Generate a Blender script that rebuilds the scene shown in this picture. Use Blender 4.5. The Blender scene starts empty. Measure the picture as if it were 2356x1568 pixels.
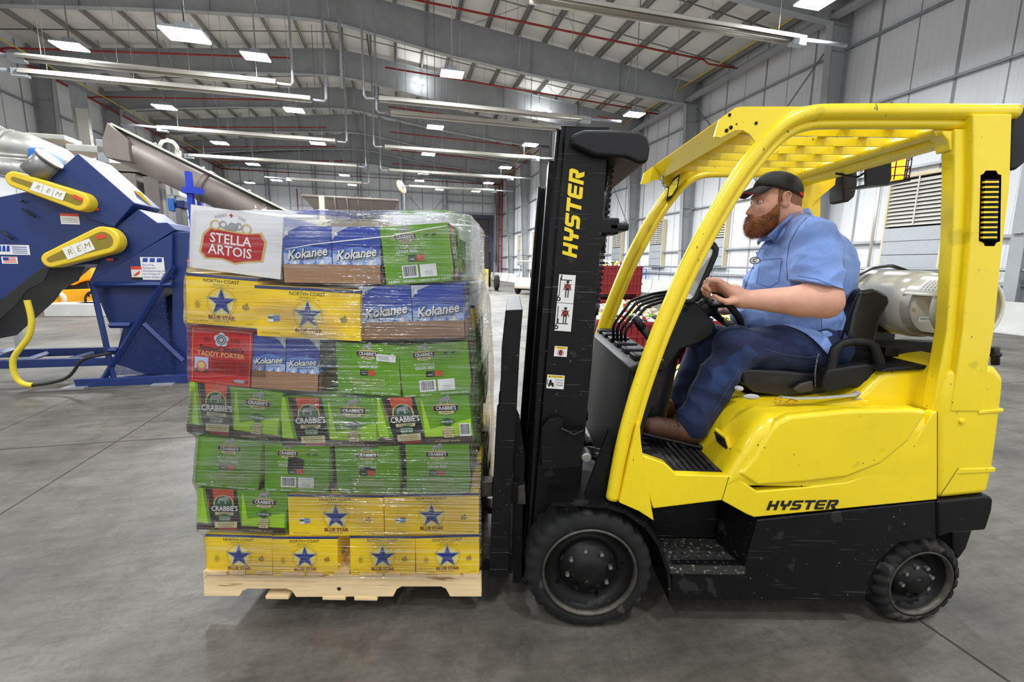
import bpy, bmesh, math, random
import numpy as np
from mathutils import Vector, Matrix, noise
random.seed(7)
PI = math.pi
sc = bpy.context.scene
COL = sc.collection

# ------------------------------------------------------------------ camera
F = 1037.0; PITCH = math.radians(9.45); ROLL = .015; CAMH = 1.53
cd = bpy.data.cameras.new('camera'); cam = bpy.data.objects.new('camera', cd); COL.objects.link(cam)
cd.sensor_width = 36; cd.lens = F / 2356 * 36; cd.clip_start = .05; cd.clip_end = 300
cam.matrix_world = Matrix.Translation((0, 0, CAMH)) @ Matrix.Rotation(PI / 2 - PITCH, 4, 'X') @ Matrix.Rotation(ROLL, 4, 'Z')
sc.camera = cam
# ------------------------------------------------------------------ view, world, lights; the side behind the camera is left open for fill
vs = sc.view_settings; vs.view_transform = 'Standard'; vs.look = 'None'; vs.gamma = 1; vs.use_curve_mapping = False
vs.exposure = 0.15
wd = bpy.data.worlds.new('world'); sc.world = wd; wd.use_nodes = True
bg = wd.node_tree.nodes['Background']; bg.inputs[0].default_value = (.96, .97, 1, 1); bg.inputs[1].default_value = 1.0
HALL = .243   # the hall is turned against the truck

def vu(v, u, z=0):   # a point of the hall (across, along, up) in the world
    c, s = math.cos(HALL), math.sin(HALL)
    return Vector((v * c - u * s, v * s + u * c, z))

# (across, along, up) of the high bay lights; the farthest are added to brighten the end wall
LAMPS = [(1.9, 16.8, 8), (1.8, 23.1, 8), (1.8, 28.6, 8), (1.8, 34.4, 8), (1.9, 11, 8.6), (1.9, 5, 8.6), (1.9, -2, 8.6),
         (9.9, 18.8, 8), (10, 10.1, 8), (7, 24.8, 8), (7, 30.8, 8), (7, 36.8, 8), (9.9, 3.5, 8), (9.9, -3, 8),
         (-4.15, 11.45, 6.1), (-4.3, 17.2, 8), (-4.25, 22.4, 8), (-4.2, 27.9, 8), (-4.2, 33.3, 8), (-4.2, 4, 8.2), (-4.2, -3, 8.2),
         (-9.7, 18.0, 8), (-9.6, 23.6, 8), (-9.5, 29.5, 8), (-9.4, 35, 8), (-9.4, 41, 8), (-4.2, 40.5, 8.6), (1.8, 41, 8.6), (7, 43, 8.3), (-13, 47, 8.6), (-4.2, 47, 8.9), (4, 47, 8.9), (-10.5, 10.5, 8.2), (-10.5, 3, 8.2)]
for i, (v, u, z) in enumerate(LAMPS):
    ld = bpy.data.lights.new('lamp_light', 'AREA'); ld.shape = 'RECTANGLE'; ld.size = .62; ld.size_y = .42
    ld.energy = 500 if u > 7 else 220; ld.color = (.93, .97, 1.0)
    lo = bpy.data.objects.new('lamp_light', ld); COL.objects.link(lo)
    lo.location = vu(v, u, z - .03); lo.rotation_euler = (0, 0, HALL); lo['kind'] = 'helper'

# ------------------------------------------------------------------ pixel to world on a plane of given depth
def ray(px, py):
    x, y = (px - 1178) / F, (py - 784) / F
    c, s = math.cos(ROLL), math.sin(ROLL)
    x, y = c * x + s * y, -s * x + c * y
    return (x, math.cos(PITCH) - y * math.sin(PITCH), -(y * math.cos(PITCH) + math.sin(PITCH)))
def P(px, py, Y):
    r = ray(px, py); t = Y / r[1]
    return Vector((r[0] * t, Y, CAMH + r[2] * t))
def PX(px, py, Y):
    p = P(px, py, Y); return (p.x, p.z)
def PG(px, py, Z=0):
    r = ray(px, py); t = (Z - CAMH) / r[2]
    return Vector((r[0] * t, r[1] * t, Z))

# ------------------------------------------------------------------ materials
M = {}
def nd(nt, t, **kw):
    n = nt.nodes.new(t)
    for k, v in kw.items(): setattr(n, k, v)
    return n
def mat(name, col, rough=.5, metal=0, var=0.0, vscale=8, stretch=(1, 1, 1), bump=0, bscale=60, spots=None, coat=0, spec=.5, emit=None, sheen=0, alpha=1, bdist=.002, sss=0):
    """var: how much a noise darkens or lightens the colour; spots: (colour, scale, threshold) of specks or wear"""
    m = bpy.data.materials.new(name); m.use_nodes = True; nt = m.node_tree; L = nt.links
    b = nt.nodes['Principled BSDF']
    b.inputs['Base Color'].default_value = (*col, 1); b.inputs['Roughness'].default_value = rough; b.inputs['Metallic'].default_value = metal
    b.inputs['Coat Weight'].default_value = coat; b.inputs['Coat Roughness'].default_value = .15
    b.inputs['Specular IOR Level'].default_value = spec
    if sheen: b.inputs['Sheen Weight'].default_value = sheen
    if sss: b.inputs['Subsurface Weight'].default_value = sss; b.inputs['Subsurface Radius'].default_value = (.02, .008, .005)
    if emit: b.inputs['Emission Color'].default_value = (*emit[0], 1); b.inputs['Emission Strength'].default_value = emit[1]
    if alpha < 1: b.inputs['Alpha'].default_value = alpha
    tc = nd(nt, 'ShaderNodeTexCoord'); mp = nd(nt, 'ShaderNodeMapping'); mp.inputs['Scale'].default_value = stretch
    L.new(tc.outputs['Object'], mp.inputs['Vector'])
    cur = None
    if var:
        n = nd(nt, 'ShaderNodeTexNoise'); n.inputs['Scale'].default_value = vscale; n.inputs['Detail'].default_value = 6; n.inputs['Roughness'].default_value = .65
        L.new(mp.outputs[0], n.inputs['Vector'])
        r = nd(nt, 'ShaderNodeMapRange'); r.inputs['From Min'].default_value = .3; r.inputs['From Max'].default_value = .7
        r.inputs['To Min'].default_value = 1 - var; r.inputs['To Max'].default_value = 1 + var
        L.new(n.outputs['Fac'], r.inputs['Value'])
        mx = nd(nt, 'ShaderNodeMix', data_type='RGBA', blend_type='MULTIPLY'); mx.inputs[0].default_value = 1
        mx.inputs[6].default_value = (*col, 1); L.new(r.outputs[0], mx.inputs[7]); cur = mx.outputs[2]
    if spots:
        for scol, ssc, th, st in ([spots] if isinstance(spots[0], tuple) and len(spots) == 4 and not isinstance(spots[1], tuple) else spots):
            n = nd(nt, 'ShaderNodeTexNoise'); n.inputs['Scale'].default_value = ssc; n.inputs['Detail'].default_value = 3
            mp2 = nd(nt, 'ShaderNodeMapping'); mp2.inputs['Scale'].default_value = st; L.new(tc.outputs['Object'], mp2.inputs['Vector']); L.new(mp2.outputs[0], n.inputs['Vector'])
            r = nd(nt, 'ShaderNodeMapRange'); r.inputs['From Min'].default_value = th; r.inputs['From Max'].default_value = th + .03
            L.new(n.outputs['Fac'], r.inputs['Value'])
            mx = nd(nt, 'ShaderNodeMix', data_type='RGBA'); L.new(r.outputs[0], mx.inputs[0])
            if cur is None: mx.inputs[6].default_value = (*col, 1)
            else: L.new(cur, mx.inputs[6])
            mx.inputs[7].default_value = (*scol, 1); cur = mx.outputs[2]
    if cur is not None: L.new(cur, b.inputs['Base Color'])
    if bump:
        n = nd(nt, 'ShaderNodeTexNoise'); n.inputs['Scale'].default_value = bscale; n.inputs['Detail'].default_value = 4
        L.new(mp.outputs[0], n.inputs['Vector'])
        bp = nd(nt, 'ShaderNodeBump'); bp.inputs['Strength'].default_value = bump; bp.inputs['Distance'].default_value = bdist
        L.new(n.outputs['Fac'], bp.inputs['Height']); L.new(bp.outputs[0], b.inputs['Normal'])
    M[name] = m
    return m
def srgb(r, g, b):
    f = lambda c: (c / 255 / 12.92) if c / 255 <= .04045 else ((c / 255 + .055) / 1.055) ** 2.4
    return (f(r), f(g), f(b))

# ------------------------------------------------------------------ mesh builder
class MB:
    def __init__(s): s.v = []; s.f = []; s.m = []; s.sm = []
    def add(s, vs, fs, mi=0, smooth=False):
        o = len(s.v); s.v += [tuple(x) for x in vs]
        for f in fs: s.f.append([i + o for i in f]); s.m.append(mi); s.sm.append(smooth)
        return s
    def box(s, a, b, mi=0, R=None, c=None):
        """corner to corner; R optional 3x3 turn about the centre"""
        x0, y0, z0 = a; x1, y1, z1 = b
        vs = [Vector(p) for p in ((x0, y0, z0), (x1, y0, z0), (x1, y1, z0), (x0, y1, z0), (x0, y0, z1), (x1, y0, z1), (x1, y1, z1), (x0, y1, z1))]
        if R is not None:
            c = Vector(c) if c is not None else (Vector(a) + Vector(b)) / 2
            vs = [R @ (p - c) + c for p in vs]
        return s.add(vs, [(0, 3, 2, 1), (4, 5, 6, 7), (0, 1, 5, 4), (1, 2, 6, 5), (2, 3, 7, 6), (3, 0, 4, 7)], mi)
    def prism(s, poly, y0, y1, mi=0, axis='y', smooth=False):
        """polygon in (x,z) pushed from y0 to y1 (axis y); axis x: poly in (y,z); axis z: poly in (x,y)"""
        n = len(poly)
        def mk(p, d):
            return {'y': (p[0], d, p[1]), 'x': (d, p[0], p[1]), 'z': (p[0], p[1], d)}[axis]
        vs = [mk(p, y0) for p in poly] + [mk(p, y1) for p in poly]
        s.add(vs, [list(range(n)), list(range(2 * n - 1, n - 1, -1))], mi)
        o = len(s.v) - 2 * n
        for i in range(n):
            j = (i + 1) % n; s.f.append([o + i, o + n + i, o + n + j, o + j]); s.m.append(mi); s.sm.append(smooth)
        return s
    def tube(s, path, r, seg=10, mi=0, close=False, caps=True, flat=None):
        """round bar along a path; r may be a list; flat=(a,b) scales the section in its two axes"""
        path = [Vector(p) for p in path]; n = len(path); rr = r if isinstance(r, (list, tuple)) else [r] * n
        up = None; o = len(s.v); N = None
        for i, p in enumerate(path):
            if close: t = path[(i + 1) % n] - path[i - 1]
            else: t = path[min(i + 1, n - 1)] - path[max(i - 1, 0)]
            if t.length < 1e-9: t = Vector((0, 0, 1))
            t.normalize()
            if N is None:
                a = Vector((0, 1, 0)) if abs(t.y) < .9 else Vector((1, 0, 0))
                N = (a - t * a.dot(t)).normalized()
            else:
                N = (N - t * N.dot(t)); N = N.normalized() if N.length > 1e-6 else t.orthogonal().normalized()
            Bn = t.cross(N)
            fa, fb = flat or (1, 1)
            for k in range(seg):
                an = 2 * PI * k / seg
                s.v.append(tuple(p + (N * math.cos(an) * fa + Bn * math.sin(an) * fb) * rr[i]))
        m = n if close else n - 1
        for i in range(m):
            for k in range(seg):
                a = o + i * seg + k; b = o + i * seg + (k + 1) % seg; j = (i + 1) % n
                s.f.append([a, b, o + j * seg + (k + 1) % seg, o + j * seg + k]); s.m.append(mi); s.sm.append(True)
        if caps and not close:
            s.f.append([o + k for k in range(seg)][::-1]); s.m.append(mi); s.sm.append(False)
            s.f.append([o + (n - 1) * seg + k for k in range(seg)]); s.m.append(mi); s.sm.append(False)
        return s
    def cyl(s, a, b, r, seg=16, mi=0, r2=None):
        return s.tube([a, b], [r, r if r2 is None else r2], seg, mi)
    def lathe(s, prof, c, axis=(0, 1, 0), seg=48, mi=0, smooth=True):
        """profile of (radius, along-axis) turned round axis through c"""
        ax = Vector(axis).normalized(); c = Vector(c)
        a = ax.orthogonal().normalized(); b = ax.cross(a); o = len(s.v); n = len(prof)
        for k in range(seg):
            an = 2 * PI * k / seg; d = a * math.cos(an) + b * math.sin(an)
            for (r, h) in prof: s.v.append(tuple(c + d * r + ax * h))
        for k in range(seg):
            k2 = (k + 1) % seg
            for i in range(n - 1):
                if prof[i][0] < 1e-6 and prof[i + 1][0] < 1e-6: continue
                s.f.append([o + k * n + i, o + k2 * n + i, o + k2 * n + i + 1, o + k * n + i + 1]); s.m.append(mi); s.sm.append(smooth)
        return s
    def ball(s, c, r, mi=0, seg=16, rings=10, R=None):
        rx, ry, rz = r if isinstance(r, (tuple, list)) else (r, r, r); c = Vector(c); o = len(s.v)
        for i in range(rings + 1):
            th = PI * i / rings
            for k in range(seg):
                ph = 2 * PI * k / seg
                q = Vector((rx * math.sin(th) * math.cos(ph), ry * math.sin(th) * math.sin(ph), rz * math.cos(th)))
                if R is not None: q = R @ q
                s.v.append(tuple(c + q))
        for i in range(rings):
            for k in range(seg):
                k2 = (k + 1) % seg
                s.f.append([o + i * seg + k, o + (i + 1) * seg + k, o + (i + 1) * seg + k2, o + i * seg + k2]); s.m.append(mi); s.sm.append(True)
        return s
    def grid(s, rows, mi=0, smooth=True, closeu=False):
        """rows: list of equal lists of points"""
        o = len(s.v); n = len(rows[0])
        for r in rows: s.v += [tuple(p) for p in r]
        for i in range(len(rows) - 1):
            for k in range(n if closeu else n - 1):
                k2 = (k + 1) % n
                s.f.append([o + i * n + k, o + i * n + k2, o + (i + 1) * n + k2, o + (i + 1) * n + k]); s.m.append(mi); s.sm.append(smooth)
        return s
    def merge(s, other, mat4=None, mi=0):
        o = len(s.v)
        s.v += [tuple(mat4 @ Vector(p)) if mat4 is not None else p for p in other.v]
        s.f += [[i + o for i in f] for f in other.f]; s.m += [x + mi for x in other.m]; s.sm += other.sm
        return s
    def build(s, name, mats, parent=None, bevel=0, seg=2, solid=0, sub=0, fix=True, wn=False, clean=True):
        me = bpy.data.meshes.new(name); me.from_pydata(s.v, [], s.f)
        for m_ in (mats if isinstance(mats, (list, tuple)) else [mats]): me.materials.append(M[m_] if isinstance(m_, str) else m_)
        me.polygons.foreach_set('material_index', s.m); me.polygons.foreach_set('use_smooth', s.sm)
        if fix or clean:
            bm = bmesh.new(); bm.from_mesh(me)
            if clean: bmesh.ops.remove_doubles(bm, verts=bm.verts, dist=1e-5)
            if fix: bmesh.ops.recalc_face_normals(bm, faces=bm.faces)
            bm.to_mesh(me); bm.free()
        ob = bpy.data.objects.new(name, me); COL.objects.link(ob)
        if parent is not None:
            ob.parent = parent; ob.matrix_parent_inverse = parent.matrix_basis.inverted() if not parent.parent else (parent.parent.matrix_basis @ parent.matrix_parent_inverse @ parent.matrix_basis).inverted() if False else world_inv(parent)
        if solid:
            q = ob.modifiers.new('solid', 'SOLIDIFY'); q.thickness = solid; q.offset = 0
        if bevel:
            q = ob.modifiers.new('bevel', 'BEVEL'); q.width = bevel; q.segments = seg; q.limit_method = 'ANGLE'; q.angle_limit = .6; q.harden_normals = False
            for p in me.polygons: p.use_smooth = True
            q2 = ob.modifiers.new('wn', 'WEIGHTED_NORMAL'); q2.keep_sharp = True
        if sub:
            q = ob.modifiers.new('sub', 'SUBSURF'); q.levels = sub; q.render_levels = sub
        return ob
def world_of(o):
    m_ = o.matrix_basis.copy()
    if o.parent: m_ = world_of(o.parent) @ o.matrix_parent_inverse @ m_
    return m_
def world_inv(o): return world_of(o).inverted()

def tag(o, label, cat, group=None, kind=None):
    if label: o['label'] = label
    if cat: o['category'] = cat
    if group: o['group'] = group
    if kind: o['kind'] = kind
    return o
def thing(name, label, cat, loc=(0, 0, 0), rz=0, group=None, kind=None):
    o = bpy.data.objects.new(name, None); COL.objects.link(o); o.location = loc; o.rotation_euler = (0, 0, rz)
    o.empty_display_size = .1; bpy.context.view_layer.update()
    return tag(o, label, cat, group, kind)
def lab(o, label): o['label'] = label; return o
def hall(o, kind=None):     # geometry drawn in (across, along, up): turn it into place
    o.matrix_basis = Matrix.Rotation(HALL, 4, 'Z') @ o.matrix_basis
    if kind: o['kind'] = kind
    return o
def dup(root, loc=None, rz=None, label=None, group=None):
    r = root.copy(); COL.objects.link(r)
    if loc is not None: r.location = loc
    if rz is not None: r.rotation_euler.z = rz
    if label: r['label'] = label
    if group: r['group'] = group
    def rec(a, b):
        for ch in a.children:
            c = ch.copy(); COL.objects.link(c); c.parent = b; rec(ch, c)
    rec(root, r)
    return r

# flat lettering: outlines of the built-in typeface as faces
_tc = {}
def text(s, size=1.0, bold=0.0, align='CENTER', shear=0, space=1.0, xs=1.0, res=2):
    key = (s, bold, align, shear, space, xs, res)
    if key not in _tc:
        cu = bpy.data.curves.new('t', 'FONT'); cu.body = s; cu.align_x = align; cu.align_y = 'CENTER'; cu.offset = bold; cu.shear = shear
        cu.space_character = space; cu.resolution_u = res; cu.size = 1
        ob = bpy.data.objects.new('t', cu); COL.objects.link(ob)
        dg = bpy.context.evaluated_depsgraph_get(); me = bpy.data.meshes.new_from_object(ob.evaluated_get(dg))
        vs_ = [(v.co.x * xs, v.co.y) for v in me.vertices]; fs_ = [list(p.vertices) for p in me.polygons]
        bpy.data.objects.remove(ob); bpy.data.curves.remove(cu); bpy.data.meshes.remove(me)
        _tc[key] = (vs_, fs_)
    vs_, fs_ = _tc[key]
    return [(x * size, y * size) for x, y in vs_], fs_
def disc(cx, cy, rx, ry=None, n=20, a0=0, a1=2 * PI):
    ry = rx if ry is None else ry
    full = abs(a1 - a0 - 2 * PI) < 1e-6
    return [(cx + rx * math.cos(a0 + (a1 - a0) * k / (n if full else n - 1)), cy + ry * math.sin(a0 + (a1 - a0) * k / (n if full else n - 1))) for k in range(n)]
def star(cx, cy, R, r=.382, n=5, rot=PI / 2):
    return [(cx + (R if k % 2 == 0 else R * r) * math.cos(rot + PI * k / n), cy + (R if k % 2 == 0 else R * r) * math.sin(rot + PI * k / n)) for k in range(2 * n)]
def curve(p, it=3):      # round off the corners of a path
    p = [Vector(q) for q in p]
    for _ in range(it):
        o = [p[0]]
        for a_, b_ in zip(p, p[1:]): o += [a_ * .75 + b_ * .25, a_ * .25 + b_ * .75]
        p = o + [p[-1]]
    return p
def flat(o):
    o.data.polygons.foreach_set('use_smooth', [False] * len(o.data.polygons)); return o
class Art:
    """flat print: polygons in layers on a sheet given by origin and two axes"""
    def __init__(s, mb, O, X, Y, lift=.0006):
        s.mb = mb; s.O = Vector(O); s.X = Vector(X).normalized(); s.Y = Vector(Y).normalized(); s.N = s.X.cross(s.Y); s.k = 1; s.lift = lift
    def at(s, x, y, k): return s.O + s.X * x + s.Y * y + s.N * (s.lift * k)
    def poly(s, pts, mi, k=None):
        if k is None: s.k += 1; k = s.k * .34 + .6
        s.mb.add([s.at(x, y, k) for x, y in pts], [list(range(len(pts)))], mi)
    def rect(s, x0, y0, x1, y1, mi): s.poly([(x0, y0), (x1, y0), (x1, y1), (x0, y1)], mi)
    def star(s, cx, cy, R, mi, r=.382, n=5):
        s.k += 1; k = s.k * .34 + .6; p = star(cx, cy, R, r, n); c = (cx, cy)
        o = [s.at(*c, k)] + [s.at(x, y, k) for x, y in p]
        s.mb.add(o, [(0, i + 1, (i + 1) % len(p) + 1) for i in range(len(p))], mi)
    def ring(s, cx, cy, R, w, mi, n=28, ry=1):
        s.k += 1; k = s.k * .34 + .6
        a = [s.at(x, y, k) for x, y in disc(cx, cy, R, R * ry, n)]; b = [s.at(x, y, k) for x, y in disc(cx, cy, R - w, (R - w) * ry, n)]
        s.mb.add(a + b, [(i, (i + 1) % n, n + (i + 1) % n, n + i) for i in range(n)], mi)
    def text(s, t, cx, cy, size, mi, bold=0, rot=0, **kw):
        vs_, fs_ = text(t, size, bold, **kw); s.k += 1; k = s.k * .34 + .6
        c, q = math.cos(rot), math.sin(rot)
        s.mb.add([s.at(cx + c * x - q * y, cy + q * x + c * y, k) for x, y in vs_], fs_, mi)
# ------------------------------------------------------------------ surfaces
mat('steel_grey', srgb(158, 160, 162), .55, .0, var=.12, vscale=.8, spec=.3)
mat('roof_white', srgb(228, 225, 218), .8, var=.06, vscale=.5, spec=.2)
mat('purlin_grey', srgb(142, 141, 138), .6, .0, var=.1, vscale=1, spec=.3)
mat('wall_white', srgb(226, 227, 230), .65, var=.03, vscale=.4, spec=.3)
mat('seam_grey', srgb(150, 152, 156), .6)
mat('galv', srgb(165, 168, 172), .4, .4, var=.15, vscale=3)
mat('galv_bright', srgb(225, 222, 212), .25, .6, var=.05, vscale=2)
mat('tube_dull', srgb(150, 145, 134), .35, .6)
mat('pipe_red', srgb(150, 38, 30), .5)
mat('pipe_yellow', srgb(205, 180, 50), .5)
mat('lamp_lens', (1, 1, 1), .3, emit=((.95, .98, 1), 40))
mat('lamp_case', srgb(150, 155, 160), .4, .3)
mat('louvre', srgb(206, 203, 194), .6)
mat('louvre_grey', srgb(168, 172, 176), .5, .2, var=.05)
mat('door_brown', srgb(74, 60, 58), .6, var=.1, vscale=2)
mat('door_frame', srgb(58, 64, 78), .5)
mat('concrete_block', srgb(190, 189, 184), .85, var=.08, vscale=3, bump=.2)
mat('void', (.006, .006, .007), .9)
# truck
mat('yellow', srgb(244, 216, 28), .3, var=.05, vscale=3, coat=.35, bump=.06, bscale=350, bdist=.0006, spots=[((.03, .028, .02), 75, .72, (1, 1, .55)), (srgb(222, 196, 28), 7, .68, (1, 1, 1)), (srgb(140, 120, 40), 30, .77, (1, 1, .5))])
mat('black_steel', (.004, .004, .005), .42, spec=.28, var=.3, vscale=6, bump=.12, bscale=300, bdist=.0008, spots=[((.12, .11, .09), 90, .74, (1, 1, .8)), ((.02, .02, .02), 14, .66, (.3, 1, 2.5))])
mat('black_scratched', (.004, .004, .0045), .45, spec=.28, var=.3, vscale=6, bump=.12, bscale=200, bdist=.0008, spots=[((.25, .24, .21), 95, .72, (1, 1, .8)), ((.11, .11, .11), 24, .69, (.1, 1, 7)), ((.022, .021, .019), 9, .64, (1, 1, 1))])
mat('black_plastic', (.006, .006, .007), .5, spec=.35, var=.2, vscale=10, bump=.25, bscale=500, bdist=.0006)
mat('vinyl', (.010, .010, .012), .28, var=.2, vscale=10, bump=.15, bscale=160, bdist=.001)
mat('rubber', (.012, .012, .012), .8, spec=.3, var=.35, vscale=14, bump=.3, bscale=80, spots=((.055, .05, .045), 9, .6, (1, 1, 1)))
mat('rim_black', (.006, .006, .006), .5, spec=.3, var=.3, vscale=9, spots=((.06, .05, .035), 22, .66, (1, 1, 1)))
mat('rim_edge', srgb(84, 80, 74), .45, .6, var=.4, vscale=25)
mat('bolt', srgb(190, 190, 185), .3, .9)
mat('chrome', srgb(200, 200, 200), .2, 1)
mat('hydraulic', (.02, .02, .022), .25, .3)
mat('mat_floor', (.012, .012, .012), .65, bump=.3, bscale=60, spots=((.045, .043, .04), 12, .58, (1, 1, 1)))
mat('grip_plate', (.03, .03, .028), .5, bump=.4, bscale=60, spots=((.25, .23, .18), 60, .6, (1, 1, 1)))
mat('hood_under', srgb(60, 52, 48), .5)
mat('strap_grey', srgb(178, 178, 174), .7, bump=.3, bscale=400)
mat('orange_hook', srgb(214, 145, 20), .4)
mat('amber', srgb(255, 120, 10), .2, emit=((1, .25, .01), 3.0))
mat('mirror', (.6, .65, .7), .05, 1)
mat('tank', srgb(206, 203, 190), .22, var=.06, vscale=4, coat=.5, spots=(srgb(185, 165, 120), 11, .68, (1, 1, 1)))
mat('brass', srgb(120, 80, 40), .3, .9)
mat('decal_white', srgb(228, 228, 224), .5)
mat('decal_black', (.01, .01, .01), .5)
mat('decal_red', srgb(214, 70, 40), .5)
mat('decal_yellow', srgb(235, 205, 30), .5)
mat('hyster_yellow', srgb(238, 208, 28), .5)
# person
mat('skin', srgb(214, 160, 136), .5, var=.07, vscale=25, bump=.12, bscale=220, bdist=.0008, sss=.08, spots=(srgb(211, 153, 130), 12, .60, (1, 1, 1)))
mat('beard_hair', srgb(146, 88, 50), .55, var=.35, vscale=30)
mat('short_hair', srgb(128, 92, 62), .7, var=.2, vscale=60)
mat('denim', srgb(16, 32, 68), .85, var=.35, vscale=7, bump=.5, bscale=40, sheen=.05, spots=(srgb(28, 48, 92), 5, .6, (1, 1, 1)), bdist=.003)
mat('denim_seam', srgb(70, 84, 115), .8)
mat('shirt', srgb(122, 152, 214), .85, var=.07, vscale=5, bump=.7, bscale=13, bdist=.018, sheen=.1, spots=(srgb(112, 128, 170), 5, .66, (1, 1, 1)))
mat('shirt_line', srgb(76, 102, 160), .85)
mat('patch_navy', srgb(30, 40, 90), .8)
mat('cap_black', (.012, .012, .013), .8, bump=.3, bscale=300)
mat('cap_green', srgb(12, 48, 32), .8)
mat('cap_red', srgb(190, 30, 28), .7)
mat('boot', srgb(78, 46, 28), .6, var=.45, vscale=16, bump=.6, bscale=45, bdist=.003)
mat('eye_white', srgb(225, 220, 215), .3)
mat('eye_dark', (.02, .02, .025), .2)
# cartons
for n, c in dict(c_yellow=(222, 186, 18), c_yellow2=(226, 190, 26), c_blue=(38, 66, 160), c_blue2=(24, 46, 120), c_navy=(35, 48, 110), c_cream=(232, 222, 130),
                 c_maroon=(120, 30, 46), c_black=(22, 22, 22), c_white=(232, 232, 232), c_green=(100, 158, 10), c_green_light=(166, 212, 30), c_green_dark=(28, 84, 44),
                 c_orange=(196, 72, 34), c_red=(176, 24, 26), c_red_dark=(140, 20, 24), c_gold=(206, 178, 112), c_tan=(206, 196, 150), c_brown=(62, 44, 34),
                 c_grey=(150, 152, 156), c_silver=(178, 184, 198), c_ice=(168, 190, 228), c_sky=(88, 124, 200), c_olive=(150, 130, 30), c_lemon=(176, 140, 20)).items():
    mat(n, srgb(*c), .5, spec=.35)
mat('carton_yellow', srgb(250, 214, 6), .5, var=.04, vscale=4, spec=.35)
mat('carton_green', srgb(100, 158, 10), .45, var=.05, vscale=4, spec=.35)
mat('carton_red', srgb(186, 24, 26), .5, var=.08, vscale=5, spec=.35)
mat('carton_white', srgb(228, 228, 230), .45, var=.03, vscale=3, spec=.35)
mat('cardboard', srgb(160, 122, 90), .85, var=.07, vscale=5)
mat('pine', srgb(240, 212, 162), .75, var=.12, vscale=4, stretch=(1.2, 8, 18), bump=.2, bscale=30, spots=[(srgb(176, 128, 76), 3, .66, (1, 4, 8)), (srgb(120, 84, 52), 26, .76, (1, 2, 2))])
# machines
mat('blue_paint', srgb(24, 46, 104), .42, var=.12, vscale=2, bump=.1, bscale=120)
mat('blue_light', srgb(130, 140, 175), .4)
mat('blue_vivid', srgb(30, 60, 190), .4)
mat('guard_yellow', srgb(228, 196, 40), .4, var=.05)
mat('mesh_olive', srgb(140, 122, 34), .6, bump=.8, bscale=500)
mat('lift_orange', srgb(240, 165, 15), .45, var=.05)
mat('duct', srgb(186, 184, 178), .35, .45, var=.12, vscale=2)
mat('auger_grey', srgb(138, 128, 118), .5, .2, var=.12, vscale=3)
mat('hopper_grey', srgb(125, 118, 112), .55, .2, var=.1, vscale=2)
mat('motor_grey', srgb(130, 130, 128), .4, .4)
mat('hose_yellow', srgb(228, 205, 50), .5)
mat('cable_black', (.015, .015, .015), .5)
mat('crate_red', srgb(140, 26, 32), .5, var=.08, vscale=6)
mat('crate_white', srgb(222, 216, 200), .5)
mat('cream', srgb(228, 222, 196), .4)
mat('timber_light', srgb(214, 200, 168), .7)
mat('tan_disc', srgb(205, 178, 140), .6)
mat('scissor_blue', srgb(40, 110, 190), .45)
mat('tyre_white', srgb(200, 195, 180), .6)

# floor: power-floated concrete with broad stains, fine scuffs and sawn joints
def floor_mat():
    m = bpy.data.materials.new('floor_concrete'); m.use_nodes = True; nt = m.node_tree; L = nt.links; b = nt.nodes['Principled BSDF']
    tc = nd(nt, 'ShaderNodeTexCoord')
    def noise_(sc_, det=8, st=(1, 1, 1), rough=.6, rot=0):
        mp = nd(nt, 'ShaderNodeMapping'); mp.inputs['Scale'].default_value = st; mp.inputs['Rotation'].default_value = (0, 0, rot); L.new(tc.outputs['Object'], mp.inputs[0])
        n = nd(nt, 'ShaderNodeTexNoise'); n.inputs['Scale'].default_value = sc_; n.inputs['Detail'].default_value = det; n.inputs['Roughness'].default_value = rough
        L.new(mp.outputs[0], n.inputs['Vector']); return n.outputs['Fac']
    def ramp(x, a, b_, lo, hi):
        r = nd(nt, 'ShaderNodeMapRange'); r.inputs[1].default_value = a; r.inputs[2].default_value = b_; r.inputs[3].default_value = lo; r.inputs[4].default_value = hi
        L.new(x, r.inputs[0]); return r.outputs[0]
    def mul(a, b_):
        n = nd(nt, 'ShaderNodeMath', operation='MULTIPLY'); L.new(a, n.inputs[0]); L.new(b_, n.inputs[1]); return n.outputs[0]
    big = ramp(noise_(.55, 5), .35, .68, .5, 1.15)
    mid = ramp(noise_(2.2, 8, (1, 1.6, 1), .7, .5), .3, .7, .62, 1.2)
    scuff = ramp(noise_(2.6, 8, (1, 5, 1), .75, .35), .42, .72, 1.0, .62)
    fine = ramp(noise_(45, 4), .3, .7, .88, 1.1)
    patch = ramp(noise_(5.5, 6, (1.6, 1, 1), .8, .9), .5, .66, 1.0, .72); pale = ramp(noise_(3.1, 7, (1, .5, 1), .7, 2.0), .58, .74, 1.0, 1.28)
    v = mul(mul(mul(big, mid), mul(scuff, fine)), mul(patch, pale))
    mx = nd(nt, 'ShaderNodeMix', data_type='RGBA', blend_type='MULTIPLY'); mx.inputs[0].default_value = 1; mx.inputs[6].default_value = (*srgb(112, 107, 99), 1)
    L.new(v, mx.inputs[7]); L.new(mx.outputs[2], b.inputs['Base Color'])
    b.inputs['Roughness'].default_value = .5; L.new(ramp(noise_(1.4, 6), .3, .7, .38, .62), b.inputs['Roughness']); b.inputs['Specular IOR Level'].default_value = .4
    bp = nd(nt, 'ShaderNodeBump'); bp.inputs['Strength'].default_value = .12; bp.inputs['Distance'].default_value = .004; L.new(noise_(30, 5), bp.inputs['Height']); L.new(bp.outputs[0], b.inputs['Normal'])
    M['floor'] = m
floor_mat()
mat('joint', srgb(52, 50, 48), .8)

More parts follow.
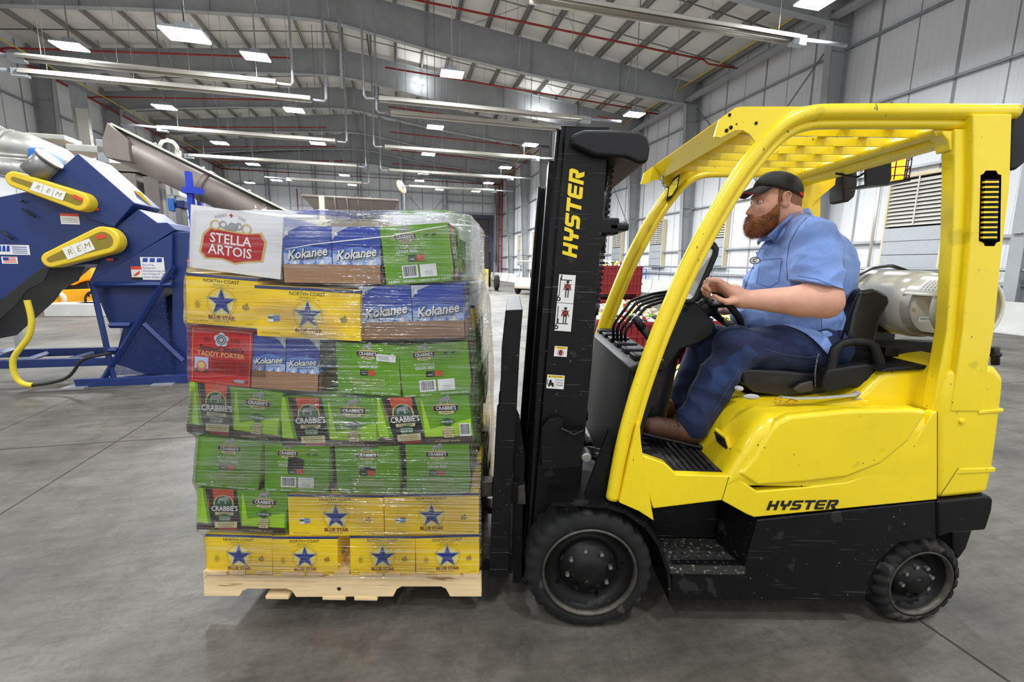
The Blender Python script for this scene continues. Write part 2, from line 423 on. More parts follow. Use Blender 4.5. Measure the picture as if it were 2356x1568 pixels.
# stretch film: clear, glossy, wrinkled in stretched horizontal streaks
def film_mat():
    m = bpy.data.materials.new('stretch_film'); m.use_nodes = True; nt = m.node_tree; L = nt.links
    nt.nodes.remove(nt.nodes['Principled BSDF']); out = nt.nodes['Material Output']
    tc = nd(nt, 'ShaderNodeTexCoord')
    def noise_(sc_, st, det=4, rot=0, dist=0):
        mp = nd(nt, 'ShaderNodeMapping'); mp.inputs['Scale'].default_value = st; mp.inputs['Rotation'].default_value = (0, rot, 0); L.new(tc.outputs['Object'], mp.inputs[0])
        n = nd(nt, 'ShaderNodeTexNoise'); n.inputs['Scale'].default_value = sc_; n.inputs['Detail'].default_value = det; n.inputs['Distortion'].default_value = dist
        L.new(mp.outputs[0], n.inputs['Vector']); return n.outputs['Fac']
    def ramp(x, a, b_, lo, hi):
        r = nd(nt, 'ShaderNodeMapRange'); r.inputs[1].default_value = a; r.inputs[2].default_value = b_; r.inputs[3].default_value = lo; r.inputs[4].default_value = hi
        L.new(x, r.inputs[0]); return r.outputs[0]
    tr = nd(nt, 'ShaderNodeBsdfTransparent'); tr.inputs[0].default_value = (.97, .975, .98, 1)
    gl = nd(nt, 'ShaderNodeBsdfGlossy'); gl.inputs['Color'].default_value = (1, 1, 1, 1); gl.inputs['Roughness'].default_value = .09
    df = nd(nt, 'ShaderNodeBsdfDiffuse'); df.inputs[0].default_value = (.86, .87, .88, 1)
    a = noise_(1.0, (3.0, 3.0, 120), 3, .03); b_ = noise_(1.0, (1.4, 1.4, 34), 4, -.07, .4)
    ad = nd(nt, 'ShaderNodeMath', operation='ADD'); L.new(a, ad.inputs[0]); L.new(b_, ad.inputs[1])
    bp = nd(nt, 'ShaderNodeBump'); bp.inputs['Strength'].default_value = .9; bp.inputs['Distance'].default_value = .010
    L.new(ad.outputs[0], bp.inputs['Height']); L.new(bp.outputs[0], gl.inputs['Normal'])
    m1 = nd(nt, 'ShaderNodeMixShader'); m2 = nd(nt, 'ShaderNodeMixShader')
    haze = ramp(noise_(1.0, (2.2, 2.2, 60), 5, .05), .54, .78, .0, .2)
    L.new(haze, m1.inputs[0]); L.new(tr.outputs[0], m1.inputs[1]); L.new(df.outputs[0], m1.inputs[2])
    fr = nd(nt, 'ShaderNodeFresnel'); fr.inputs[0].default_value = 1.45; L.new(bp.outputs[0], fr.inputs['Normal'])
    fr1 = ramp(fr.outputs[0], 0, 1, .075, .9); msk = ramp(noise_(1.6, (1, 1, 1.6), 3, .2, 1.0), .4, .68, .35, 1.9)
    fm_ = nd(nt, 'ShaderNodeMath', operation='MULTIPLY'); fm_.use_clamp = True; L.new(fr1, fm_.inputs[0]); L.new(msk, fm_.inputs[1]); fr2 = fm_.outputs[0]
    L.new(fr2, m2.inputs[0]); L.new(m1.outputs[0], m2.inputs[1]); L.new(gl.outputs[0], m2.inputs[2]); L.new(m2.outputs[0], out.inputs[0])
    M['film'] = m
film_mat()
# ================================================================== the hall (drawn as across, along, up)
VR, VF, VL, UB, US, U0 = 16.6, 11.9, -18.1, 54.0, 36.0, -7.0      # near right wall, far right wall, left wall, end wall, step, side left open for fill light
RV, RZ = -3.2, 14.0
def roof_z(v): return RZ - (v - RV) * .112 if v > RV else RZ - (RV - v) * .118
def HB(name, mb, mats, **k): return hall(mb.build(name, mats, **k), 'structure')

f = MB(); f.add([(-19, U0, 0), (18, U0, 0), (18, UB, 0), (-19, UB, 0)], [(0, 1, 2, 3)], 0)
for k in range(-3, 4):      # sawn joints and one crack
    v = -2.39 + 4.6 * k; f.add([(v - .006, U0, .0012), (v + .006, U0, .0012), (v + .006, UB, .0012), (v - .006, UB, .0012)], [(0, 1, 2, 3)], 1)
for k in range(0, 11):
    u = 4.35 + 5 * k; f.add([(-18, u - .006, .0013), (16.5, u - .006, .0013), (16.5, u + .006, .0013), (-18, u + .006, .0013)], [(0, 1, 2, 3)], 1)
pts = [(-3.25, 1.3), (-3.28, 1.75), (-3.2, 2.2), (-3.26, 2.7), (-3.35, 3.2), (-3.5, 4.2), (-3.6, 6.0)]
for a, b in zip(pts, pts[1:]): f.add([(a[0] - .004, a[1], .0014), (a[0] + .004, a[1], .0014), (b[0] + .004, b[1], .0014), (b[0] - .004, b[1], .0014)], [(0, 1, 2, 3)], 1)
HB('floor', f, ['floor', 'joint'], fix=False)

def wall(name, fn, s0, s1, z0, z1s, step=1.3, off=.25):
    """fn(s, d, z): point s along the wall, d in front of it. Ribbed white panels with a seam at every second rib"""
    m = MB(); n = max(1, round((s1 - s0) / step)); d = (s1 - s0) / n
    for i in range(n):
        a, b = s0 + i * d, s0 + (i + 1) * d
        m.add([fn(a, 0, z0), fn(b, 0, z0), fn(b, 0, z1s(b)), fn(a, 0, z1s(a))], [(0, 1, 2, 3)], 0)
        w = .05 if i % 2 == 0 else .018
        for q0, q1, h in ((a - w, a + w, .03),):
            m.add([fn(q0, h * .2, z0), fn(q1, h * .2, z0), fn(q1, h * .2, z1s(a) - .1), fn(q0, h * .2, z1s(a) - .1)], [(0, 1, 2, 3)], 1)
        for t in range(1, 6):       # fine ribs
            q = a + d * t / 6
            m.add([fn(q - .02, 0.001, z0), fn(q, .008, z0), fn(q + .02, .001, z0), fn(q - .02, .001, z1s(q) - .1), fn(q, .008, z1s(q) - .1), fn(q + .02, .001, z1s(q) - .1)], [(0, 1, 4, 3), (1, 2, 5, 4)], 0)
    return HB(name, m, ['wall_white', 'seam_grey'], fix=False)
wall('wall_right', lambda s, d, z: (VR - d, s, z), U0, US, 0, lambda s: roof_z(VR))
wall('wall_right_far', lambda s, d, z: (VF - d, s, z), US, UB, 0, lambda s: roof_z(VF))
wall('wall_return', lambda s, d, z: (s, US - d, z), VF, VR, 0, lambda s: roof_z(s))
wall('wall_left', lambda s, d, z: (VL + d, s, z), U0, UB, 0, lambda s: roof_z(VL))
wall('wall_back', lambda s, d, z: (s, UB - d, z), VL, VF, 0, lambda s: roof_z(s), 1.15)
r = MB()
for a, b in ((VL, RV), (RV, VR)):
    r.add([(a, U0, roof_z(a)), (b, U0, roof_z(b)), (b, UB, roof_z(b)), (a, UB, roof_z(a))], [(0, 1, 2, 3)], 0)
HB('ceiling', r, ['roof_white'], fix=False)

tn = [0]
def trim(mb, mats, **k):
    tn[0] += 1; return HB('trim_%d' % tn[0], mb, mats, **k)
# girts: light channels on the walls, one object each
def girt(a, b, dirv):
    m = MB(); a = Vector(a); b = Vector(b); n = Vector(dirv)
    for q0, q1, z0, z1 in ((0, .2, -.01, .01), (.19, .2, -.07, .0), (0, .012, -.03, .03)):
        x0, x1 = a + n * q0, b + n * q1
        m.box((min(x0.x, x1.x), min(x0.y, x1.y), a.z + z0), (max(x0.x, x1.x), max(x0.y, x1.y), a.z + z1))
    trim(m, ['galv'])
for z in (1.25, 2.58, 4.95, 7.4, 9.73): girt((VR - .02, U0, z), (VR - .02, US, z), (-1, 0, 0))
for z in (1.25, 2.58, 4.95, 7.4, 9.5): girt((VF - .02, US, z), (VF - .02, UB, z), (-1, 0, 0))
for z in (2.3, 5.4, 7.6, 9.3): girt((VL + .02, U0, z), (VL + .02, UB, z), (1, 0, 0))
for z in (1.3, 2.6, 3.6, 5.0, 6.2, 7.6, 9.5, 11.2): girt((VL + .1, UB - .02, z), ((6.2 if z in (1.3, 2.6, 3.6, 6.2) else VF - .1) - (0 if z not in (2.6, 3.6) else 0), UB - .02, z), (0, -1, 0))
for z in (.8, 1.7, 2.6, 3.5, 4.4, 5.3, 6.2, 7.0): girt((10.9, UB - .02, z), (VF - .1, UB - .02, z), (0, -1, 0))
# purlins
v = RV + .35; n = 0
while v < VR - .2:
    for s_ in (1, -1):
        vv = v if s_ > 0 else 2 * RV - v + .1
        if vv < VL + .2: continue
        z = roof_z(vv); m = MB()
        m.box((vv - .012, U0, z - .26), (vv + .012, UB, z)); m.box((vv - .012, U0, z - .26), (vv + .09, UB, z - .24))
        m.box((vv - .09, U0, z - .02), (vv + .012, UB, z))
        trim(m, ['purlin_grey'])
    v += 1.46
# thin straps across the purlins in every bay
FR = [15.0, 23.8, 30.1, 36.0, 41.9, 47.7]
for u in (8.0, 11.5, 18.0, 21.3, 26.0, 28.2, 32.0, 34.1, 38, 40, 44, 46, 49.6, 51.5):
    m = MB()
    for a, b in ((VL, RV), (RV, VR if u < US else VF)):
        m.tube([(a, u, roof_z(a) - .2), (b, u, roof_z(b) - .2)], .03, 6)
    trim(m, ['purlin_grey'])
# frames
BOT = [(-17.5, 10.9), (-15, 11.25), (-10.5, 11.75), (-4.3, 12.25), (-2.6, 12.25), (1.9, 11.55), (6.2, 11.1), (10.9, 10.75), (16.2, 10.45)]
def lerp(tab, x):
    for (a, p), (b, q) in zip(tab, tab[1:]):
        if x <= b: return p + (q - p) * max(0, (x - a)) / (b - a)
    return tab[-1][1]
def frame(u, vr, vl=VL):
    m = MB(); fw = .15
    vs_ = [vl + .2 + (vr - vl - .4) * k / 24 for k in range(25)]
    dz = lerp(BOT, 16.2 if vr > 14 else 11.5)
    bot = [lerp(BOT, q) for q in vs_]; top = [roof_z(q) - .27 for q in vs_]
    for i in range(24):
        a, b = vs_[i], vs_[i + 1]
        for z0, z1, t in ((bot[i], top[i], None),):
            m.add([(a, u, bot[i]), (b, u, bot[i + 1]), (b, u, top[i + 1]), (a, u, top[i])], [(0, 1, 2, 3)], 0)
        for lv, off in ((bot, 0), (top, -.02)):
            x = [(a, u - fw, lv[i] + off), (b, u - fw, lv[i + 1] + off), (b, u + fw, lv[i + 1] + off), (a, u + fw, lv[i] + off)]
            m.add(x + [(p[0], p[1], p[2] + .02) for p in x], [(0, 1, 2, 3), (4, 5, 6, 7), (0, 1, 5, 4), (2, 3, 7, 6)], 0)
    for q in (-12.3, -7.6, RV, 1.5, 6.7, 11.6):
        if vl + 1 < q < vr - 1: m.box((q - .01, u - .13, lerp(BOT, q)), (q + .01, u + .13, roof_z(q) - .27))
    for q in [RV + .35 + 1.46 * k for k in range(-10, 14)]:      # fly braces from the purlins down to the lower flange
        if vl + 1 < q < vr - .5 and round((q - RV) / 1.46) % 2 == 0:
            m.tube([(q, u - .95, roof_z(q) - .24), (q + .05, u - .12, lerp(BOT, q) + .03)], .028, 5, 1)
    ro = HB('roof_rafter', m, ['steel_grey', 'galv'], fix=False)
    for side, x0, dirv in ((0, vr, -1), (1, vl, 1)):     # tapered wall columns
        m = MB(); zt = lerp(BOT, 16 if side == 0 else -17.4) + .5
        o0, o1 = x0 + dirv * .12, x0 + dirv * 1.0; ob_ = x0 + dirv * .55
        m.add([(o0, u, 0), (ob_, u, 0), (o1, u, zt), (o0, u, zt)], [(0, 1, 2, 3)], 0)
        m.add([(ob_, u - fw, 0), (ob_, u + fw, 0), (o1, u + fw, zt - .35), (o1, u - fw, zt - .35)], [(0, 1, 2, 3)], 0)
        m.add([(ob_ - dirv * .02, u - fw, 0), (ob_ - dirv * .02, u + fw, 0), (o1 - dirv * .02, u + fw, zt - .35), (o1 - dirv * .02, u - fw, zt - .35)], [(0, 1, 2, 3)], 0)
        m.box((min(o0, o0 + dirv * .02), u - fw, 0), (max(o0, o0 + dirv * .02), u + fw, zt + .8))
        for z in (2.58, 4.95, 7.4, 9.6): m.box((min(o0, o1 - dirv * .25), u - .1, z - .01), (max(o0, o1 - dirv * .25), u + .1, z + .01))
        if side == 0:
            for z in (2.6, 5.0, 7.4): m.tube([(o0 + dirv * .5, u - .1, z - .45), (o0 + dirv * .15, u - .55, z)], .02, 5, 1)
        HB('steel_column', m, ['steel_grey', 'galv'], fix=False)
for u in FR: frame(u, VR if u < 35 else VF)
frame(8.7, VR); frame(53.6, VF)
for q in (-13.1, -8.5, -3.9, .7, 5.4, 11.0):
    m = MB(); z = roof_z(q) - .2; m.box((q - .08, UB - .5, 0), (q + .08, UB - .48, z)); m.box((q - .01, UB - .5, 0), (q + .01, UB - .2, z)); m.box((q - .08, UB - .22, 0), (q + .08, UB - .2, z))
    HB('steel_column', m, ['steel_grey'])
m = MB(); m.box((VR - 1.1, U0, 10.6), (VR - .8, US, 10.75)); m.box((VR - .5, U0, 11.0), (VR - .2, US, 11.2)); trim(m, ['steel_grey'])
m = MB(); m.box((VL + .2, U0, 11.2), (VL + .5, UB, 11.4)); trim(m, ['steel_grey'])
for a, b in (((16.2, 15.2, 2.4), (16.2, 23.6, 10.3)), ((16.2, 15.2, 10.3), (16.2, 23.6, 2.4)), ((16.2, 30.3, 4), (16.2, 35.8, 10.3)), ((-7.8, 53.4, 4), (-4.4, 53.4, 9)), ((-4.4, 53.4, 4), (-7.8, 53.4, 9)), ((1.2, 53.4, 4.5), (5, 53.4, 9)), ((5, 53.4, 4.5), (1.2, 53.4, 9))):
    trim(MB().tube([a, b], .03, 6), ['purlin_grey'])
# roof cross bracing rods
for u0, u1, a, b in ((15.3, 23.5, 3.5, 9.5), (15.3, 23.5, 9.5, 3.5), (23.9, 30, 5, 11), (15.3, 23.5, 9.5, 14.8), (15.3, 23.5, -8, -14)):
    trim(MB().tube([(a, u0, roof_z(a) - .45), (b, u1, roof_z(b) - .45)], .012, 5), ['purlin_grey'])

# sprinkler mains and gas line
def pipe(path, r, mt):
    return trim(MB().tube(path, r, 8), [mt])
pipe([(16.2, U0, 10.95), (16.2, 35.5, 10.95)], .065, 'pipe_red')
pipe([(11.3, 36.4, 10.95), (11.3, 53.2, 10.75), (-17.2, 53.2, 10.75), (-17.2, U0, 10.75)], .065, 'pipe_red')
pipe([(15, U0, 11.14), (15, 36, 11.16)], .035, 'pipe_yellow')
pipe([(10.5, 36, 10.9), (10.5, 53, 10.7)], .03, 'pipe_yellow')
pipe([(-16, U0, 10.6), (-16, 53, 10.6)], .03, 'pipe_yellow')
pipe([(15, 14.2, 11.14), (16.1, 14.2, 11.1)], .03, 'pipe_yellow')
for u in (13.0, 20.0, 26.8, 33.0, 39.0, 44.8, 50.6):
    e = 13.9 if u < 35 else 10.0
    pipe([(-.5 if u > 21 else 0.2, u, roof_z(0) - 1.85), (e, u, roof_z(e) - 1.0), (e, u, roof_z(e) - 1.0)], .045, 'pipe_red')
    pipe([(e, u, roof_z(e) - 1.0), (e + .3, u + .05, 10.95), (e + (2.2 if u < 35 else 1.2), u + .1, 10.95)], .04, 'pipe_red')
    if u > 14: pipe([(-5.2, u + .2, roof_z(-5) - 2.0), (-16.9, u + .2, roof_z(-17) - 1.5), (-17.2, u + .2, 10.8)], .045, 'pipe_red')
for u in (28.2, 33.8): pipe([(12.3, u, 10.9), (13.7, u, 10.8)], .04, 'pipe_red')
pipe([(11.35, 53.0, 10.7), (11.35, 53.0, 0)], .07, 'pipe_red'); pipe([(11.35, 51.2, 10.9), (11.35, 51.2, 0)], .06, 'pipe_red')
for z in (2, 3.8, 5.6, 7.4): pipe([(11.35, 51.2, z), (11.35, 53.0, z)], .05, 'pipe_red')
pipe([(-10.3, 53.2, 9.2), (-10.3, 53.2, 2)], .05, 'pipe_red')

# roll-up door in the end wall
d = MB(); d.box((6.9, UB - .1, 0), (10.4, UB - .04, 7.0), 0)
for k in range(28): d.box((6.9, UB - .12, .25 * k), (10.4, UB - .1, .25 * k + .04), 0)
for a, b in (((6.5, UB - .4, 0), (6.95, UB - .02, 7.1)), ((10.3, UB - .4, 0), (10.8, UB - .02, 7.1)), ((6.5, UB - .5, 6.9), (10.8, UB - .02, 7.35))): d.box(a, b, 1)
d.box((6.7, UB - .51, 7.05), (7.6, UB - .5, 7.22), 2)
HB('door_1', d, ['door_brown', 'door_frame', 'decal_red'])
pipe([(1.0, 53.3, 7.2), (4.3, 53.3, 7.2), (5.6, 53.3, 8.6), (11.0, 53.3, 8.6), (11.0, 53.3, 2)], .12, 'galv')
# wall louvres: slats above, plain panels below
def louvre(n, u0, u1, z0, zm, z1, v=VR):
    m = MB(); x = v - .28
    m.box((x, u0 - .06, z0), (v - .03, u0, z1), 1); m.box((x, u1, z0), (v - .03, u1 + .06, z1), 1); m.box((x, u0, z1), (v - .03, u1, z1 + .1), 1)
    m.box((v - .1, u0, z0), (v - .05, u1, z1), 3)
    k = zm
    while k < z1 - .05:
        m.add([(x + .02, u0, k), (x + .02, u1, k), (x + .12, u1, k + .1), (x + .12, u0, k + .1)], [(0, 1, 2, 3)], 0)
        m.box((x + .005, u0, k - .012), (x + .03, u1, k + .012), 0); k += .125
    m.box((x + .02, (u0 + u1) / 2 - .02, zm), (x - .004, (u0 + u1) / 2 + .02, z1), 0)
    for i in range(3):
        h = (zm - z0 - .15) / 3; m.box((x, u0, z0 + .1 + h * i), (v - .06, u1, z0 + .08 + h * (i + 1)), 2)
    m.box((x - .05, u0 - .1, z0 - .02), (v - .05, u1 + .1, z0 + .06), 2)
    HB('window_%d' % n, m, ['louvre', 'timber_light', 'louvre_grey', 'void'])
louvre(1, 10.75, 12.5, 1.55, 3.05, 4.6); louvre(2, 20.6, 22.0, 1.6, 3.2, 4.6); louvre(3, 26.4, 27.8, 1.6, 3.1, 4.5)
louvre(4, 38.5, 39.9, 1.6, 3.1, 4.5, VF); louvre(5, 44.0, 45.2, 1.6, 3.1, 4.5, VF); louvre(6, 32.0, 33.4, 1.6, 3.1, 4.5)
pipe([(16.1, U0, 1.62), (16.1, 35.5, 1.62)], .05, 'galv')
pipe([(16.35, 12.9, 0), (16.35, 12.9, 7.2)], .05, 'galv_bright')

# ------------------------------------------------------------------ high bay lights
LN = ['over the end wall aisle', 'over the middle aisle']
def lamp_proto():
    t = thing('high_bay_light', '', 'ceiling light')
    m = MB(); m.box((-.38, -.28, 0), (.38, .28, .05)); m.box((-.14, -.1, .07), (.14, .1, .2)); m.build('lamp_case', ['lamp_case'], t)
    m = MB(); m.box((-.375, -.275, -.03), (.375, .275, 0)); m.build('lens', ['lamp_lens'], t)
    return t
proto = lamp_proto()
lamp_roots = []
for i, (v, u, z) in enumerate(LAMPS):
    p = vu(v, u, z)
    if i == 0: o = proto; o.location = p; o.rotation_euler.z = HALL
    else: o = dup(proto, p, HALL)
    m = MB(); m.tube([(0, 0, .2), (0, 0, roof_z(v) - z + .02)], .018, 6); rod = m.build('hanging_rod', ['galv'])
    rod.parent = o
    row = 0 if v < -8 else 1 if v < 0 else 2 if v < 5 else 3
    side = ('the left wall row', 'the row left of the ridge', 'the row right of the ridge', 'the right wall row')[row]
    same = [k for k, q in enumerate(LAMPS) if (0 if q[0] < -8 else 1 if q[0] < 0 else 2 if q[0] < 5 else 3) == row]
    vis = sorted([k for k in same if LAMPS[k][1] > 8], key=lambda k: LAMPS[k][1]); hid = sorted([k for k in same if LAMPS[k][1] <= 8], key=lambda k: -LAMPS[k][1])
    if i in vis: o['label'] = 'high bay light, %s in %s from the front' % (('nearest', 'second', 'third', 'fourth', 'fifth', 'sixth', 'seventh', 'eighth', 'ninth')[vis.index(i)], side)  # the last ranks of each row are the added end-wall lamps
    else: o['label'] = 'high bay light in %s, %s one behind the viewpoint' % (side, ('first', 'second', 'third')[hid.index(i)])
    o['group'] = 'high bay lights under the roof'
# ------------------------------------------------------------------ radiant tube heaters
def heater(v0, v1, u, z, label, end='ridge', w=.34, drop=True):
    t = thing('tube_heater', label, 'heater', (0, 0, 0), group='radiant tube heaters under the roof')
    m = MB(); n = 7
    sec = [(-w / 2, -.06), (-w / 2 + .02, .02), (-.07, .1), (.07, .1), (w / 2 - .02, .02), (w / 2, -.06)]
    a = [(v0, u + y, z + q) for y, q in sec]; b = [(v1, u + y, z + q) for y, q in sec]
    m.add(a + b, [(i, i + 1, i + 7, i + 6) for i in range(5)], 0); m.build('reflector', ['galv_bright'], t, solid=.006, fix=False)
    m = MB(); m.tube([(v0, u, z - .02), (v1, u, z - .02)], .055, 8); m.build('heater_tube', ['tube_dull'], t)
    near = v1 if abs(v1 - RV) < abs(v0 - RV) else v0; far = v0 if near == v1 else v1; s_ = 1 if near > far else -1
    if drop:
        m = MB(); m.tube([(near, u, z), (near + s_ * .45, u, z - .02), (near + s_ * .52, u, z + .08), (near + s_ * .52, u, roof_z(near) - 1.0)], .042, 8); m.build('exhaust_pipe', ['galv'], t)
    m = MB(); m.box((far - .2, u - .1, z - .15), (far + .2, u + .1, z + .08)); m.build('burner_box', ['louvre_grey'], t)
    m = MB(); m.tube([(far - s_ * .2, u, z + .02), (far - s_ * 1.6, u, z + .05)], .05, 8); m.build('supply_pipe', ['galv'], t)
    for k in range(4):
        q = v0 + (v1 - v0) * (k + .3) / 3.6; m = MB(); m.tube([(q, u, z + .08), (q, u, roof_z(q) + .01)], .007, 4); m.build('hanger', ['purlin_grey'], t)
    hall(t); return t
heater(-11.6, -3.0, 18.9, 7.4, 'long pale tube heater hanging left of the ridge, lower one of the nearest left pair')
heater(-11.0, -3.9, 17.9, 7.5, 'long pale tube heater hanging left of the ridge, upper one of the nearest left pair')
heater(-10.2, -2.9, 24.7, 7.4, 'tube heater left of the ridge hanging just above the grey auger')
heater(-11.4, -2.4, 30.4, 7.4, 'tube heater left of the ridge, third in depth from the viewpoint')
heater(-7.5, -2.6, 36.4, 7.4, 'farthest tube heater left of the ridge, in front of the end wall')
heater(3.0, 10.2, 10.75, 7.45, 'broad white tube heater crossing the upper right roof, nearest of all', w=.4)
heater(-.6, 7.6, 18.6, 7.55, 'tube heater right of the ridge, upper one of the pair meeting the mast top')
heater(-.2, 7.0, 19.6, 7.4, 'tube heater right of the ridge, lower one of the pair meeting the mast top')
heater(-.6, 7.4, 25.1, 7.4, 'tube heater right of the ridge, third in depth, ending left of the mast')
heater(-.5, 7.4, 31.0, 7.4, 'tube heater right of the ridge, fourth in depth, ending left of the mast')
heater(.8, 7.4, 36.6, 7.4, 'farthest tube heater right of the ridge, before the end wall')
# big grey conduit drops near the ridge
for (v, u, z0) in ((-2.3, 22.8, 9.2),):
    trim(MB().tube([(v, u, z0), (v, u, roof_z(v) - .3)], .06, 8), ['galv'])
# small spot lamps on the second frame
for i, (v, z) in enumerate(((1.2, 12.35), (1.6, 12.3), (8.5, 11.4), (9.0, 11.35), (9.6, 11.3))):
    t = thing('spot_lamp', 'small round white lamp on the roof frame, %s' % ['left of the pair by the central light', 'right of the pair by the central light', 'left one of three above the mast top', 'middle one of three above the mast top', 'right one of three above the mast top'][i], 'lamp', group='small spot lamps on the roof frame')
    m = MB(); m.ball((v, 29.6, z), .13); m.build('bulb', ['lamp_lens'], t); m = MB(); m.cyl((v, 29.7, z), (v, 30, z), .05, 8); m.build('socket', ['galv'], t); hall(t)

# concrete barriers along the right wall
def barrier():
    t = MB(); s_ = [(-.3, 0), (.3, 0), (.3, .08), (.14, .32), (.09, .81), (-.09, .81), (-.14, .32), (-.3, .08)]
    t.prism(s_, -1.5, 1.5); o = t.build('concrete_barrier', ['concrete_block'], bevel=.015); return tag(o, None, 'barrier', 'concrete barriers along the walls')
bp_ = barrier(); first = True
for k in range(12):
    u = 5.3 + 3.06 * k
    if k < 10: p = vu(15.2, u)
    else: continue
    o = bp_ if first else dup(bp_); first = False
    o.location = p; o.rotation_euler.z = HALL
    o['label'] = 'long pale concrete barrier on the floor by the right wall, %s from the viewpoint' % ['1st', '2nd', '3rd', '4th', '5th', '6th', '7th', '8th', '9th', '10th'][k]
for k in range(4):
    o = dup(bp_, vu(10.5 - (.8 if k == 3 else 0) - k * .12, 42 + 3.06 * k), HALL + (.5 if k == 3 else 0))
    o['label'] = 'distant concrete barrier in the far right corner left of the golf cart, %s' % ['nearest of four', 'second of four', 'third of four', 'farthest of four'][k]
# ================================================================== the lift truck
TY, TF = 1.72, 2.72            # near and far flank of the truck
def px(pts, Y): return [PX(x, y, Y) for x, y in pts]
def P3(pts, Y): return [P(x, y, Y) for x, y in pts]
TR = thing('forklift', 'yellow and black forklift carrying the wrapped carton load, driven by a bearded man', 'forklift', (1.1, 2.22, 0))
def part(mb, name, mats, bevel=0, parent=None, label=None, **k):
    o = mb.build(name, mats, parent or TR, bevel, **k)
    if label: o['label'] = label
    return o

# ---- wheels
def tyre(c, r, w, rim, name, yaw=0, lug=30, groove=.012, nseg=120):
    root_m = Matrix.Translation(c) @ Matrix.Rotation(yaw, 4, 'Z')
    m = MB(); prof = [(rim, .012), (rim + .012, .0), (r - .05, -.004), (r - .022, .003), (r - .004, .018), (r, .034), (r, w * .5), (r, w - .034), (r - .004, w - .018), (r - .022, w - .003), (rim, w)]
    rows = []
    for k in range(nseg):
        an = 2 * PI * k / nseg; ph = (k * lug / nseg) % 1; row = []
        for j, (q, h) in enumerate(prof):
            # slanted grooves reach in from both shoulders
            if 4 <= j <= 5 and ph < .3: q -= groove
            if 7 <= j <= 8 and (ph + .5) % 1 < .3: q -= groove
            if j == 3 and ph < .3: q -= groove * .5
            row.append((q * math.cos(an), h, q * math.sin(an)))
        rows.append(row)
    rows.append(rows[0]); m.grid(rows, 0)
    t = MB().merge(m, root_m); tyre_ = t.build('tyre', ['rubber'], None)
    g = MB(); g.lathe([(rim + .006, .008), (rim + .004, -.003), (rim - .004, -.003), (rim - .008, .02)], (0, 0, 0), seg=64, mi=1)
    g.lathe([(rim - .004, .0), (rim - .012, .05), (rim * .72, .075), (rim * .62, .062), (rim * .6, .03), (rim * .38, .022), (rim * .34, .006), (rim * .12, .004), (0, .004)], (0, 0, 0), seg=64, mi=0)
    for k in range(8):
        a = 2 * PI * k / 8 + .2; q = rim * .47
        g.lathe([(0, .0), (.009, .0), (.010, .012), (.010, .03)], (q * math.cos(a), .012, q * math.sin(a)), seg=6, mi=2 if k not in (5, 6) else 0, smooth=False)
    for k in range(5):
        a = 2 * PI * k / 5; q = rim * .78
        g.lathe([(0, .055), (.008, .055), (.008, .075)], (q * math.cos(a), .0, q * math.sin(a)), seg=6, mi=0, smooth=False)
    gg = MB().merge(g, root_m)
    return tyre_, gg
def wheel(name, c, r, w, rim, yaw=0, lug=30, g=.012):
    ty, gg = tyre(c, r, w, rim, name, yaw, lug, g)
    ty.name = name; ty.parent = TR; ty.matrix_parent_inverse = world_inv(TR)
    rm = gg.build('rim', ['rim_black', 'rim_edge', 'bolt'], ty)
    return ty
FC = P(1357, 1311, 1.70); RC = P(2108, 1344, 1.77)
wheel('front_wheel', (FC.x, 1.70, .267), .267, .19, .195, 0, 26, .012)
wheel('rear_wheel', (RC.x, 1.75, .205), .205, .15, .148, .10, 22, .02)
wheel('front_wheel', (FC.x, 2.55, .267), .267, .19, .195)
wheel('rear_wheel', (RC.x, 2.55, .205), .205, .15, .148, .10, 22, .02)

# ---- chassis
ch = MB()
low = [(1545, 1302), (1712, 1303), (1742, 1196), (2155, 1152), (2155, 1236), (2070, 1248), (2020, 1290), (1997, 1340), (1990, 1383), (1545, 1380)]
ch.prism(px(low, TY), TY, TY + .05)
ch.prism(px([(1500, 1200), (1660, 1152), (1742, 1190), (1725, 1240), (1712, 1303), (1545, 1303)], TY), 1.92, 1.94)
a, b = P(1545, 1302, TY), P(1712, 1303, TY)
zt = a.z
# slanted wall behind the step and dark core of the truck
w0 = P(1650, 1233, 1.90); w1 = P(1742, 1192, TY); w2 = P(1665, 1152, 1.90)
ch.add([(b.x, TY, zt), (w0.x, 1.90, zt), (w2.x - .02, 1.90, w2.z + .1), (w1.x, TY, w1.z)], [(0, 1, 2, 3)], 0)
ch.box((.52, 1.96, .13), (1.95, 2.66, .62)); ch.box((1.0, TY + .04, .14), (1.62, 2.0, .6)); ch.box((.2, 1.96, .2), (.55, 2.5, .5))
ch.prism([(FC.x - .02, .3), (FC.x + .12, .24), (FC.x + .12, .3)], 1.9, 2.5)
part(ch, 'chassis', ['black_scratched'], bevel=.006)
sp = MB(); q0 = P(1535, 1300, TY).x
sp.box((q0, TY - .002, zt - .022), (b.x + .002, 1.92, zt))
sp.box((q0, TY - .006, zt - .03), (b.x + .002, TY + .006, zt + .004))
for i in range(7):
    for j in range(6):
        x = q0 + .02 + i * .038 + (j % 2) * .018; y = TY + .025 + j * .03
        if x < b.x - .015 - (y - TY) * .7: sp.lathe([(.005, 0), (.007, .004), (.0045, .006), (.003, .001)], (x, y, zt), (0, 0, 1), 8, 1)
part(sp, 'step_plate', ['grip_plate', 'void'], label='worn perforated foot step')
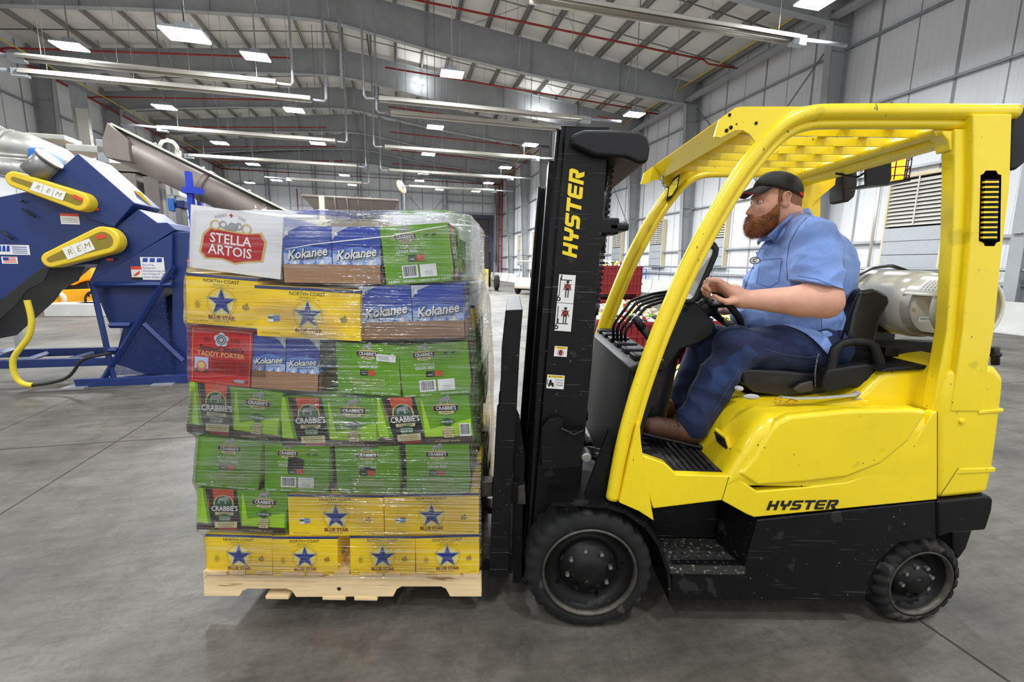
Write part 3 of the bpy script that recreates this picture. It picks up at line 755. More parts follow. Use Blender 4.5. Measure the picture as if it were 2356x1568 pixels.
# fender over the front wheel
fd = MB(); path = px([(1268, 1152), (1330, 1154), (1395, 1158), (1440, 1172), (1488, 1205), (1520, 1250), (1540, 1310), (1547, 1384)], TY)
for (x0, z0), (x1, z1) in zip(path, path[1:]):
    n = Vector((z1 - z0, 0, x0 - x1)).normalized() * .014
    p = [(x0, z0), (x1, z1), (x1 + n.x, z1 + n.z), (x0 + n.x, z0 + n.z)]
    fd.prism(p, TY - .012, 2.02)
part(fd, 'fender', ['black_scratched'], label='black fender littered with grit above the front wheel')
kb = MB(); kb.prism(px([(1340, 1152), (1402, 985), (1412, 1000), (1398, 1150)], 1.78), 1.78, 1.80); part(kb, 'fender_bracket', ['black_steel'], bevel=.003)
# ---- yellow side panels
sidep = [(1478, 1047), (1530, 1065), (1557, 1091), (1690, 1095), (1742, 1130), (1850, 1121), (1950, 1109), (2035, 1078), (2100, 1024), (2146, 950), (2157, 945), (2157, 1149), (1735, 1190), (1718, 1183), (1660, 1151), (1503, 1170), (1485, 1110)]
sd = MB(); sd.prism(px(sidep, TY), TY, TY + .04)
fl0 = P(1478, 1047, TY); fl1 = P(1690, 1095, TY)
part(sd, 'side_panel', ['yellow'], bevel=.006, seg=3)
sm = MB()
for a_, b_ in (((1677, 1096), (1661, 1151)), ((2157, 946), (2157, 1149)), ((2157, 1149), (2205, 1076))):
    u0, u1 = P(*a_, TY - .0006), P(*b_, TY - .0006); d_ = Vector((u1.z - u0.z, 0, u0.x - u1.x)).normalized() * .0012
    sm.add([u0 - d_, u0 + d_, u1 + d_, u1 - d_], [(0, 1, 2, 3)])
part(sm, 'panel_seam', ['void'])
lt = MB(); A_ = Art(lt, P(1848, 1161, TY - .0015), (1, 0, .034), (0, 0, 1))
# the maker's heavy slanted lettering
def hyster(A_, x0, y0, hgt, mi, rot=0, adv=1.12):
    G = {'H': [[(0, 0), (.26, 0), (.26, .38), (.62, .38), (.62, 0), (.88, 0), (.88, 1), (.62, 1), (.62, .62), (.26, .62), (.26, 1), (0, 1)]],
         'Y': [[(0, 1), (.27, 1), (.30, .62), (.62, .62), (.66, 1), (.94, 1), (.9, .55), (.82, .38), (.6, .38), (.6, 0), (.33, 0), (.33, .38), (.12, .38), (.03, .55)]],
         'S': [[(0, 0), (.68, 0), (.84, .1), (.88, .25), (.86, .5), (.72, .6), (.28, .6), (.28, .76), (.9, .76), (.9, 1), (.14, 1), (.03, .9), (0, .75), (.02, .5), (.14, .4), (.6, .4), (.6, .24), (0, .24)]],
         'T': [[(0, .76), (0, 1), (.94, 1), (.94, .76), (.61, .76), (.61, 0), (.34, 0), (.34, .76)]],
         'E': [[(0, .15), (.13, 0), (.86, 0), (.86, .24), (.27, .24), (.27, .4), (.84, .4), (.84, .6), (.27, .6), (.27, .76), (.88, .76), (.88, 1), (.13, 1), (0, .87)]],
         'R': [[(0, 0), (.27, 0), (.27, .76), (.62, .76), (.62, .58), (.34, .58), (.34, .38), (.6, 0), (.92, 0), (.7, .36), (.86, .42), (.9, .6), (.9, .84), (.78, 1), (0, 1)]]}
    x = 0; c, s_ = math.cos(rot), math.sin(rot)
    tot = 6 * 1.02
    for ch_ in 'HYSTER':
        for pg in G[ch_]:
            pts = []
            for (a_, b_) in pg:
                xx = (x + a_ - tot / 2 + .22 * (b_ - .5)) * hgt * adv; yy = (b_ - .5) * hgt
                pts.append((x0 + c * xx - s_ * yy, y0 + s_ * xx + c * yy))
            # triangulate the concave outline
            from mathutils.geometry import tessellate_polygon
            tri = tessellate_polygon([[Vector((p[0], p[1], 0)) for p in pts]])
            A_.mb.add([A_.at(p[0], p[1], 1) for p in pts], [tuple(t) for t in tri], mi)
        x += 1.03
hyster(A_, 0, 0, .042, 0)
part(lt, 'maker_lettering', ['decal_black'], fix=False, label='black maker lettering on the yellow flank')
# gusset beside the front pillar foot
gs = MB(); gs.prism(px([(1464, 975), (1472, 968), (1474, 1010), (1480, 1060), (1490, 1115), (1504, 1197), (1470, 1175), (1424, 1155)], TY), TY - .004, TY + .05)
part(gs, 'pillar_gusset', ['yellow'], bevel=.004)
# hood: front face leaning back, flank bulging, rounded top
hd = MB(); hx0 = .885
prof = [(hx0, fl1.z - .01), (hx0 + .06, fl1.z + .14), (hx0 + .11, .925), (hx0 + .16, .955), (1.25, .968), (1.5, .972), (1.68, .975)]
rows = []
for (x, z) in prof:
    row = []
    zb = None
    for t in range(13):
        f_ = t / 12
        # section from the near lower edge, up the flank, round the shoulder, over the top
        if f_ <= .35: y = TY + .004 - .006 * math.sin(f_ / .35 * PI); zz = (fl1.z - .04) + (z - .07 - fl1.z + .04) * f_ / .35 if z > fl1.z + .1 else fl1.z - .04 + .03 * f_
        elif f_ <= .7:
            a_ = (f_ - .35) / .35 * PI / 2; y = TY + .07 - .07 * math.cos(a_); zz = z - .07 + .07 * math.sin(a_)
            if z <= fl1.z + .1: zz = fl1.z - .01 + .001 * t
        else: y = TY + .07 + (TF - TY - .14) * (f_ - .7) / .3; zz = z
        row.append((x, y, zz))
    rows.append(row)
hd.grid(rows, 0); hd.prism([(x, z) for x, z in prof] + [(1.68, .6), (hx0, .6)], TF - .05, TF)
part(hd, 'hood', ['yellow'], fix=True)
fk = MB()     # flank of the hood, its lower edge a long curve
fp = [(1694, 1088), (1742, 1119), (1850, 1112), (1948, 1100), (2030, 1068), (2092, 1016), (2140, 945), (2100, 940), (1960, 942), (1820, 956), (1788, 970), (1765, 1000), (1735, 1052), (1712, 1078)]
fk.prism(px(fp, TY - .008), TY - .008, TY + .04); part(fk, 'hood_flank', ['yellow'], bevel=.018, seg=5)
la = MB(); c0 = P(1675, 1031, 1.80)     # latch pocket in the front face
R_ = Matrix.Rotation(-.38, 3, 'Y')
la.box((-.006, -.055, -.035), (.01, .055, .035), 0); la.box((-.012, -.045, -.026), (-.004, .045, .026), 1); la.box((-.018, -.03, -.012), (-.008, .03, .010), 2)
l2 = MB().merge(la, Matrix.Translation((hx0 + .035, 1.86, .80)) @ R_.to_4x4()); part(l2, 'hood_latch', ['yellow', 'void', 'black_plastic'], bevel=.003)
# floor mat
fm = MB(); fm.add([(fl0.x, TY + .004, fl0.z + .0), (fl1.x - .1, TY + .004, fl1.z + .006), (fl1.x, TY + .004, fl1.z + .006), (hx0 + .02, 2.68, fl1.z + .02), (fl0.x - .05, 2.68, fl1.z + .02)], [(0, 1, 2, 3, 4)])
fm2 = MB(); z0 = fl1.z
fm2.prism([(fl0.x - .01, z0 + .045), (fl0.x + .06, z0 + .01), (fl1.x - .16, z0 - .005), (fl1.x + .02, z0 - .005), (fl1.x + .02, z0 - .03), (fl0.x - .01, z0 - .03)], TY + .008, 2.68)
for k in range(9): fm2.box((fl0.x + .1 + k * .028, TY + .06, z0 - .004), (fl0.x + .112 + k * .028, 2.3, z0 + .005))
part(fm2, 'floor_mat', ['mat_floor'], label='scuffed black rubber floor mat')
# counterweight
cw = MB(); cwp = [(2158, 946), (2190, 850), (2232, 842), (2268, 838), (2298, 845), (2316, 868), (2314, 900), (2309, 941), (2300, 1012), (2291, 1076), (2277, 1138), (2157, 1150)]
cw.prism(px(cwp, TY), TY, TF); part(cw, 'counterweight', ['yellow'], bevel=.03, seg=4)
cw = MB(); cw.prism(px([(2252, 945), (2311, 940), (2309, 948), (2252, 953)], TY - .004), TY - .004, TY + .02); cw.prism(px([(2212, 1078), (2292, 1076), (2290, 1086), (2205, 1090)], TY - .004), TY - .004, TY + .02)
cw.lathe([(0, -.008), (.011, -.008), (.012, 0), (.012, .01)], P(2212, 968, TY), seg=16)
part(cw, 'counterweight_rib', ['yellow'], bevel=.003)
cb = MB(); cb.prism(px([(2157, 1153), (2278, 1140), (2288, 1148), (2284, 1175), (2270, 1220), (2190, 1226), (2158, 1237)], TY - .008), TY - .008, TF); cb.prism(px([(2190, 1220), (2240, 1218), (2225, 1262), (2205, 1290), (2192, 1270)], 1.95), 1.95, 2.5)
part(cb, 'counterweight_base', ['black_scratched'], bevel=.012)
# engine cover behind the seat
ec = MB(); ec.prism([(1.22, .96), (1.46, 1.0), (1.56, 1.12), (1.95, 1.15), (1.95, .9), (1.22, .9)], 1.84, 2.6); part(ec, 'engine_cover', ['yellow'], bevel=.025, seg=3)
ec = MB(); ec.prism([(1.53, 1.12), (1.56, 1.135), (1.93, 1.165), (1.93, 1.15), (1.56, 1.118)], 1.83, 2.62); part(ec, 'cover_seal', ['black_plastic'], bevel=.004)
ec = MB(); ec.lathe([(0, .022), (.024, .022), (.026, .016), (.026, 0)], (1.50, 1.86, .972), (0, 0, 1), 20); ec.lathe([(0, .012), (.014, .012), (.014, 0)], (1.6, 1.80, .972), (0, 0, 1), 12)
part(ec, 'filler_cap', ['yellow'])

# ---- overhead guard
def guardside(Y, s_):
    m = MB()
    L_ = [(2335, 241), (2100, 240), (1900, 240), (1855, 244), (1805, 262), (1760, 297), (1722, 343), (1690, 385), (1660, 430), (1612, 512), (1563, 605), (1521, 702), (1489, 780), (1458, 868), (1437, 935), (1412, 1030), (1392, 1143)]
    main = []; inner = []
    for i, (x, y) in enumerate(L_):
        a_ = L_[max(0, i - 1)]; b_ = L_[min(len(L_) - 1, i + 1)]
        t = Vector((b_[0] - a_[0], b_[1] - a_[1])).normalized(); n = Vector((t.y, -t.x))   # inward (right/down)
        if n.y < 0 and abs(n.x) < .2: n = -n
        if n.x < 0 and n.y < 0: n = -n
        q = P(x + n.x * 17, y + n.y * 17, TY + .03); main.append(Vector((q.x, Y, q.z)))
        q = P(x + n.x * 38, y + n.y * 42, TY + .03)
        if i == 0: q = P(2238, y + 42, TY + .03)
        inner.append(Vector((q.x, Y + s_ * .014, q.z)))
    def smooth(p, it=2):
        for _ in range(it):
            o = [p[0]]
            for a_, b_ in zip(p, p[1:]): o += [a_ * .75 + b_ * .25, a_ * .25 + b_ * .75]
            p = o + [p[-1]]
        return p
    m.tube(smooth(main), .0275, 16); m.tube(smooth(inner), .019, 12)
    return m, main
m, gmain = guardside(TY + .03, 1); part(m, 'guard_frame', ['yellow'])
m, _ = guardside(TF - .03, -1); part(m, 'guard_frame', ['yellow'])
rp = [(2236, 262), (2327, 262), (2322, 430), (2306, 560), (2286, 760), (2263, 900), (2257, 946), (2186, 946), (2212, 760), (2229, 560), (2236, 430)]
rf = [(2197, 296), (2242, 296), (2240, 430), (2231, 560), (2190, 946), (2146, 946), (2179, 760), (2192, 560), (2196, 430)]
pn = px(rp, TY); pf_ = px(rf, TY + .02)
for Y, d_ in ((TY, 1), (TF, -1)):
    fx = (lambda q: q) if d_ == 1 else (lambda q: [(pf_[0][0] + (x - pf_[0][0]) * .62, z) for x, z in q])
    m = MB(); m.prism(fx(pn), Y - d_ * .004, Y + d_ * .10); m.prism(fx(pf_), Y + d_ * .02, Y + d_ * .075)
    m.prism([(p.x, p.z) for p in P3([(2175, 298), (2200, 298), (2200, 345), (2192, 345), (2188, 322), (2175, 308)], TY + .02)], Y + d_ * .03, Y + d_ * .09)
    rpo = part(m, 'rear_pillar', ['yellow'], bevel=.007, seg=3)
    if d_ == 1: RPO = rpo
vt = MB(); vy = TY - .004
fr = px([(2256, 402), (2262, 400), (2268, 392), (2292, 392), (2296, 400), (2304, 402), (2301, 555), (2292, 558), (2288, 566), (2266, 566), (2262, 558), (2252, 554)], vy)
vt.prism(fr, vy, TY + .01, 0)
fr = px([(2267, 412), (2299, 412), (2295, 552), (2262, 552)], vy - .002); vt.prism(fr, vy - .002, vy + .001, 1)
for k in range(12):
    y = 416 + k * 11.6; x0 = 2266 - (y - 412) * .035; vt.prism(px([(x0, y), (x0 + 33, y), (x0 + 33, y + 4.0), (x0, y + 4.6)], vy - .01), vy - .01, vy, 0)
part(vt, 'vent', ['yellow', 'void'], parent=RPO, label='louvred vent with dark slots')
# cross members
m = MB(); xr = P(2172, 318, 1.80); m.tube([(xr.x, TY + .05, xr.z), (xr.x, TF - .05, xr.z)], .036, 14); m.tube([(xr.x - .045, TY + .05, xr.z + .02), (xr.x - .045, TF - .05, xr.z + .02)], .024, 12)
m.prism([(xr.x - .05, xr.z - .01), (xr.x + .16, xr.z + .03), (xr.x + .16, xr.z - .03), (xr.x + .06, xr.z - .12), (xr.x + .03, xr.z - .2), (xr.x - .02, xr.z - .2), (xr.x - .03, xr.z - .1)], TF - .12, TF - .02)
part(m, 'guard_crossbar', ['yellow'], bevel=.004)
m = MB(); f0 = P(1690, 250, TY + .03)
m.add([(f0.x, TY + .03, f0.z), (f0.x, TF - .03, f0.z), (f0.x + .055, TF - .03, f0.z - .065), (f0.x + .055, TY + .03, f0.z - .065)], [(0, 1, 2, 3)])
m.add([(f0.x, TY + .03, f0.z), (f0.x, TF - .03, f0.z), (f0.x + .2, TF - .03, f0.z + .006), (f0.x + .2, TY + .03, f0.z + .006)], [(0, 1, 2, 3)])
part(m, 'guard_visor', ['yellow'], solid=.007, fix=False)
gz = px([(1690, 249), (1705, 247), (1845, 247), (1800, 285), (1765, 318), (1738, 345), (1733, 325), (1722, 310), (1706, 301), (1688, 301), (1655, 318), (1640, 316), (1652, 276)], TY + .03)
m = MB(); m.prism(gz, TF - .028, TF - .02); part(m, 'visor_gusset', ['yellow'])
m = MB(); m.prism(gz, TY + .02, TY + .028)
for hx, hy, hr in ((1679, 264, .006), (1740, 283, .006), (1682, 293, .007), (1672, 300, .007), (1695, 285, .003)):
    q = P(hx, hy, TY + .018); m.lathe([(0, -.001), (hr, -.001)], (q.x, TY + .019, q.z), seg=12, mi=1)
part(m, 'visor_gusset', ['yellow', 'void'])
zs = f0.z - .03; x1 = xr.x - .05
for k in range(6):
    m = MB(); y = 1.865 + k * .137; m.box((f0.x + .05, y - .004, zs - .028), (x1 + .01, y + .004, zs + .006)); part(m, 'roof_slat', ['yellow'])
for x in (1.28, 1.45):
    m = MB(); m.box((x - .02, TY + .06, zs + .006), (x + .02, TF - .06, zs + .014)); part(m, 'roof_rib', ['yellow'])
for Y, d_ in ((TY + .02, 1), (TF - .14, 1)):
    m = MB(); m.prism(px([(2331, 243), (2352, 242), (2378, 249), (2374, 330), (2362, 372), (2340, 391), (2322, 389), (2326, 300)], TY + .02), Y, Y + .12); part(m, 'rear_boot', ['black_plastic'], bevel=.01, label='black moulded cover behind the rear pillar top')
# beacon in its cage
bx = P(2020, 400, 2.28); m = MB(); m.prism(px([(1990, 373), (2047, 371), (2047, 412), (2040, 425), (1990, 428)], 2.28), 2.27, 2.285); zb = P(2020, 427, 2.28).z; m.prism(px([(1990, 424), (2095, 412), (2095, 416), (1990, 429)], 2.28), 2.28, 2.42)
be = part(m, 'beacon_bracket', ['black_steel'])
q = P(2060, 412, 2.36)
m = MB(); m.lathe([(0, .13), (.028, .125), (.034, .11), (.036, .02), (.036, 0)], (q.x, 2.36, q.z), (0, 0, 1), 24); part(m, 'beacon_lens', ['amber'], parent=be, label='glowing amber beacon')
m = MB()
for k in range(8):
    a_ = 2 * PI * k / 8; m.tube([(q.x + .052 * math.cos(a_), 2.36 + .052 * math.sin(a_), q.z - .01), (q.x + .052 * math.cos(a_), 2.36 + .052 * math.sin(a_), q.z + .14)], .0025, 5)
for z in (.01, .05, .09, .13): m.tube([(q.x + .052 * math.cos(2 * PI * k / 16), 2.36 + .052 * math.sin(2 * PI * k / 16), q.z + z) for k in range(16)], .0025, 5, close=True)
part(m, 'beacon_cage', ['black_steel'], parent=be)
m = MB(); m.tube([(bx.x - .02, 2.3, bx.z + .03), (bx.x - .08, 2.3, xr.z - .045), (xr.x - .05, 2.3, xr.z - .03)], .006, 6); part(m, 'beacon_wire', ['black_steel'])
# mirror at the far pillar
mq = [P(1565, 398, 2.62), P(1560, 430, 2.62), P(1545, 455, 2.62), P(1533, 460, 2.62), P(1537, 430, 2.62), P(1550, 410, 2.62)]
m = MB(); m.add([q + Vector((0, .0, 0)) for q in mq] + [q + Vector((.02, .06, 0)) for q in mq], [(0, 1, 2, 3, 4, 5), (6, 7, 8, 9, 10, 11)] + [(i, (i + 1) % 6, (i + 1) % 6 + 6, i + 6) for i in range(6)])
mo = part(m, 'mirror', ['black_plastic'], bevel=.006)
cc = sum(mq, Vector()) / 6; m = MB(); m.add([cc + (q - cc) * .75 - Vector((.001, .004, 0)) for q in mq], [(0, 1, 2, 3, 4, 5)]); part(m, 'mirror_glass', ['mirror'], parent=mo, fix=False)
m = MB(); m.tube([P(1523, 425, 2.66), P(1540, 432, 2.65)], .006, 6); m.tube([P(1522, 400, 2.68), P(1526, 425, 2.66)], .007, 6); part(m, 'mirror_arm', ['galv'], parent=mo)

# ---- mast
MY = 1.86
web = [(1291, 290), (1402, 291), (1392, 420), (1382, 560), (1371, 700), (1352, 930), (1335, 1130), (1318, 1345), (1204, 1345), (1216, 1200), (1240, 800), (1266, 520)]
wp = px(web, MY)
xt, zt_ = PX(1291, 290, MY); xb_, zb_ = PX(1204, 1345, MY)
tilt = math.atan((xt - xb_) / (zt_ - zb_))
def along(z, dx=0): return xb_ + (z - zb_) * math.tan(tilt) + dx       # front edge of the mast at height z
def rail(Y, d_, dx, z0, z1, dep, fl, mi=0):
    m = MB(); q = [(along(z0, dx), z0), (along(z0, dx + dep), z0), (along(z1, dx + dep), z1), (along(z1, dx), z1)]
    m.prism(q, Y, Y + d_ * .012)
    for e in (0, dep - .014): m.prism([(along(z0, dx + e), z0), (along(z0, dx + e + .014), z0), (along(z1, dx + e + .014), z1), (along(z1, dx + e), z1)], Y, Y + d_ * fl)
    return m
m = MB().prism(wp, MY, MY + .014); m.merge(rail(MY, 1, 0, .1, zt_, .02, .08)); m.box((0, 0, 0), (0, 0, 0)) if False else None
MA = part(m, 'mast_rail', ['black_scratched'], bevel=.002, label='black outer mast rail with yellow lettering')
m = rail(MY + .03, 1, -.034, .12, zt_ - .12, .05, .06); part(m, 'inner_mast_rail', ['black_steel'], bevel=.002)
m = rail(MY + .008, 1, -.016, .12, zt_ - .01, .02, .02); part(m, 'mast_edge', ['hydraulic'], bevel=.002, label='worn shiny front edge of the mast')
m = MB().prism(wp, 2.57, 2.584); m.merge(rail(2.58, -1, 0, .1, zt_, .02, .08)); part(m, 'mast_rail', ['black_steel'], bevel=.002)
m = rail(2.55, -1, -.045, .12, zt_ - .12, .05, .06); part(m, 'inner_mast_rail', ['black_steel'], bevel=.002)
for z in (.3, 1.0, 1.75):
    m = MB(); m.box((along(z, .1), MY + .01, z), (along(z, .16), 2.58, z + .1)); part(m, 'mast_crossmember', ['black_steel'], bevel=.004)
for Y in (1.93, 2.50):
    m = MB(); m.tube([(along(.2, .19), Y, .2), (along(1.35, .19), Y, 1.35)], .034, 14); m.tube([(along(1.35, .19), Y, 1.35), (along(zt_ - .08, .19), Y, zt_ - .08)], .024, 12)
    m.tube([(along(1.62, .19), Y, 1.60), (along(1.70, .19), Y, 1.70)], .042, 14); m.tube([(along(1.36, .19), Y, 1.33), (along(1.4, .19), Y, 1.38)], .04, 14); m.tube([(along(.9, .19), Y, .86), (along(.9, .19), Y, .9)], .04, 14)
    part(m, 'lift_cylinder', ['hydraulic'])
m = MB()
q = P(1392, 520, 1.90); m.box((q.x - .03, 1.86, q.z - .035), (q.x + .05, 1.96, q.z + .03)); m.box((q.x + .01, 1.86, q.z - .02), (q.x + .09, 2.0, q.z + .01)); part(m, 'cylinder_clamp', ['black_steel'], bevel=.008)
for Y in (2.02, 2.08, 2.42):     # lift chains, links as small lozenges
    m = MB(); z = 1.35; k = 0
    while z < zt_ - .12:
        m.box((along(z, .232), Y - .012, z), (along(z, .252), Y + .012, z + .014)); m.box((along(z, .238), Y - .016, z + .016), (along(z, .246), Y + .016, z + .022)); z += .024
    part(m, 'lift_chain', ['black_steel'])
m = MB(); hp = [(1313, 309), (1345, 297), (1400, 297), (1472, 300), (1493, 314), (1497, 342), (1492, 372), (1472, 376), (1440, 362), (1370, 358), (1318, 334)]
m.prism(px(hp, MY - .04), MY - .04, 2.60); part(m, 'mast_head_cover', ['black_plastic'], bevel=.014, seg=4, label='black padded cover across the mast top')
m = MB(); m.prism(px([(1246, 985), (1262, 965), (1288, 960), (1296, 968), (1294, 990), (1330, 992), (1345, 985), (1346, 1005), (1335, 1075), (1246, 1080)], MY - .05), MY - .05, MY + .01); m.lathe([(0, -.06), (.02, -.06), (.024, -.05), (.024, 0)], P(1345, 1040, MY), seg=16, mi=1); m.tube([P(1290, 985, MY - .06), P(1320, 1000, MY - .075), P(1343, 990, MY - .05)], .008, 8)
part(m, 'tilt_bracket', ['black_scratched', 'bolt'], bevel=.004)
m = MB(); a_ = P(1345, 1040, 1.93); m.tube([(a_.x, 1.93, a_.z), (a_.x + .3, 1.96, a_.z - .06)], .028, 12); m.tube([(a_.x + .1, 1.93, a_.z - .01), (a_.x + .35, 1.96, a_.z - .08)], .04, 12); part(m, 'tilt_cylinder', ['hydraulic'])
# decals on the mast
de = MB(); D = MY - .0015
def sheet(c, ang): return Art(de, P(*c, D), (math.cos(ang), 0, math.sin(ang)), (-math.sin(ang), 0, math.cos(ang)), .0005)
u_ = (math.sin(tilt), 0, math.cos(tilt))      # up the mast
A_ = Art(de, P(1319, 490, D), u_, (-u_[2], 0, u_[0]), .0005); hyster(A_, 0, 0, .060, 3, 0, .92)
part(de, 'maker_lettering', ['decal_white', 'decal_black', 'decal_red', 'hyster_yellow', 'decal_yellow'], fix=False, parent=MA, label='yellow maker lettering up the mast')
de = MB(); A_ = Art(de, P(1300, 697, D), (u_[2], 0, -u_[0]), u_, .0005)
for sgn in (1, -1):
    cy = sgn * .0585
    A_.rect(-.034, cy - .0575, .034, cy + .0575, 0)
    A_.rect(-.0285, cy - .03, -.025, cy + .045, 1); A_.rect(-.033, cy - .036, -.029, cy - .028, 1)
    A_.ring(-.028, cy - .043, .009, .005, 1, 16)
    fy = cy + (.034 if sgn > 0 else -.028)
    A_.rect(-.026, fy, -.021, fy + .022, 1); A_.rect(-.021, fy, .020, fy + .0035, 1)
    px_ = .004; by = cy - (.035 if sgn > 0 else .026)
    A_.poly(disc(px_, by + .063, .0062), 1); A_.poly([(px_ - .008, by + .03), (px_ + .008, by + .03), (px_ + .011, by + .055), (px_ - .011, by + .055)], 1)
    for s2 in (-1, 1):
        A_.rect(px_ + s2 * .005 - .002, by, px_ + s2 * .005 + .002, by + .031, 1); A_.poly([(px_ + s2 * .010, by + .053), (px_ + s2 * .017, by + .03), (px_ + s2 * .0145, by + .029), (px_ + s2 * .0075, by + .05)], 1)
    for s2 in (-1, 1):
        A_.poly([(px_ - .016, by + .044 - s2 * .012 - .0015), (px_ - .016, by + .044 - s2 * .012 + .0018), (px_ + .017, by + .044 + s2 * .012 + .0018), (px_ + .017, by + .044 + s2 * .012 - .0015)], 2)
part(de, 'safety_decal', ['decal_white', 'decal_black', 'decal_red'], fix=False, parent=MA, label='white pictogram decal with crossed-out figures')
de = MB(); A_ = Art(de, P(1290, 808, D), (u_[2], 0, -u_[0]), u_, .0005)
A_.rect(-.027, -.022, .027, .022, 0); A_.rect(-.025, .011, .025, .020, 1); A_.text('WARNING', 0, .0155, .007, 2, bold=.01); A_.poly(disc(0, -.005, .008, .010), 2); A_.ring(0, -.005, .0135, .0025, 3); A_.poly([(-.01, .003), (-.008, .005), (.01, -.013), (.008, -.015)], 3)
part(de, 'safety_decal', ['decal_white', 'decal_yellow', 'decal_black', 'decal_red'], fix=False, parent=MA, label='small yellow and white warning decal')
de = MB(); A_ = Art(de, P(1278, 878, D), (u_[2], 0, -u_[0]), u_, .0005)
A_.rect(-.037, -.03, .037, .03, 0); A_.rect(-.035, .018, .035, .028, 1); A_.text('CAUTION', .004, .023, .0095, 2, bold=.012); A_.poly([(-.03, .0195), (-.022, .0195), (-.026, .0265)], 2); A_.rect(-.001, -.028, 0, .017, 2)
for i, t in enumerate(('Do not', 'ride on', 'forklift')): A_.text(t, .0185, .009 - i * .011, .0095, 2, bold=.004)
A_.poly([(-.031, -.016), (-.006, -.016), (-.008, -.004), (-.015, -.003), (-.017, .008), (-.025, .008), (-.027, -.004)], 2); A_.poly(disc(-.026, -.018, .004), 2); A_.poly(disc(-.010, -.018, .004), 2); A_.rect(-.035, -.014, -.033, .01, 2)
part(de, 'safety_decal', ['decal_white', 'decal_yellow', 'decal_black'], fix=False, parent=MA, label='white caution decal telling not to ride on the forks')
# ---- carriage, load backrest and forks
CY = 1.785
post = px([(1163, 713), (1203, 711), (1196, 800), (1188, 960), (1179, 1095), (1170, 1328), (1126, 1325), (1130, 1200), (1135, 1095), (1143, 940), (1150, 930), (1154, 800)], CY)
CR = part(MB().prism(post, CY, CY + .05), 'load_backrest', ['black_scratched'], bevel=.005)
zt2 = post[0][1]; x2 = post[0][0]; wdt = post[1][0] - post[0][0]
m = MB(); m.box((x2, CY + .04, zt2 - .035), (x2 + wdt, 2.66, zt2)); part(m, 'top_bar', ['black_scratched'], bevel=.004, parent=CR)
for Y in (2.0, 2.2, 2.4, 2.61):
    m = MB(); m.prism([(p[0] + .002, min(p[1], zt2 - .03)) for p in post], Y, Y + .04); part(m, 'upright', ['black_steel'], parent=CR)
for z0, z1 in ((.16, .26), (.50, .60)):
    m = MB(); m.box((along(z0, -.13), CY + .05, z0), (along(z0, -.055), 2.62, z1)); part(m, 'carriage_bar', ['black_steel'], bevel=.004)
m = MB(); m.prism(px([(1184, 935), (1195, 960), (1207, 1040), (1206, 1110), (1203, 1180), (1201, 1340), (1180, 1340), (1180, 1100)], 1.86), 1.86, 1.9); m.prism(px([(1187, 1120), (1208, 1115), (1210, 1160), (1188, 1160)], 1.85), 1.85, 1.93, 1); part(m, 'carriage_plate', ['black_scratched', 'rim_edge'], bevel=.003)
for Y in (1.93, 2.42):
    m = MB(); xf = along(.12, -.10); m.prism([(xf, .16), (xf, .62), (xf - .045, .62), (xf - .045, .155), (xf - .06, .145), (-1.22, .135), (-1.22, .125), (xf - .04, .105), (xf - .01, .115)], Y, Y + .11)
    part(m, 'fork', ['black_steel'], bevel=.004)
for y_ in (1118, 1262): q = P(1118, y_, 1.84); m = MB(); m.box((q.x - .012, 1.84, q.z - .05), (q.x + .03, 1.9, q.z + .02)); part(m, 'fork_hook', ['rim_edge'], bevel=.004)
# ---- cowl, levers, steering
cx0 = P(1455, 848, TY + .06).x; cz = P(1455, 848, TY + .06).z
m = MB(); m.prism([(cx0, cz), (cx0 + .02, cz + .012), (cx0 + .10, cz + .03), (cx0 + .12, cz - .05), (cx0 + .07, .85), (cx0 + .03, .62), (cx0 - .05, .60), (cx0 - .02, .9)], TY + .08, 2.64)
COW = part(m, 'cowl', ['black_plastic'], bevel=.014, seg=3)
m = MB(); m.prism([(cx0 - .015, cz + .004), (cx0 + .02, cz + .02), (cx0 + .13, cz + .04), (cx0 + .13, cz + .02), (cx0, cz - .02)], TY + .06, 2.66)
for k in range(6): m.box((cx0 + .02, TY + .12 + k * .15, cz + .02), (cx0 + .12, TY + .2 + k * .15, cz + .045))
part(m, 'dash_top', ['black_plastic'], bevel=.006)
m = MB(); m.prism(px([(1490, 850), (1512, 850), (1524, 872), (1524, 905), (1512, 940), (1485, 950), (1465, 945)], 1.86), 1.86, 1.93); part(m, 'knee_cover', ['black_plastic'], bevel=.02, seg=3)
for k in range(4):
    dx, dy, dY = k * 9, k * 5, 2.26 - k * .03
    m = MB(); m.tube([P(1412 + dx, 785, dY), P(1411 + dx, 752 + dy, dY), P(1416 + dx, 740 + dy, dY), P(1450 + dx * 1.3, 694 + dy * .9, dY), P(1462 + dx * 1.3, 688 + dy * .9, dY), P(1500 + dx, 676 + dy * 1.1, dY), P(1545, 669 + dy * 1.4, dY)], .0075, 8); part(m, 'guard_rod', ['black_steel'])
m = MB(); m.tube([P(1512, 800, 2.0), P(1478, 755, 2.0)], .017, 10); m.tube([P(1478, 755, 2.0), P(1460, 729, 2.0)], [.02, .018], 10); m.lathe([(0, .012), (.01, .01), (.014, 0)], P(1459, 727, 2.0), (-.5, 0, .8), 10, 1); part(m, 'brake_lever', ['black_plastic', 'bolt'])
SC = P(1638, 694, 2.2); sn = Vector((.70, 0, .71)).normalized(); su = Vector((.71, 0, -.70)); sv = Vector((0, 1, 0))
m = MB(); R0 = .175; m.tube([SC + (su * math.cos(2 * PI * k / 40) + sv * math.sin(2 * PI * k / 40)) * R0 for k in range(40)], .0155, 10, close=True)
for a_ in (.6, 2.7, 4.7): m.tube([SC - sn * .02, SC + (su * math.cos(a_) + sv * math.sin(a_)) * R0], [.02, .012], 8)
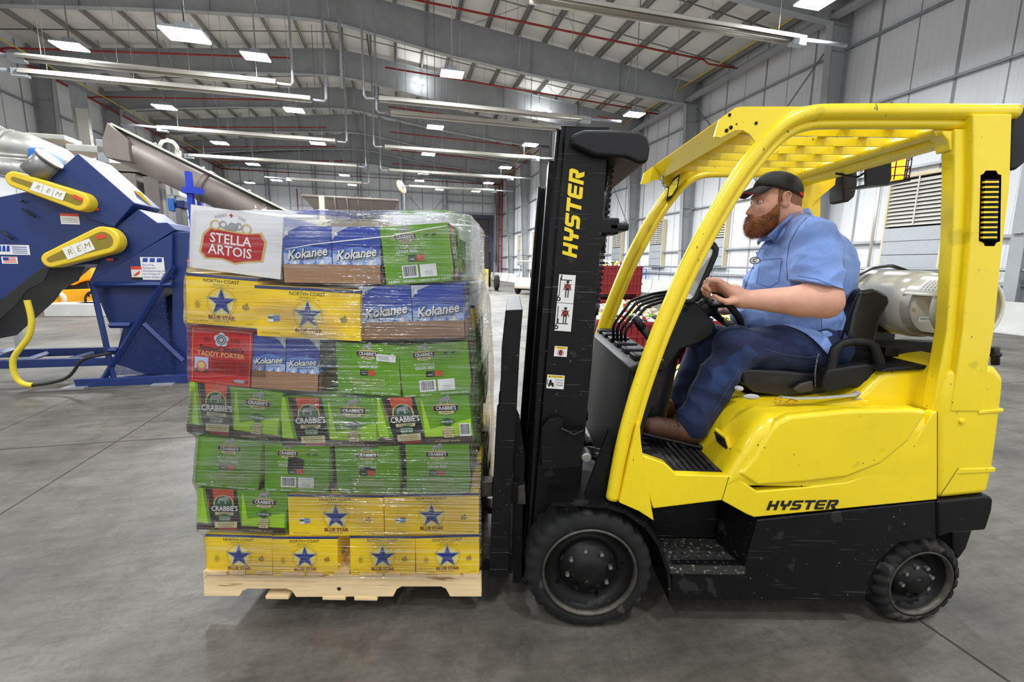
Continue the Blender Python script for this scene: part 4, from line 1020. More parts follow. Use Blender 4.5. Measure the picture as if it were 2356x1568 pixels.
m.ball(SC - sn * .02, (.05, .05, .035), R=Matrix.Rotation(.78, 3, 'Y')); SW = part(m, 'steering_wheel', ['black_plastic'])
kn = SC + (su * math.cos(-2.0) + sv * math.sin(-2.0)) * (R0 - .01)
m = MB(); m.tube([kn, kn + sn * .03], .007, 8); m.ball(kn + sn * .045, .024); part(m, 'steering_knob', ['black_plastic'], parent=SW)
m = MB(); m.tube([SC - sn * .03, SC - sn * .16, SC - sn * .30 + Vector((-.02, 0, -.05)), Vector((cx0 + .2, 2.2, .72))], [.045, .06, .085, .09], 14); m.prism(px([(1570, 690), (1585, 688), (1605, 700), (1640, 745), (1632, 770), (1600, 788), (1560, 800), (1525, 850), (1500, 850), (1515, 790)], 2.12), 2.08, 2.32)
part(m, 'steering_column', ['black_plastic'], bevel=.012, seg=3)
m = MB(); lp = [P(1641, 563, 2.02), P(1647, 573, 2.02), P(1645, 585, 2.02), P(1602, 684, 2.02), P(1592, 693, 2.02), P(1576, 694, 2.02), P(1570, 686, 2.06), P(1574, 670, 2.10), P(1620, 580, 2.12), P(1630, 566, 2.08)]
m.tube(lp, .0135, 10, close=True); DP = part(m, 'display_frame', ['black_plastic'])
m = MB(); m.add([(p + sum(lp, Vector()) / 10 * .12) if False else p for p in lp], [tuple(range(10))]); part(m, 'display_panel', ['louvre_grey'], parent=DP, fix=False, solid=.004)
m = MB(); m.tube([P(1590, 690, 2.05), P(1570, 720, 2.1), P(1560, 760, 2.15)], .013, 8); part(m, 'display_arm', ['black_plastic'], parent=DP)
# ---- seat
m = MB(); m.prism(px([(1702, 852), (1712, 846), (1800, 850), (1900, 862), (1985, 858), (1990, 890), (1960, 905), (1800, 908), (1730, 900), (1706, 880)], 1.98), 1.96, 2.50)
ST = part(m, 'seat_cushion', ['vinyl'], bevel=.03, seg=4)
m = MB(); m.prism(px([(1915, 875), (1935, 800), (1950, 720), (1966, 668), (2004, 662), (2034, 678), (2037, 694), (2018, 730), (2006, 775), (2004, 850), (1990, 885)], 2.02), 1.99, 2.47)
bk = part(m, 'backrest', ['vinyl'], bevel=.028, seg=4)
m = MB(); m.tube([P(1930, 800, 1.985), P(1955, 715, 1.985), P(1973, 676, 1.985), P(2003, 674, 1.985)], .004, 6); part(m, 'piping', ['black_plastic'], parent=bk)
m = MB(); m.prism(px([(1715, 905), (1985, 905), (1990, 925), (1740, 927)], 2.0), 2.0, 2.46); part(m, 'seat_base', ['black_steel'], bevel=.006)
m = MB(); m.prism(px([(1893, 898), (1896, 872), (1905, 850), (1960, 842), (2000, 836), (2026, 850), (2033, 872), (2028, 888), (2010, 895), (1950, 893), (1915, 905)], 1.88), 1.88, 1.94)
m.tube([P(x, y, 1.91) for x, y in ((1905, 880), (1914, 830), (1922, 802), (1936, 789), (1962, 785), (1996, 787), (2010, 796), (2018, 822), (2024, 860))], [.026, .022, .02, .019, .018, .018, .02, .024, .026], 12)
part(m, 'armrest', ['black_plastic'], bevel=.014, seg=3, label='black moulded hip restraint with a loop handle')
m = MB(); q = P(1998, 872, 1.878); m.lathe([(0, -.001), (.012, -.001), (.014, .002)], q, seg=16); part(m, 'armrest_bolt', ['void'])
m = MB(); sp_ = [P(1972, 903, 1.86), P(1960, 909, 1.84), P(1880, 915, 1.83), P(1830, 916, 1.83), P(1795, 912, 1.84)]
m.tube(sp_, .016, 8, flat=(1, .25)); m.tube([P(1968, 900, 1.86), P(1985, 905, 1.86), P(1982, 918, 1.85), P(1966, 916, 1.84)], .008, 8, flat=(1, .5)); BS = part(m, 'seat_belt', ['strap_grey'], label='grey webbing strap lying on the hood')
m = MB(); m.tube([P(1808, 925, 1.83), P(1820, 918, 1.83), P(1834, 922, 1.83), P(1822, 929, 1.83)], .0035, 6, close=True); m.tube([P(1783, 925, 1.83), P(1793, 928, 1.83), P(1798, 920, 1.83), P(1788, 915, 1.83), P(1783, 918, 1.83)], .0035, 6); part(m, 'hook', ['orange_hook'], parent=BS)
m = MB(); m.ball(P(1728, 912, 1.84), (.035, .012, .012)); m.ball(P(1700, 893, 1.95), (.02, .02, .012)); part(m, 'seat_lever', ['strap_grey'], label='small grey seat adjusting paddle')
m = MB(); m.prism(px([(1826, 896), (1845, 882), (1872, 876), (1872, 900), (1840, 904)], 1.93), 1.93, 1.95); part(m, 'buckle', ['hood_under'], bevel=.005)
# cradle under the gas bottle
m = MB(); m.box((1.62, 2.0, 1.15), (2.06, 2.08, 1.22)); m.box((1.62, 2.4, 1.15), (2.06, 2.48, 1.22)); m.box((1.60, 1.9, 1.17), (1.66, 2.55, 1.21)); m.tube([P(2003, 755, 2.15), P(2085, 760, 2.15)], .02, 10); m.tube([(1.69, 2.28, 1.24), (1.66, 2.28, 1.4), (1.70, 2.28, 1.5), (1.78, 2.28, 1.545), (1.88, 2.28, 1.56), (1.98, 2.28, 1.53), (2.05, 2.28, 1.42)], .014, 6, flat=(2.0, .5))
part(m, 'bottle_cradle', ['black_steel'], bevel=.003)
m = MB(); m.tube([P(2290, 798, 1.85), P(2290, 838, 1.85)], .014, 10); m.tube([P(2290, 812, 1.85), P(2290, 818, 1.85)], .02, 10); part(m, 'exhaust_stub', ['black_plastic'])

# ---- gas bottle lying across the truck
GT = thing('propane_tank', 'cream coloured gas bottle lying across the cradle behind the driver', 'gas tank', (1.87, 2.2, 1.24))
gx, gz_, gr = 1.86, 1.385, .152
m = MB(); pr = [(0, 2.62), (.06, 2.61), (.11, 2.585), (.14, 2.55), (gr, 2.49), (gr, 2.08), (.145, 2.03), (.12, 1.985), (.07, 1.955), (0, 1.945)]
m.lathe([(r_, h) for r_, h in pr], (gx, 0, gz_), (0, 1, 0), 48); part(m, 'tank_body', ['tank'], parent=GT)
m = MB(); n = 72
def cut(a_):      # openings in the collar, measured round from the top
    a_ = a_ % 360; return 72 < a_ < 148 or 212 < a_ < 288
rows = []
for k in range(n):
    d0, d1 = 360 / n * k, 360 / n * (k + 1); open_ = cut((d0 + d1) / 2)
    for (y0, y1) in (((1.835, 1.865), (1.965, 2.01)) if open_ else ((1.835, 2.01),)):
        for rr in (.128, .136):
            m.add([(gx + rr * math.sin(math.radians(-q)), y, gz_ + rr * math.cos(math.radians(q))) for q, y in ((d0, y0), (d1, y0), (d1, y1), (d0, y1))], [(0, 1, 2, 3)], 0, True)
m.tube([(gx + .132 * math.sin(2 * PI * k / 48), 1.835, gz_ + .132 * math.cos(2 * PI * k / 48)) for k in range(48)], .0075, 8, close=True)
part(m, 'collar', ['tank'], parent=GT)
m = MB(); m.tube([(gx - .03, 1.96, gz_ + .02), (gx - .03, 1.9, gz_ + .02)], .016, 12); m.tube([(gx - .03, 1.9, gz_ + .02), (gx - .03, 1.86, gz_ + .02)], .024, 6, 1); m.tube([(gx - .06, 1.91, gz_), (gx + .05, 1.91, gz_ + .02)], .014, 10); m.tube([(gx + .06, 1.96, gz_), (gx + .06, 1.88, gz_)], .012, 10)
part(m, 'valve', ['brass', 'guard_yellow'], parent=GT)
de = MB(); A_ = Art(de, (gx - .075, 1.9525 - .012, gz_ - .055), (1, 0, 0), (0, 0, 1)); A_.rect(-.03, -.011, .03, .011, 0); A_.text('VAPOR', 0, 0, .015, 1, bold=.01); part(de, 'vapor_label', ['decal_white', 'decal_black'], parent=GT, fix=False)
de = MB()
for k in range(6):
    a0, a1 = math.radians(-60 + k * 5), math.radians(-55 + k * 5); de.add([(gx + .1368 * math.sin(a0), 1.87, gz_ + .1368 * math.cos(a0)), (gx + .1368 * math.sin(a1), 1.87, gz_ + .1368 * math.cos(a1)), (gx + .1368 * math.sin(a1), 1.96, gz_ + .1368 * math.cos(a1)), (gx + .1368 * math.sin(a0), 1.96, gz_ + .1368 * math.cos(a0))], [(0, 1, 2, 3)], 0)
    for j in range(4):
        if k < 5: de.add([(gx + .1372 * math.sin(a0 + .01), 1.88 + j * .018, gz_ + .1372 * math.cos(a0 + .01)), (gx + .1372 * math.sin(a1 - .02), 1.88 + j * .018, gz_ + .1372 * math.cos(a1 - .02)), (gx + .1372 * math.sin(a1 - .02), 1.888 + j * .018, gz_ + .1372 * math.cos(a1 - .02)), (gx + .1372 * math.sin(a0 + .01), 1.888 + j * .018, gz_ + .1372 * math.cos(a0 + .01))], [(0, 1, 2, 3)], 1)
part(de, 'tank_label', ['decal_white', 'seam_grey'], parent=GT, fix=False)
# ================================================================== the palletised load
LY = 1.775
# art of each printed face; (w, h) of the face, origin at its lower left corner
CM = ['carton_yellow', 'carton_green', 'carton_white', 'carton_red', 'cardboard', 'c_blue', 'c_navy', 'c_cream', 'c_maroon', 'c_black', 'c_white', 'c_green_light', 'c_green_dark', 'c_orange', 'c_red', 'c_gold', 'c_tan', 'c_brown', 'c_grey', 'c_silver', 'c_ice', 'c_sky', 'c_olive', 'c_lemon', 'c_blue2', 'c_green', 'c_red_dark', 'c_yellow2']
I = {n: i for i, n in enumerate(CM)}
def lemon(a, x, y, s):
    a.poly(disc(x, y - .1 * s, .42 * s, .3 * s, 14), I['c_olive']); a.poly(disc(x + .03 * s, y - .05 * s, .33 * s, .2 * s, 14), I['c_lemon'])
    a.poly([(x - .05 * s, y + .1 * s), (x + .12 * s, y + .5 * s), (x + .3 * s, y + .35 * s), (x + .15 * s, y + .12 * s)], I['c_olive']); a.poly(disc(x - .2 * s, y + .12 * s, .12 * s, .12 * s, 10), I['c_olive'])
def art_star(a, w, h, end):
    k = I
    a.rect(.0, h - .012, w, h, k['c_navy'])
    cx = w * .5; s = h
    a.text('NORTH', cx - .195 * s, h * .875, .098 * s, k['c_black'], bold=.004, xs=.95, align='CENTER'); a.text('COAST', cx + .195 * s, h * .875, .098 * s, k['c_black'], bold=.004, xs=.95)
    a.star(cx, h * .88, .03 * s, k['c_black'], .3, 4)
    a.text('BREWING CO.', cx, h * .805, .042 * s, k['c_black'], bold=.002, space=1.3); a.text('INDEPENDENT SINCE 1988', cx, h * .76, .028 * s, k['c_black'], space=1.5)
    a.ring(cx, h * .46, .29 * s, .006 * s, k['c_olive'], 36); a.poly(disc(cx, h * .46, .235 * s, .235 * s, 30), k['c_cream'])
    a.star(cx, h * .465, .325 * s, k['c_black']); a.star(cx, h * .465, .31 * s, k['c_white']); a.star(cx, h * .465, .285 * s, k['c_blue2']); 
    # facets of the star
    p = star(cx, h * .465, .275 * s); a.k += 1; kk = a.k * .34 + .6
    for i in range(0, 10, 2): a.mb.add([a.at(cx, h * .465, kk), a.at(*p[i], kk), a.at(*p[(i + 1) % 10], kk)], [(0, 1, 2)], k['c_blue'])
    a.text('BLUE STAR', cx, h * .155, .115 * s, k['c_maroon'], bold=.022, xs=.95); a.text('WHEAT BEER', cx, h * .085, .042 * s, k['c_blue'], bold=.01, space=1.3)
    lemon(a, w * .84, h * .42, .16 * s)
    if end:
        a.ring(w * .165, h * .4, .05 * s, .008 * s, k['c_black'], 18); a.text('B', w * .165, h * .4, .06 * s, k['c_black'], bold=.01); a.rect(w * .165 - .05 * s, h * .325, w * .165 + .05 * s, h * .332, k['c_black']); a.text('Certified', w * .165, h * .48, .025 * s, k['c_black'])
        a.text('BREWED & BOTTLED BY', w * .05, h * .16, .024 * s, k['c_black'], align='LEFT', space=1.2)
    else:
        a.rect(w * .12, h * .3, w * .17, h * .44, k['c_white']); a.rect(w * .17, h * .32, w * .225, h * .43, k['c_sky']); a.rect(w * .12, h * .36, w * .17, h * .41, k['c_green_dark']); a.text('NON GMO', w * .198, h * .375, .026 * s, k['c_white'])
    a.text('24-12 FL. OZ. BOTTLES', w * .05, h * .075, .036 * s, k['c_black'], align='LEFT', bold=.004); a.text('4-6 PACKS', w * .95, h * .075, .034 * s, k['c_black'], align='RIGHT', bold=.004)
    a.text('BREWED & BOTTLED BY NORTH COAST BREWING CO. FORT BRAGG, CALIFORNIA', cx, h * .03, .026 * s, k['c_black'], space=1.15)
def elephant(a, x, y, s, mi):
    a.poly([(x - .5 * s, y), (x - .38 * s, y), (x - .33 * s, y + .25 * s), (x + .1 * s, y + .25 * s), (x + .12 * s, y), (x + .26 * s, y), (x + .3 * s, y + .35 * s), (x + .3 * s, y + .6 * s), (x - .1 * s, y + .66 * s), (x - .45 * s, y + .55 * s), (x - .52 * s, y + .3 * s)], mi)
    a.poly(disc(x + .28 * s, y + .62 * s, .22 * s, .24 * s, 12), mi); a.poly([(x + .42 * s, y + .6 * s), (x + .56 * s, y + .2 * s), (x + .48 * s, y + .18 * s), (x + .34 * s, y + .5 * s)], mi)
def crest(a, x, y, s):      # the black name plate with its ribbon and animal
    k = I; elephant(a, x, y + .18 * s, .42 * s, k['c_grey'])
    a.poly([(x - .5 * s, y - .11 * s), (x + .5 * s, y - .11 * s), (x + .5 * s, y + .13 * s), (x + .2 * s, y + .19 * s), (x - .2 * s, y + .19 * s), (x - .5 * s, y + .13 * s)], k['c_gold'])
    a.poly([(x - .485 * s, y - .095 * s), (x + .485 * s, y - .095 * s), (x + .485 * s, y + .12 * s), (x - .485 * s, y + .12 * s)], k['c_black'])
    a.text("CRABBIE'S", x, y + .01 * s, .205 * s, k['c_white'], bold=.018, xs=.86)
    a.poly([(x - .3 * s, y - .11 * s), (x + .3 * s, y - .11 * s), (x + .3 * s, y - .2 * s), (x, y - .25 * s), (x - .3 * s, y - .2 * s)], k['c_tan']); a.text('ORIGINAL', x, y - .165 * s, .085 * s, k['c_black'], bold=.01)
def barcode(a, x0, y0, x1, y1):
    a.rect(x0, y0, x1, y1, I['c_white']); r = random.Random(3); x = x0 + (x1 - x0) * .08; a.k += 1; kb_ = a.k * .34 + .6
    while x < x1 - (x1 - x0) * .1:
        w = (x1 - x0) * r.choice([.018, .03, .045]); a.poly([(x, y0 + (y1 - y0) * .14), (x + w, y0 + (y1 - y0) * .14), (x + w, y1 - (y1 - y0) * .08), (x, y1 - (y1 - y0) * .08)], I['c_black'], kb_); x += w + (x1 - x0) * r.choice([.02, .035])
def art_crab_end(a, w, h, code, hole=0):
    k = I; cx = w * (.36 if code else .5); s = w * (.36 if not code else .33)
    crest(a, cx if code else w * .5, h * .8, s)
    tx = w * .22 if code else w * .5; al = 'LEFT' if False else 'CENTER'
    tx = cx if code else w * .5
    a.text('ALCOHOLIC', tx, h * .625, .062 * h, k['c_white'], bold=.004, space=1.15, align=al); a.text('GINGER BEER', tx, h * .555, .075 * h, k['c_white'], bold=.014, align=al, xs=.8)
    if hole: a.poly([(w * .36, h * .45), (w * .37, h * .73), (w * .5, h * .74), (w * .62, h * .68), (w * .6, h * .48), (w * .5, h * .45)] if hole == 1 else [(w * .38, h * .47), (w * .37, h * .53), (w * .5, h * .56), (w * .63, h * .52), (w * .62, h * .46)], k['c_black'])
    a.rect(w * .37, h * .38, w * .46, h * .49, k['c_black']); a.rect(w * .46, h * .38, w * .5, h * .49, k['c_green_dark']); a.rect(w * .5, h * .38, w * .61, h * .49, k['c_orange'])
    a.text("CRABBIE'S", w * .43, h * .42, .03 * h, k['c_white'], bold=.01, xs=.6)
    if code:
        barcode(a, w * .26, h * .1, w * .5, h * .32); a.rect(w * .53, h * .1, w * .78, h * .32, k['c_white'])
        for i in range(3): a.rect(w * .6, h * (.13 + i * .03), w * .72, h * (.138 + i * .03), k['c_grey'])
        elephant(a, w * .68, h * .78, w * .06, k['c_green_dark']); elephant(a, w * .79, h * .78, w * .06, k['c_green_dark'])
        for i in range(3): a.text('Registered trade marks of the makers', w * .74, h * (.9 - i * .03), .024 * h, k['c_gold'])
    else:
        a.text('GLASS HANDLE WITH CARE', w * .5, h * .3, .05 * h, k['c_tan'], bold=.012)
        for i, t in enumerate(('PRODUCED AND BOTTLED BY HALEWOOD INTERNATIONAL LTD.', 'WILSON ROAD, HUYTON, LIVERPOOL L36 6AD ENGLAND', 'IMPORTED BY ST KILLIAN IMPORTING CO., EVERETT MA', 'CONTAINS ALCOHOL. PLEASE RECYCLE.')): a.text(t, w * .5, h * (.255 - i * .035), .029 * h, k['c_tan'], bold=.006, xs=.85)
        a.rect(w * .25, h * .1, w * .3, h * .125, k['c_white']); a.rect(w * .23, h * .1, w * .25, h * .125, k['c_blue']); a.text('CrabbiesUSA  www.crabbiesgingerbeer.com', w * .56, h * .11, .03 * h, k['c_tan'])
    a.text('6x4x330ml', w * .04, h * .045, .05 * h, k['c_white'], align='LEFT', bold=.012, xs=.85); a.text('4.8% alc./vol.', w * .26, h * .045, .05 * h, k['c_white'], align='LEFT', bold=.012, xs=.85); a.text('CARTON WEIGHT 14.08 KG', w * .97, h * .045, .05 * h, k['c_white'], align='RIGHT', bold=.012, xs=.85)
def art_crab_long(a, w, h, code=0, mir=0):
    k = I
    a.poly([(0, .0), (w * .13, 0), (w * .05, h), (0, h)], k['c_green_light'])
    a.poly([(w * .5, h * .05), (w * .98 if not code else w, h * .05), (w * .98 if not code else w, h * .5), (w * .5, h * .92), (w * .49, h * .9)], k['c_green_light']) if True else None
    a.poly([(w * .56, h * .3), (w, h * .5), (w, h), (w * .5, h)], k['c_green'])
    # bottle, leaning
    a.poly([(w * .17, 0), (w * .5, 0), (w * .43, h), (w * .08, h)], k['c_black']); a.poly([(w * .12, h * .55), (w * .4, h * .6), (w * .4, h), (w * .1, h)], k['c_orange']); a.poly([(w * .24, 0), (w * .45, 0), (w * .44, h * .14), (w * .24, h * .12)], k['c_red_dark'])
    a.poly([(w * .14, h * .5), (w * .2, h * .5), (w * .16, h), (w * .1, h)], k['c_black'])
    cx, cy = w * .29, h * .75
    a.poly(disc(cx, cy - .02, w * .115, h * .22, 24), k['c_gold']); a.poly(disc(cx, cy - .02, w * .1, h * .2, 24), k['c_green_dark']); elephant(a, cx, cy - h * .1, w * .12, k['c_grey'])
    a.poly([(w * .155, h * .43), (w * .455, h * .46), (w * .455, h * .62), (w * .155, h * .6)], k['c_black']); a.text("CRABBIE'S", w * .305, h * .53, .17 * h, k['c_white'], bold=.02, xs=.78, rot=.05)
    a.poly([(w * .2, h * .37), (w * .4, h * .38), (w * .41, h * .45), (w * .2, h * .44)], k['c_tan']); a.text('ORIGINAL', w * .305, h * .41, .065 * h, k['c_black'], bold=.012, rot=.05)
    a.poly(disc(w * .31, h * .3, w * .075, h * .1, 20), k['c_green_dark']); a.text('ALCOHOLIC', w * .31, h * .325, .045 * h, k['c_white'], bold=.01); a.text('GINGER BEER', w * .31, h * .275, .05 * h, k['c_white'], bold=.012, xs=.8)
    a.poly([(w * .2, h * .06), (w * .45, h * .08), (w * .45, h * .23), (w * .2, h * .2)], k['c_tan'])
    for i, t in enumerate(('MALT BEVERAGE WITH NATURAL', 'FLAVORS AND CARAMEL COLOR', '11.2FL OZ (330ml) 4.8% ALC/VOL')): a.text(t, w * .325, h * (.18 - i * .04), .034 * h, k['c_brown'], bold=.006, xs=.72, rot=.05)
    a.poly([(0, 0), (w * .17, 0), (w * .16, h * .14), (0, h * .17)], k['c_brown']); a.poly([(w * .5, 0), (w, 0), (w, h * .13), (w * .49, h * .14)], k['c_brown'])
    crest(a, w * .75, h * .74, w * .27)
    a.poly(disc(w * .75, h * .45, w * .055, h * .085, 18), k['c_green_dark']); a.rect(w * .675, h * .42, w * .825, h * .49, k['c_green_dark']); a.text('IMPORTED', w * .75, h * .455, .055 * h, k['c_white'], bold=.012)
    a.rect(w * .7, h * .12, w * .805, h * .35, k['c_tan'])
    for i in range(4): a.text(('ORIGINAL', 'GINGER BEER', 'BREWED WITH', 'GINGER')[i], w * .752, h * (.31 - i * .05), .036 * h, k['c_brown'], bold=.008)
    a.text('6x4x11.2FLOZ(330ml)  4.8% ALC/VOL', w * .6, h * .045, .045 * h, k['c_tan'], align='LEFT', bold=.01, xs=.72)
    if code: barcode(a, w * .87, h * .14, w * .99, h * .42)
def art_kok_pack(a, x0, x1, h0, h1, flip=0):
    k = I; w = x1 - x0; h = h1 - h0
    a.rect(x0, h0, x1, h1, k['c_blue']); a.poly([(x0, h0), (x1, h0), (x1, h0 + h * .42), (x0 + w * .5, h0 + h * .52), (x0, h0 + h * .4)], k['c_sky']); a.poly([(x0, h0), (x1, h0), (x1, h0 + h * .24), (x0 + w * .6, h0 + h * .34), (x0 + w * .3, h0 + h * .26), (x0, h0 + h * .34)], k['c_ice'])
    for i in range(7):
        q = x0 + w * i / 7; a.poly([(q, h0), (q + w / 7, h0), (q + w / 10, h0 + h * (.1 + .06 * ((i * 37) % 3)))], k['c_white'] if i % 2 else k['c_sky'])
    if flip: a.poly([(x1 - w * .38, h1), (x1 - w * .2, h1 - h * .12), (x1, h1 - h * .32), (x1, h1)], k['c_silver']); a.text('6', x1 - w * .1, h1 - h * .12, .16 * h, k['c_white'], bold=.02)
    else: a.poly([(x0, h1), (x0, h1 - h * .34), (x0 + w * .12, h1 - h * .14), (x0 + w * .36, h1)], k['c_silver']); a.text('6', x0 + w * .09, h1 - h * .17, .17 * h, k['c_white'], bold=.02)
    a.text('TRADITIONALLY BREWED', x0 + w * .6, h0 + h * .52, .04 * h, k['c_navy'], bold=.006)
    a.text('Kokanee', x0 + w * .5, h0 + h * .315, .265 * w, k['c_black'], bold=.055, rot=.12, shear=.3, xs=.9, space=.98); a.text('Kokanee', x0 + w * .49, h0 + h * .325, .265 * w, k['c_white'], bold=.02, rot=.12, shear=.3, xs=.9, space=.98)
    a.text('GLACIER FRESH BEER', x0 + w * .58, h0 + h * .18, .055 * w, k['c_navy'], bold=.012, rot=.08, shear=.3)

def carton(name, label, cat, kind, w, h, d, code=0, hole=0, group='beer cartons wrapped on the pallet', rag=.004):
    """a carton standing at the origin: x across its face, face at y=0, depth back along y. The face art is part of the carton's own print."""
    t = thing(name, label, cat, group=group)
    m = MB(); base = {'star': 0, 'star_end': 0, 'crab': 1, 'crab_end': 1, 'white': 2, 'stella': 2, 'red': 3, 'kok': 4, 'ice': 2}[kind]
    rr = random.Random(hash((label, w)) % 1000 if False else len(label) * 7 + int(w * 1000))
    if kind == 'kok':
        th = h * .34
        n = 2; g = .004; ww = (w - g * 3) / n
        for (a_, b_) in (((0, 0, 0), (w, .004, th)), ((0, d - .004, 0), (w, d, th)), ((0, 0, 0), (.004, d, th)), ((w - .004, 0, 0), (w, d, th)), ((0, 0, 0), (w, d, .004))): m.box(a_, b_)
        m.build('cardboard_tray', ['cardboard'], t)
        for j in range(2):
            for i in range(n):
                x0 = g + i * (ww + g); y0 = .006 + j * (d / 2 - .004); q = MB()
                q.box((x0, y0, .005), (x0 + ww, y0 + d / 2 - .012, h - .002), I['c_blue'])
                if j == 0:
                    A_ = Art(q, (0, y0, 0), (1, 0, 0), (0, 0, 1)); art_kok_pack(A_, x0, x0 + ww, th * .9, h - .003, code)
                if i == n - 1:
                    A_ = Art(q, (x0 + ww, y0, 0), (0, 1, 0), (0, 0, 1), .0004); A_.rect(0, th, d / 2 - .014, h - .004, I['c_sky']); A_.rect(0, h * .6, d / 2 - .014, h - .004, I['c_navy']); A_.text('Kokanee', d / 4, h * .55, .055, I['c_white'], bold=.02, rot=.12, shear=.3)
                q.build('six_pack', CM, t, fix=False)
        return t
    # a slightly bowed box: front face as a grid so that it swells
    nx, nz = 6, 5; rows = []
    for j in range(nz + 1):
        rows.append([(w * i / nx, 0, h * j / nz) for i in range(nx + 1)])
    m.grid(rows, base, False)
    m.add([(0, 0, 0), (w, 0, 0), (w, d, 0), (0, d, 0), (0, 0, h), (w, 0, h), (w, d, h), (0, d, h)], [(0, 3, 2, 1), (4, 5, 6, 7), (1, 2, 6, 5), (2, 3, 7, 6), (3, 0, 4, 7)], base)
    A_ = Art(m, (0, 0, 0), (1, 0, 0), (0, 0, 1))
    S_ = Art(m, (w, 0, 0), (0, 1, 0), (0, 0, 1))        # right-hand side
    if kind == 'star': art_star(A_, w, h, False); art_star(S_, d, h, True)
    elif kind == 'star_end': art_star(A_, w, h, True); art_star(S_, d, h, False)
    elif kind == 'crab': art_crab_long(A_, w, h, code); art_crab_end(S_, d, h, 0)
    elif kind == 'crab_end': art_crab_end(A_, w, h, code, hole); art_crab_long(S_, d, h, 0)
    elif kind == 'stella':
        k = I; cx, cy = w * .44, h * .43
        p = [(cx - .11, cy - .035), (cx - .1, cy + .03), (cx - .075, cy + .055), (cx + .06, cy + .05), (cx + .11, cy + .06), (cx + .13, cy + .03), (cx + .12, cy - .04), (cx + .06, cy - .05), (cx + .02, cy - .062), (cx - .03, cy - .05), (cx - .09, cy - .055)]
        A_.poly([(x * 1.0 + (x - cx) * .08, y + (y - cy) * .12) for x, y in p], k['c_gold']); A_.poly([(x, y) for x, y in p], k['c_red'])
        A_.text('STELLA', cx, cy + .022, .052, k['c_white'], bold=.012, xs=.95); A_.text('ARTOIS', cx, cy - .022, .052, k['c_white'], bold=.012, xs=.95)
        for q in (-1, 1): A_.ring(cx + q * .06, cy + .072, .02, .006, k['c_gold'], 14); A_.ring(cx + q * .03, cy + .078, .014, .005, k['c_grey'], 14)
        A_.star(cx, cy + .115, .01, k['c_red'], .35, 4); A_.text('ANNO', cx - .04, cy + .108, .016, k['c_grey'], rot=.3); A_.text('1366', cx + .04, cy + .108, .016, k['c_grey'], rot=-.3); A_.poly([(cx - .025, cy + .06), (cx, cy + .09), (cx + .03, cy + .085), (cx + .02, cy + .06)], k['c_grey'])
    elif kind == 'red':
        k = I; A_.rect(0, h * .92, w, h, k['c_red_dark'])
        for a_, b_, c_, d_ in ((.03, .04, .97, .045), (.03, .96, .97, .965)): A_.rect(w * a_, h * b_, w * c_, h * d_, k['c_gold'])
        for x in (.03, .965): A_.rect(w * x, h * .04, w * x + .0015, h * .965, k['c_gold'])
        cx = w * .5
        for i in range(5):
            a_ = PI / 2 + i * 2 * PI / 5; A_.poly(disc(cx + .018 * math.cos(a_), h * .8 + .018 * math.sin(a_), .013, .013, 12), k['c_silver'])
        A_.ring(cx, h * .8, .019, .003, k['c_black'], 18); A_.ring(cx, h * .8, .012, .003, k['c_black'], 14); A_.poly(disc(cx, h * .8, .006, .006, 10), k['c_silver'])
        A_.text('Est.', cx - .055, h * .79, .02, k['c_black'], shear=.3); A_.text('1758', cx + .055, h * .79, .02, k['c_black'])
        A_.text("Samuel Smith's", cx, h * .635, .033, k['c_black'], bold=.014, shear=.15, xs=.9); A_.text('TADDY PORTER', cx, h * .535, .028, k['c_gold'], bold=.008, xs=.92)
        A_.rect(w * .08, h * .2, w * .3, h * .47, k['c_ice']); A_.rect(w * .08, h * .2, w * .3, h * .27, k['c_brown']); A_.poly(disc(w * .19, h * .31, w * .08, h * .1, 14), k['c_orange']); A_.poly(disc(w * .19, h * .33, w * .06, h * .06, 14), k['c_gold'])
        for i in range(9): A_.text('brewed with well water using the traditional stone', w * .35, h * (.45 - i * .028), .0105, k['c_black'], align='LEFT', xs=1.02)
        A_.poly(disc(w * .82, h * .1, w * .1, h * .03, 14), k['c_silver']); A_.text('Samuel Smith', w * .82, h * .1, .010, k['c_black'])
    elif kind == 'ice':
        for A2, W in ((A_, w), (S_, d)):
            A2.text('ICE', W * .5, h * .75, .06, I['c_red'], rot=PI); A2.rect(W * .15, h * .3, W * .85, h * .305, I['c_red']); A2.rect(W * .15, h * .6, W * .85, h * .605, I['c_red']); A2.rect(W * .15, h * .3, W * .155, h * .6, I['c_red']); A2.rect(W * .845, h * .3, W * .85, h * .6, I['c_red']); A2.text('SMIRNOFF', W * .5, h * .45, .045, I['c_red_dark'], rot=PI, bold=.01)
    o = m.build('printed_box', CM, t, fix=False, clean=False)
    return t

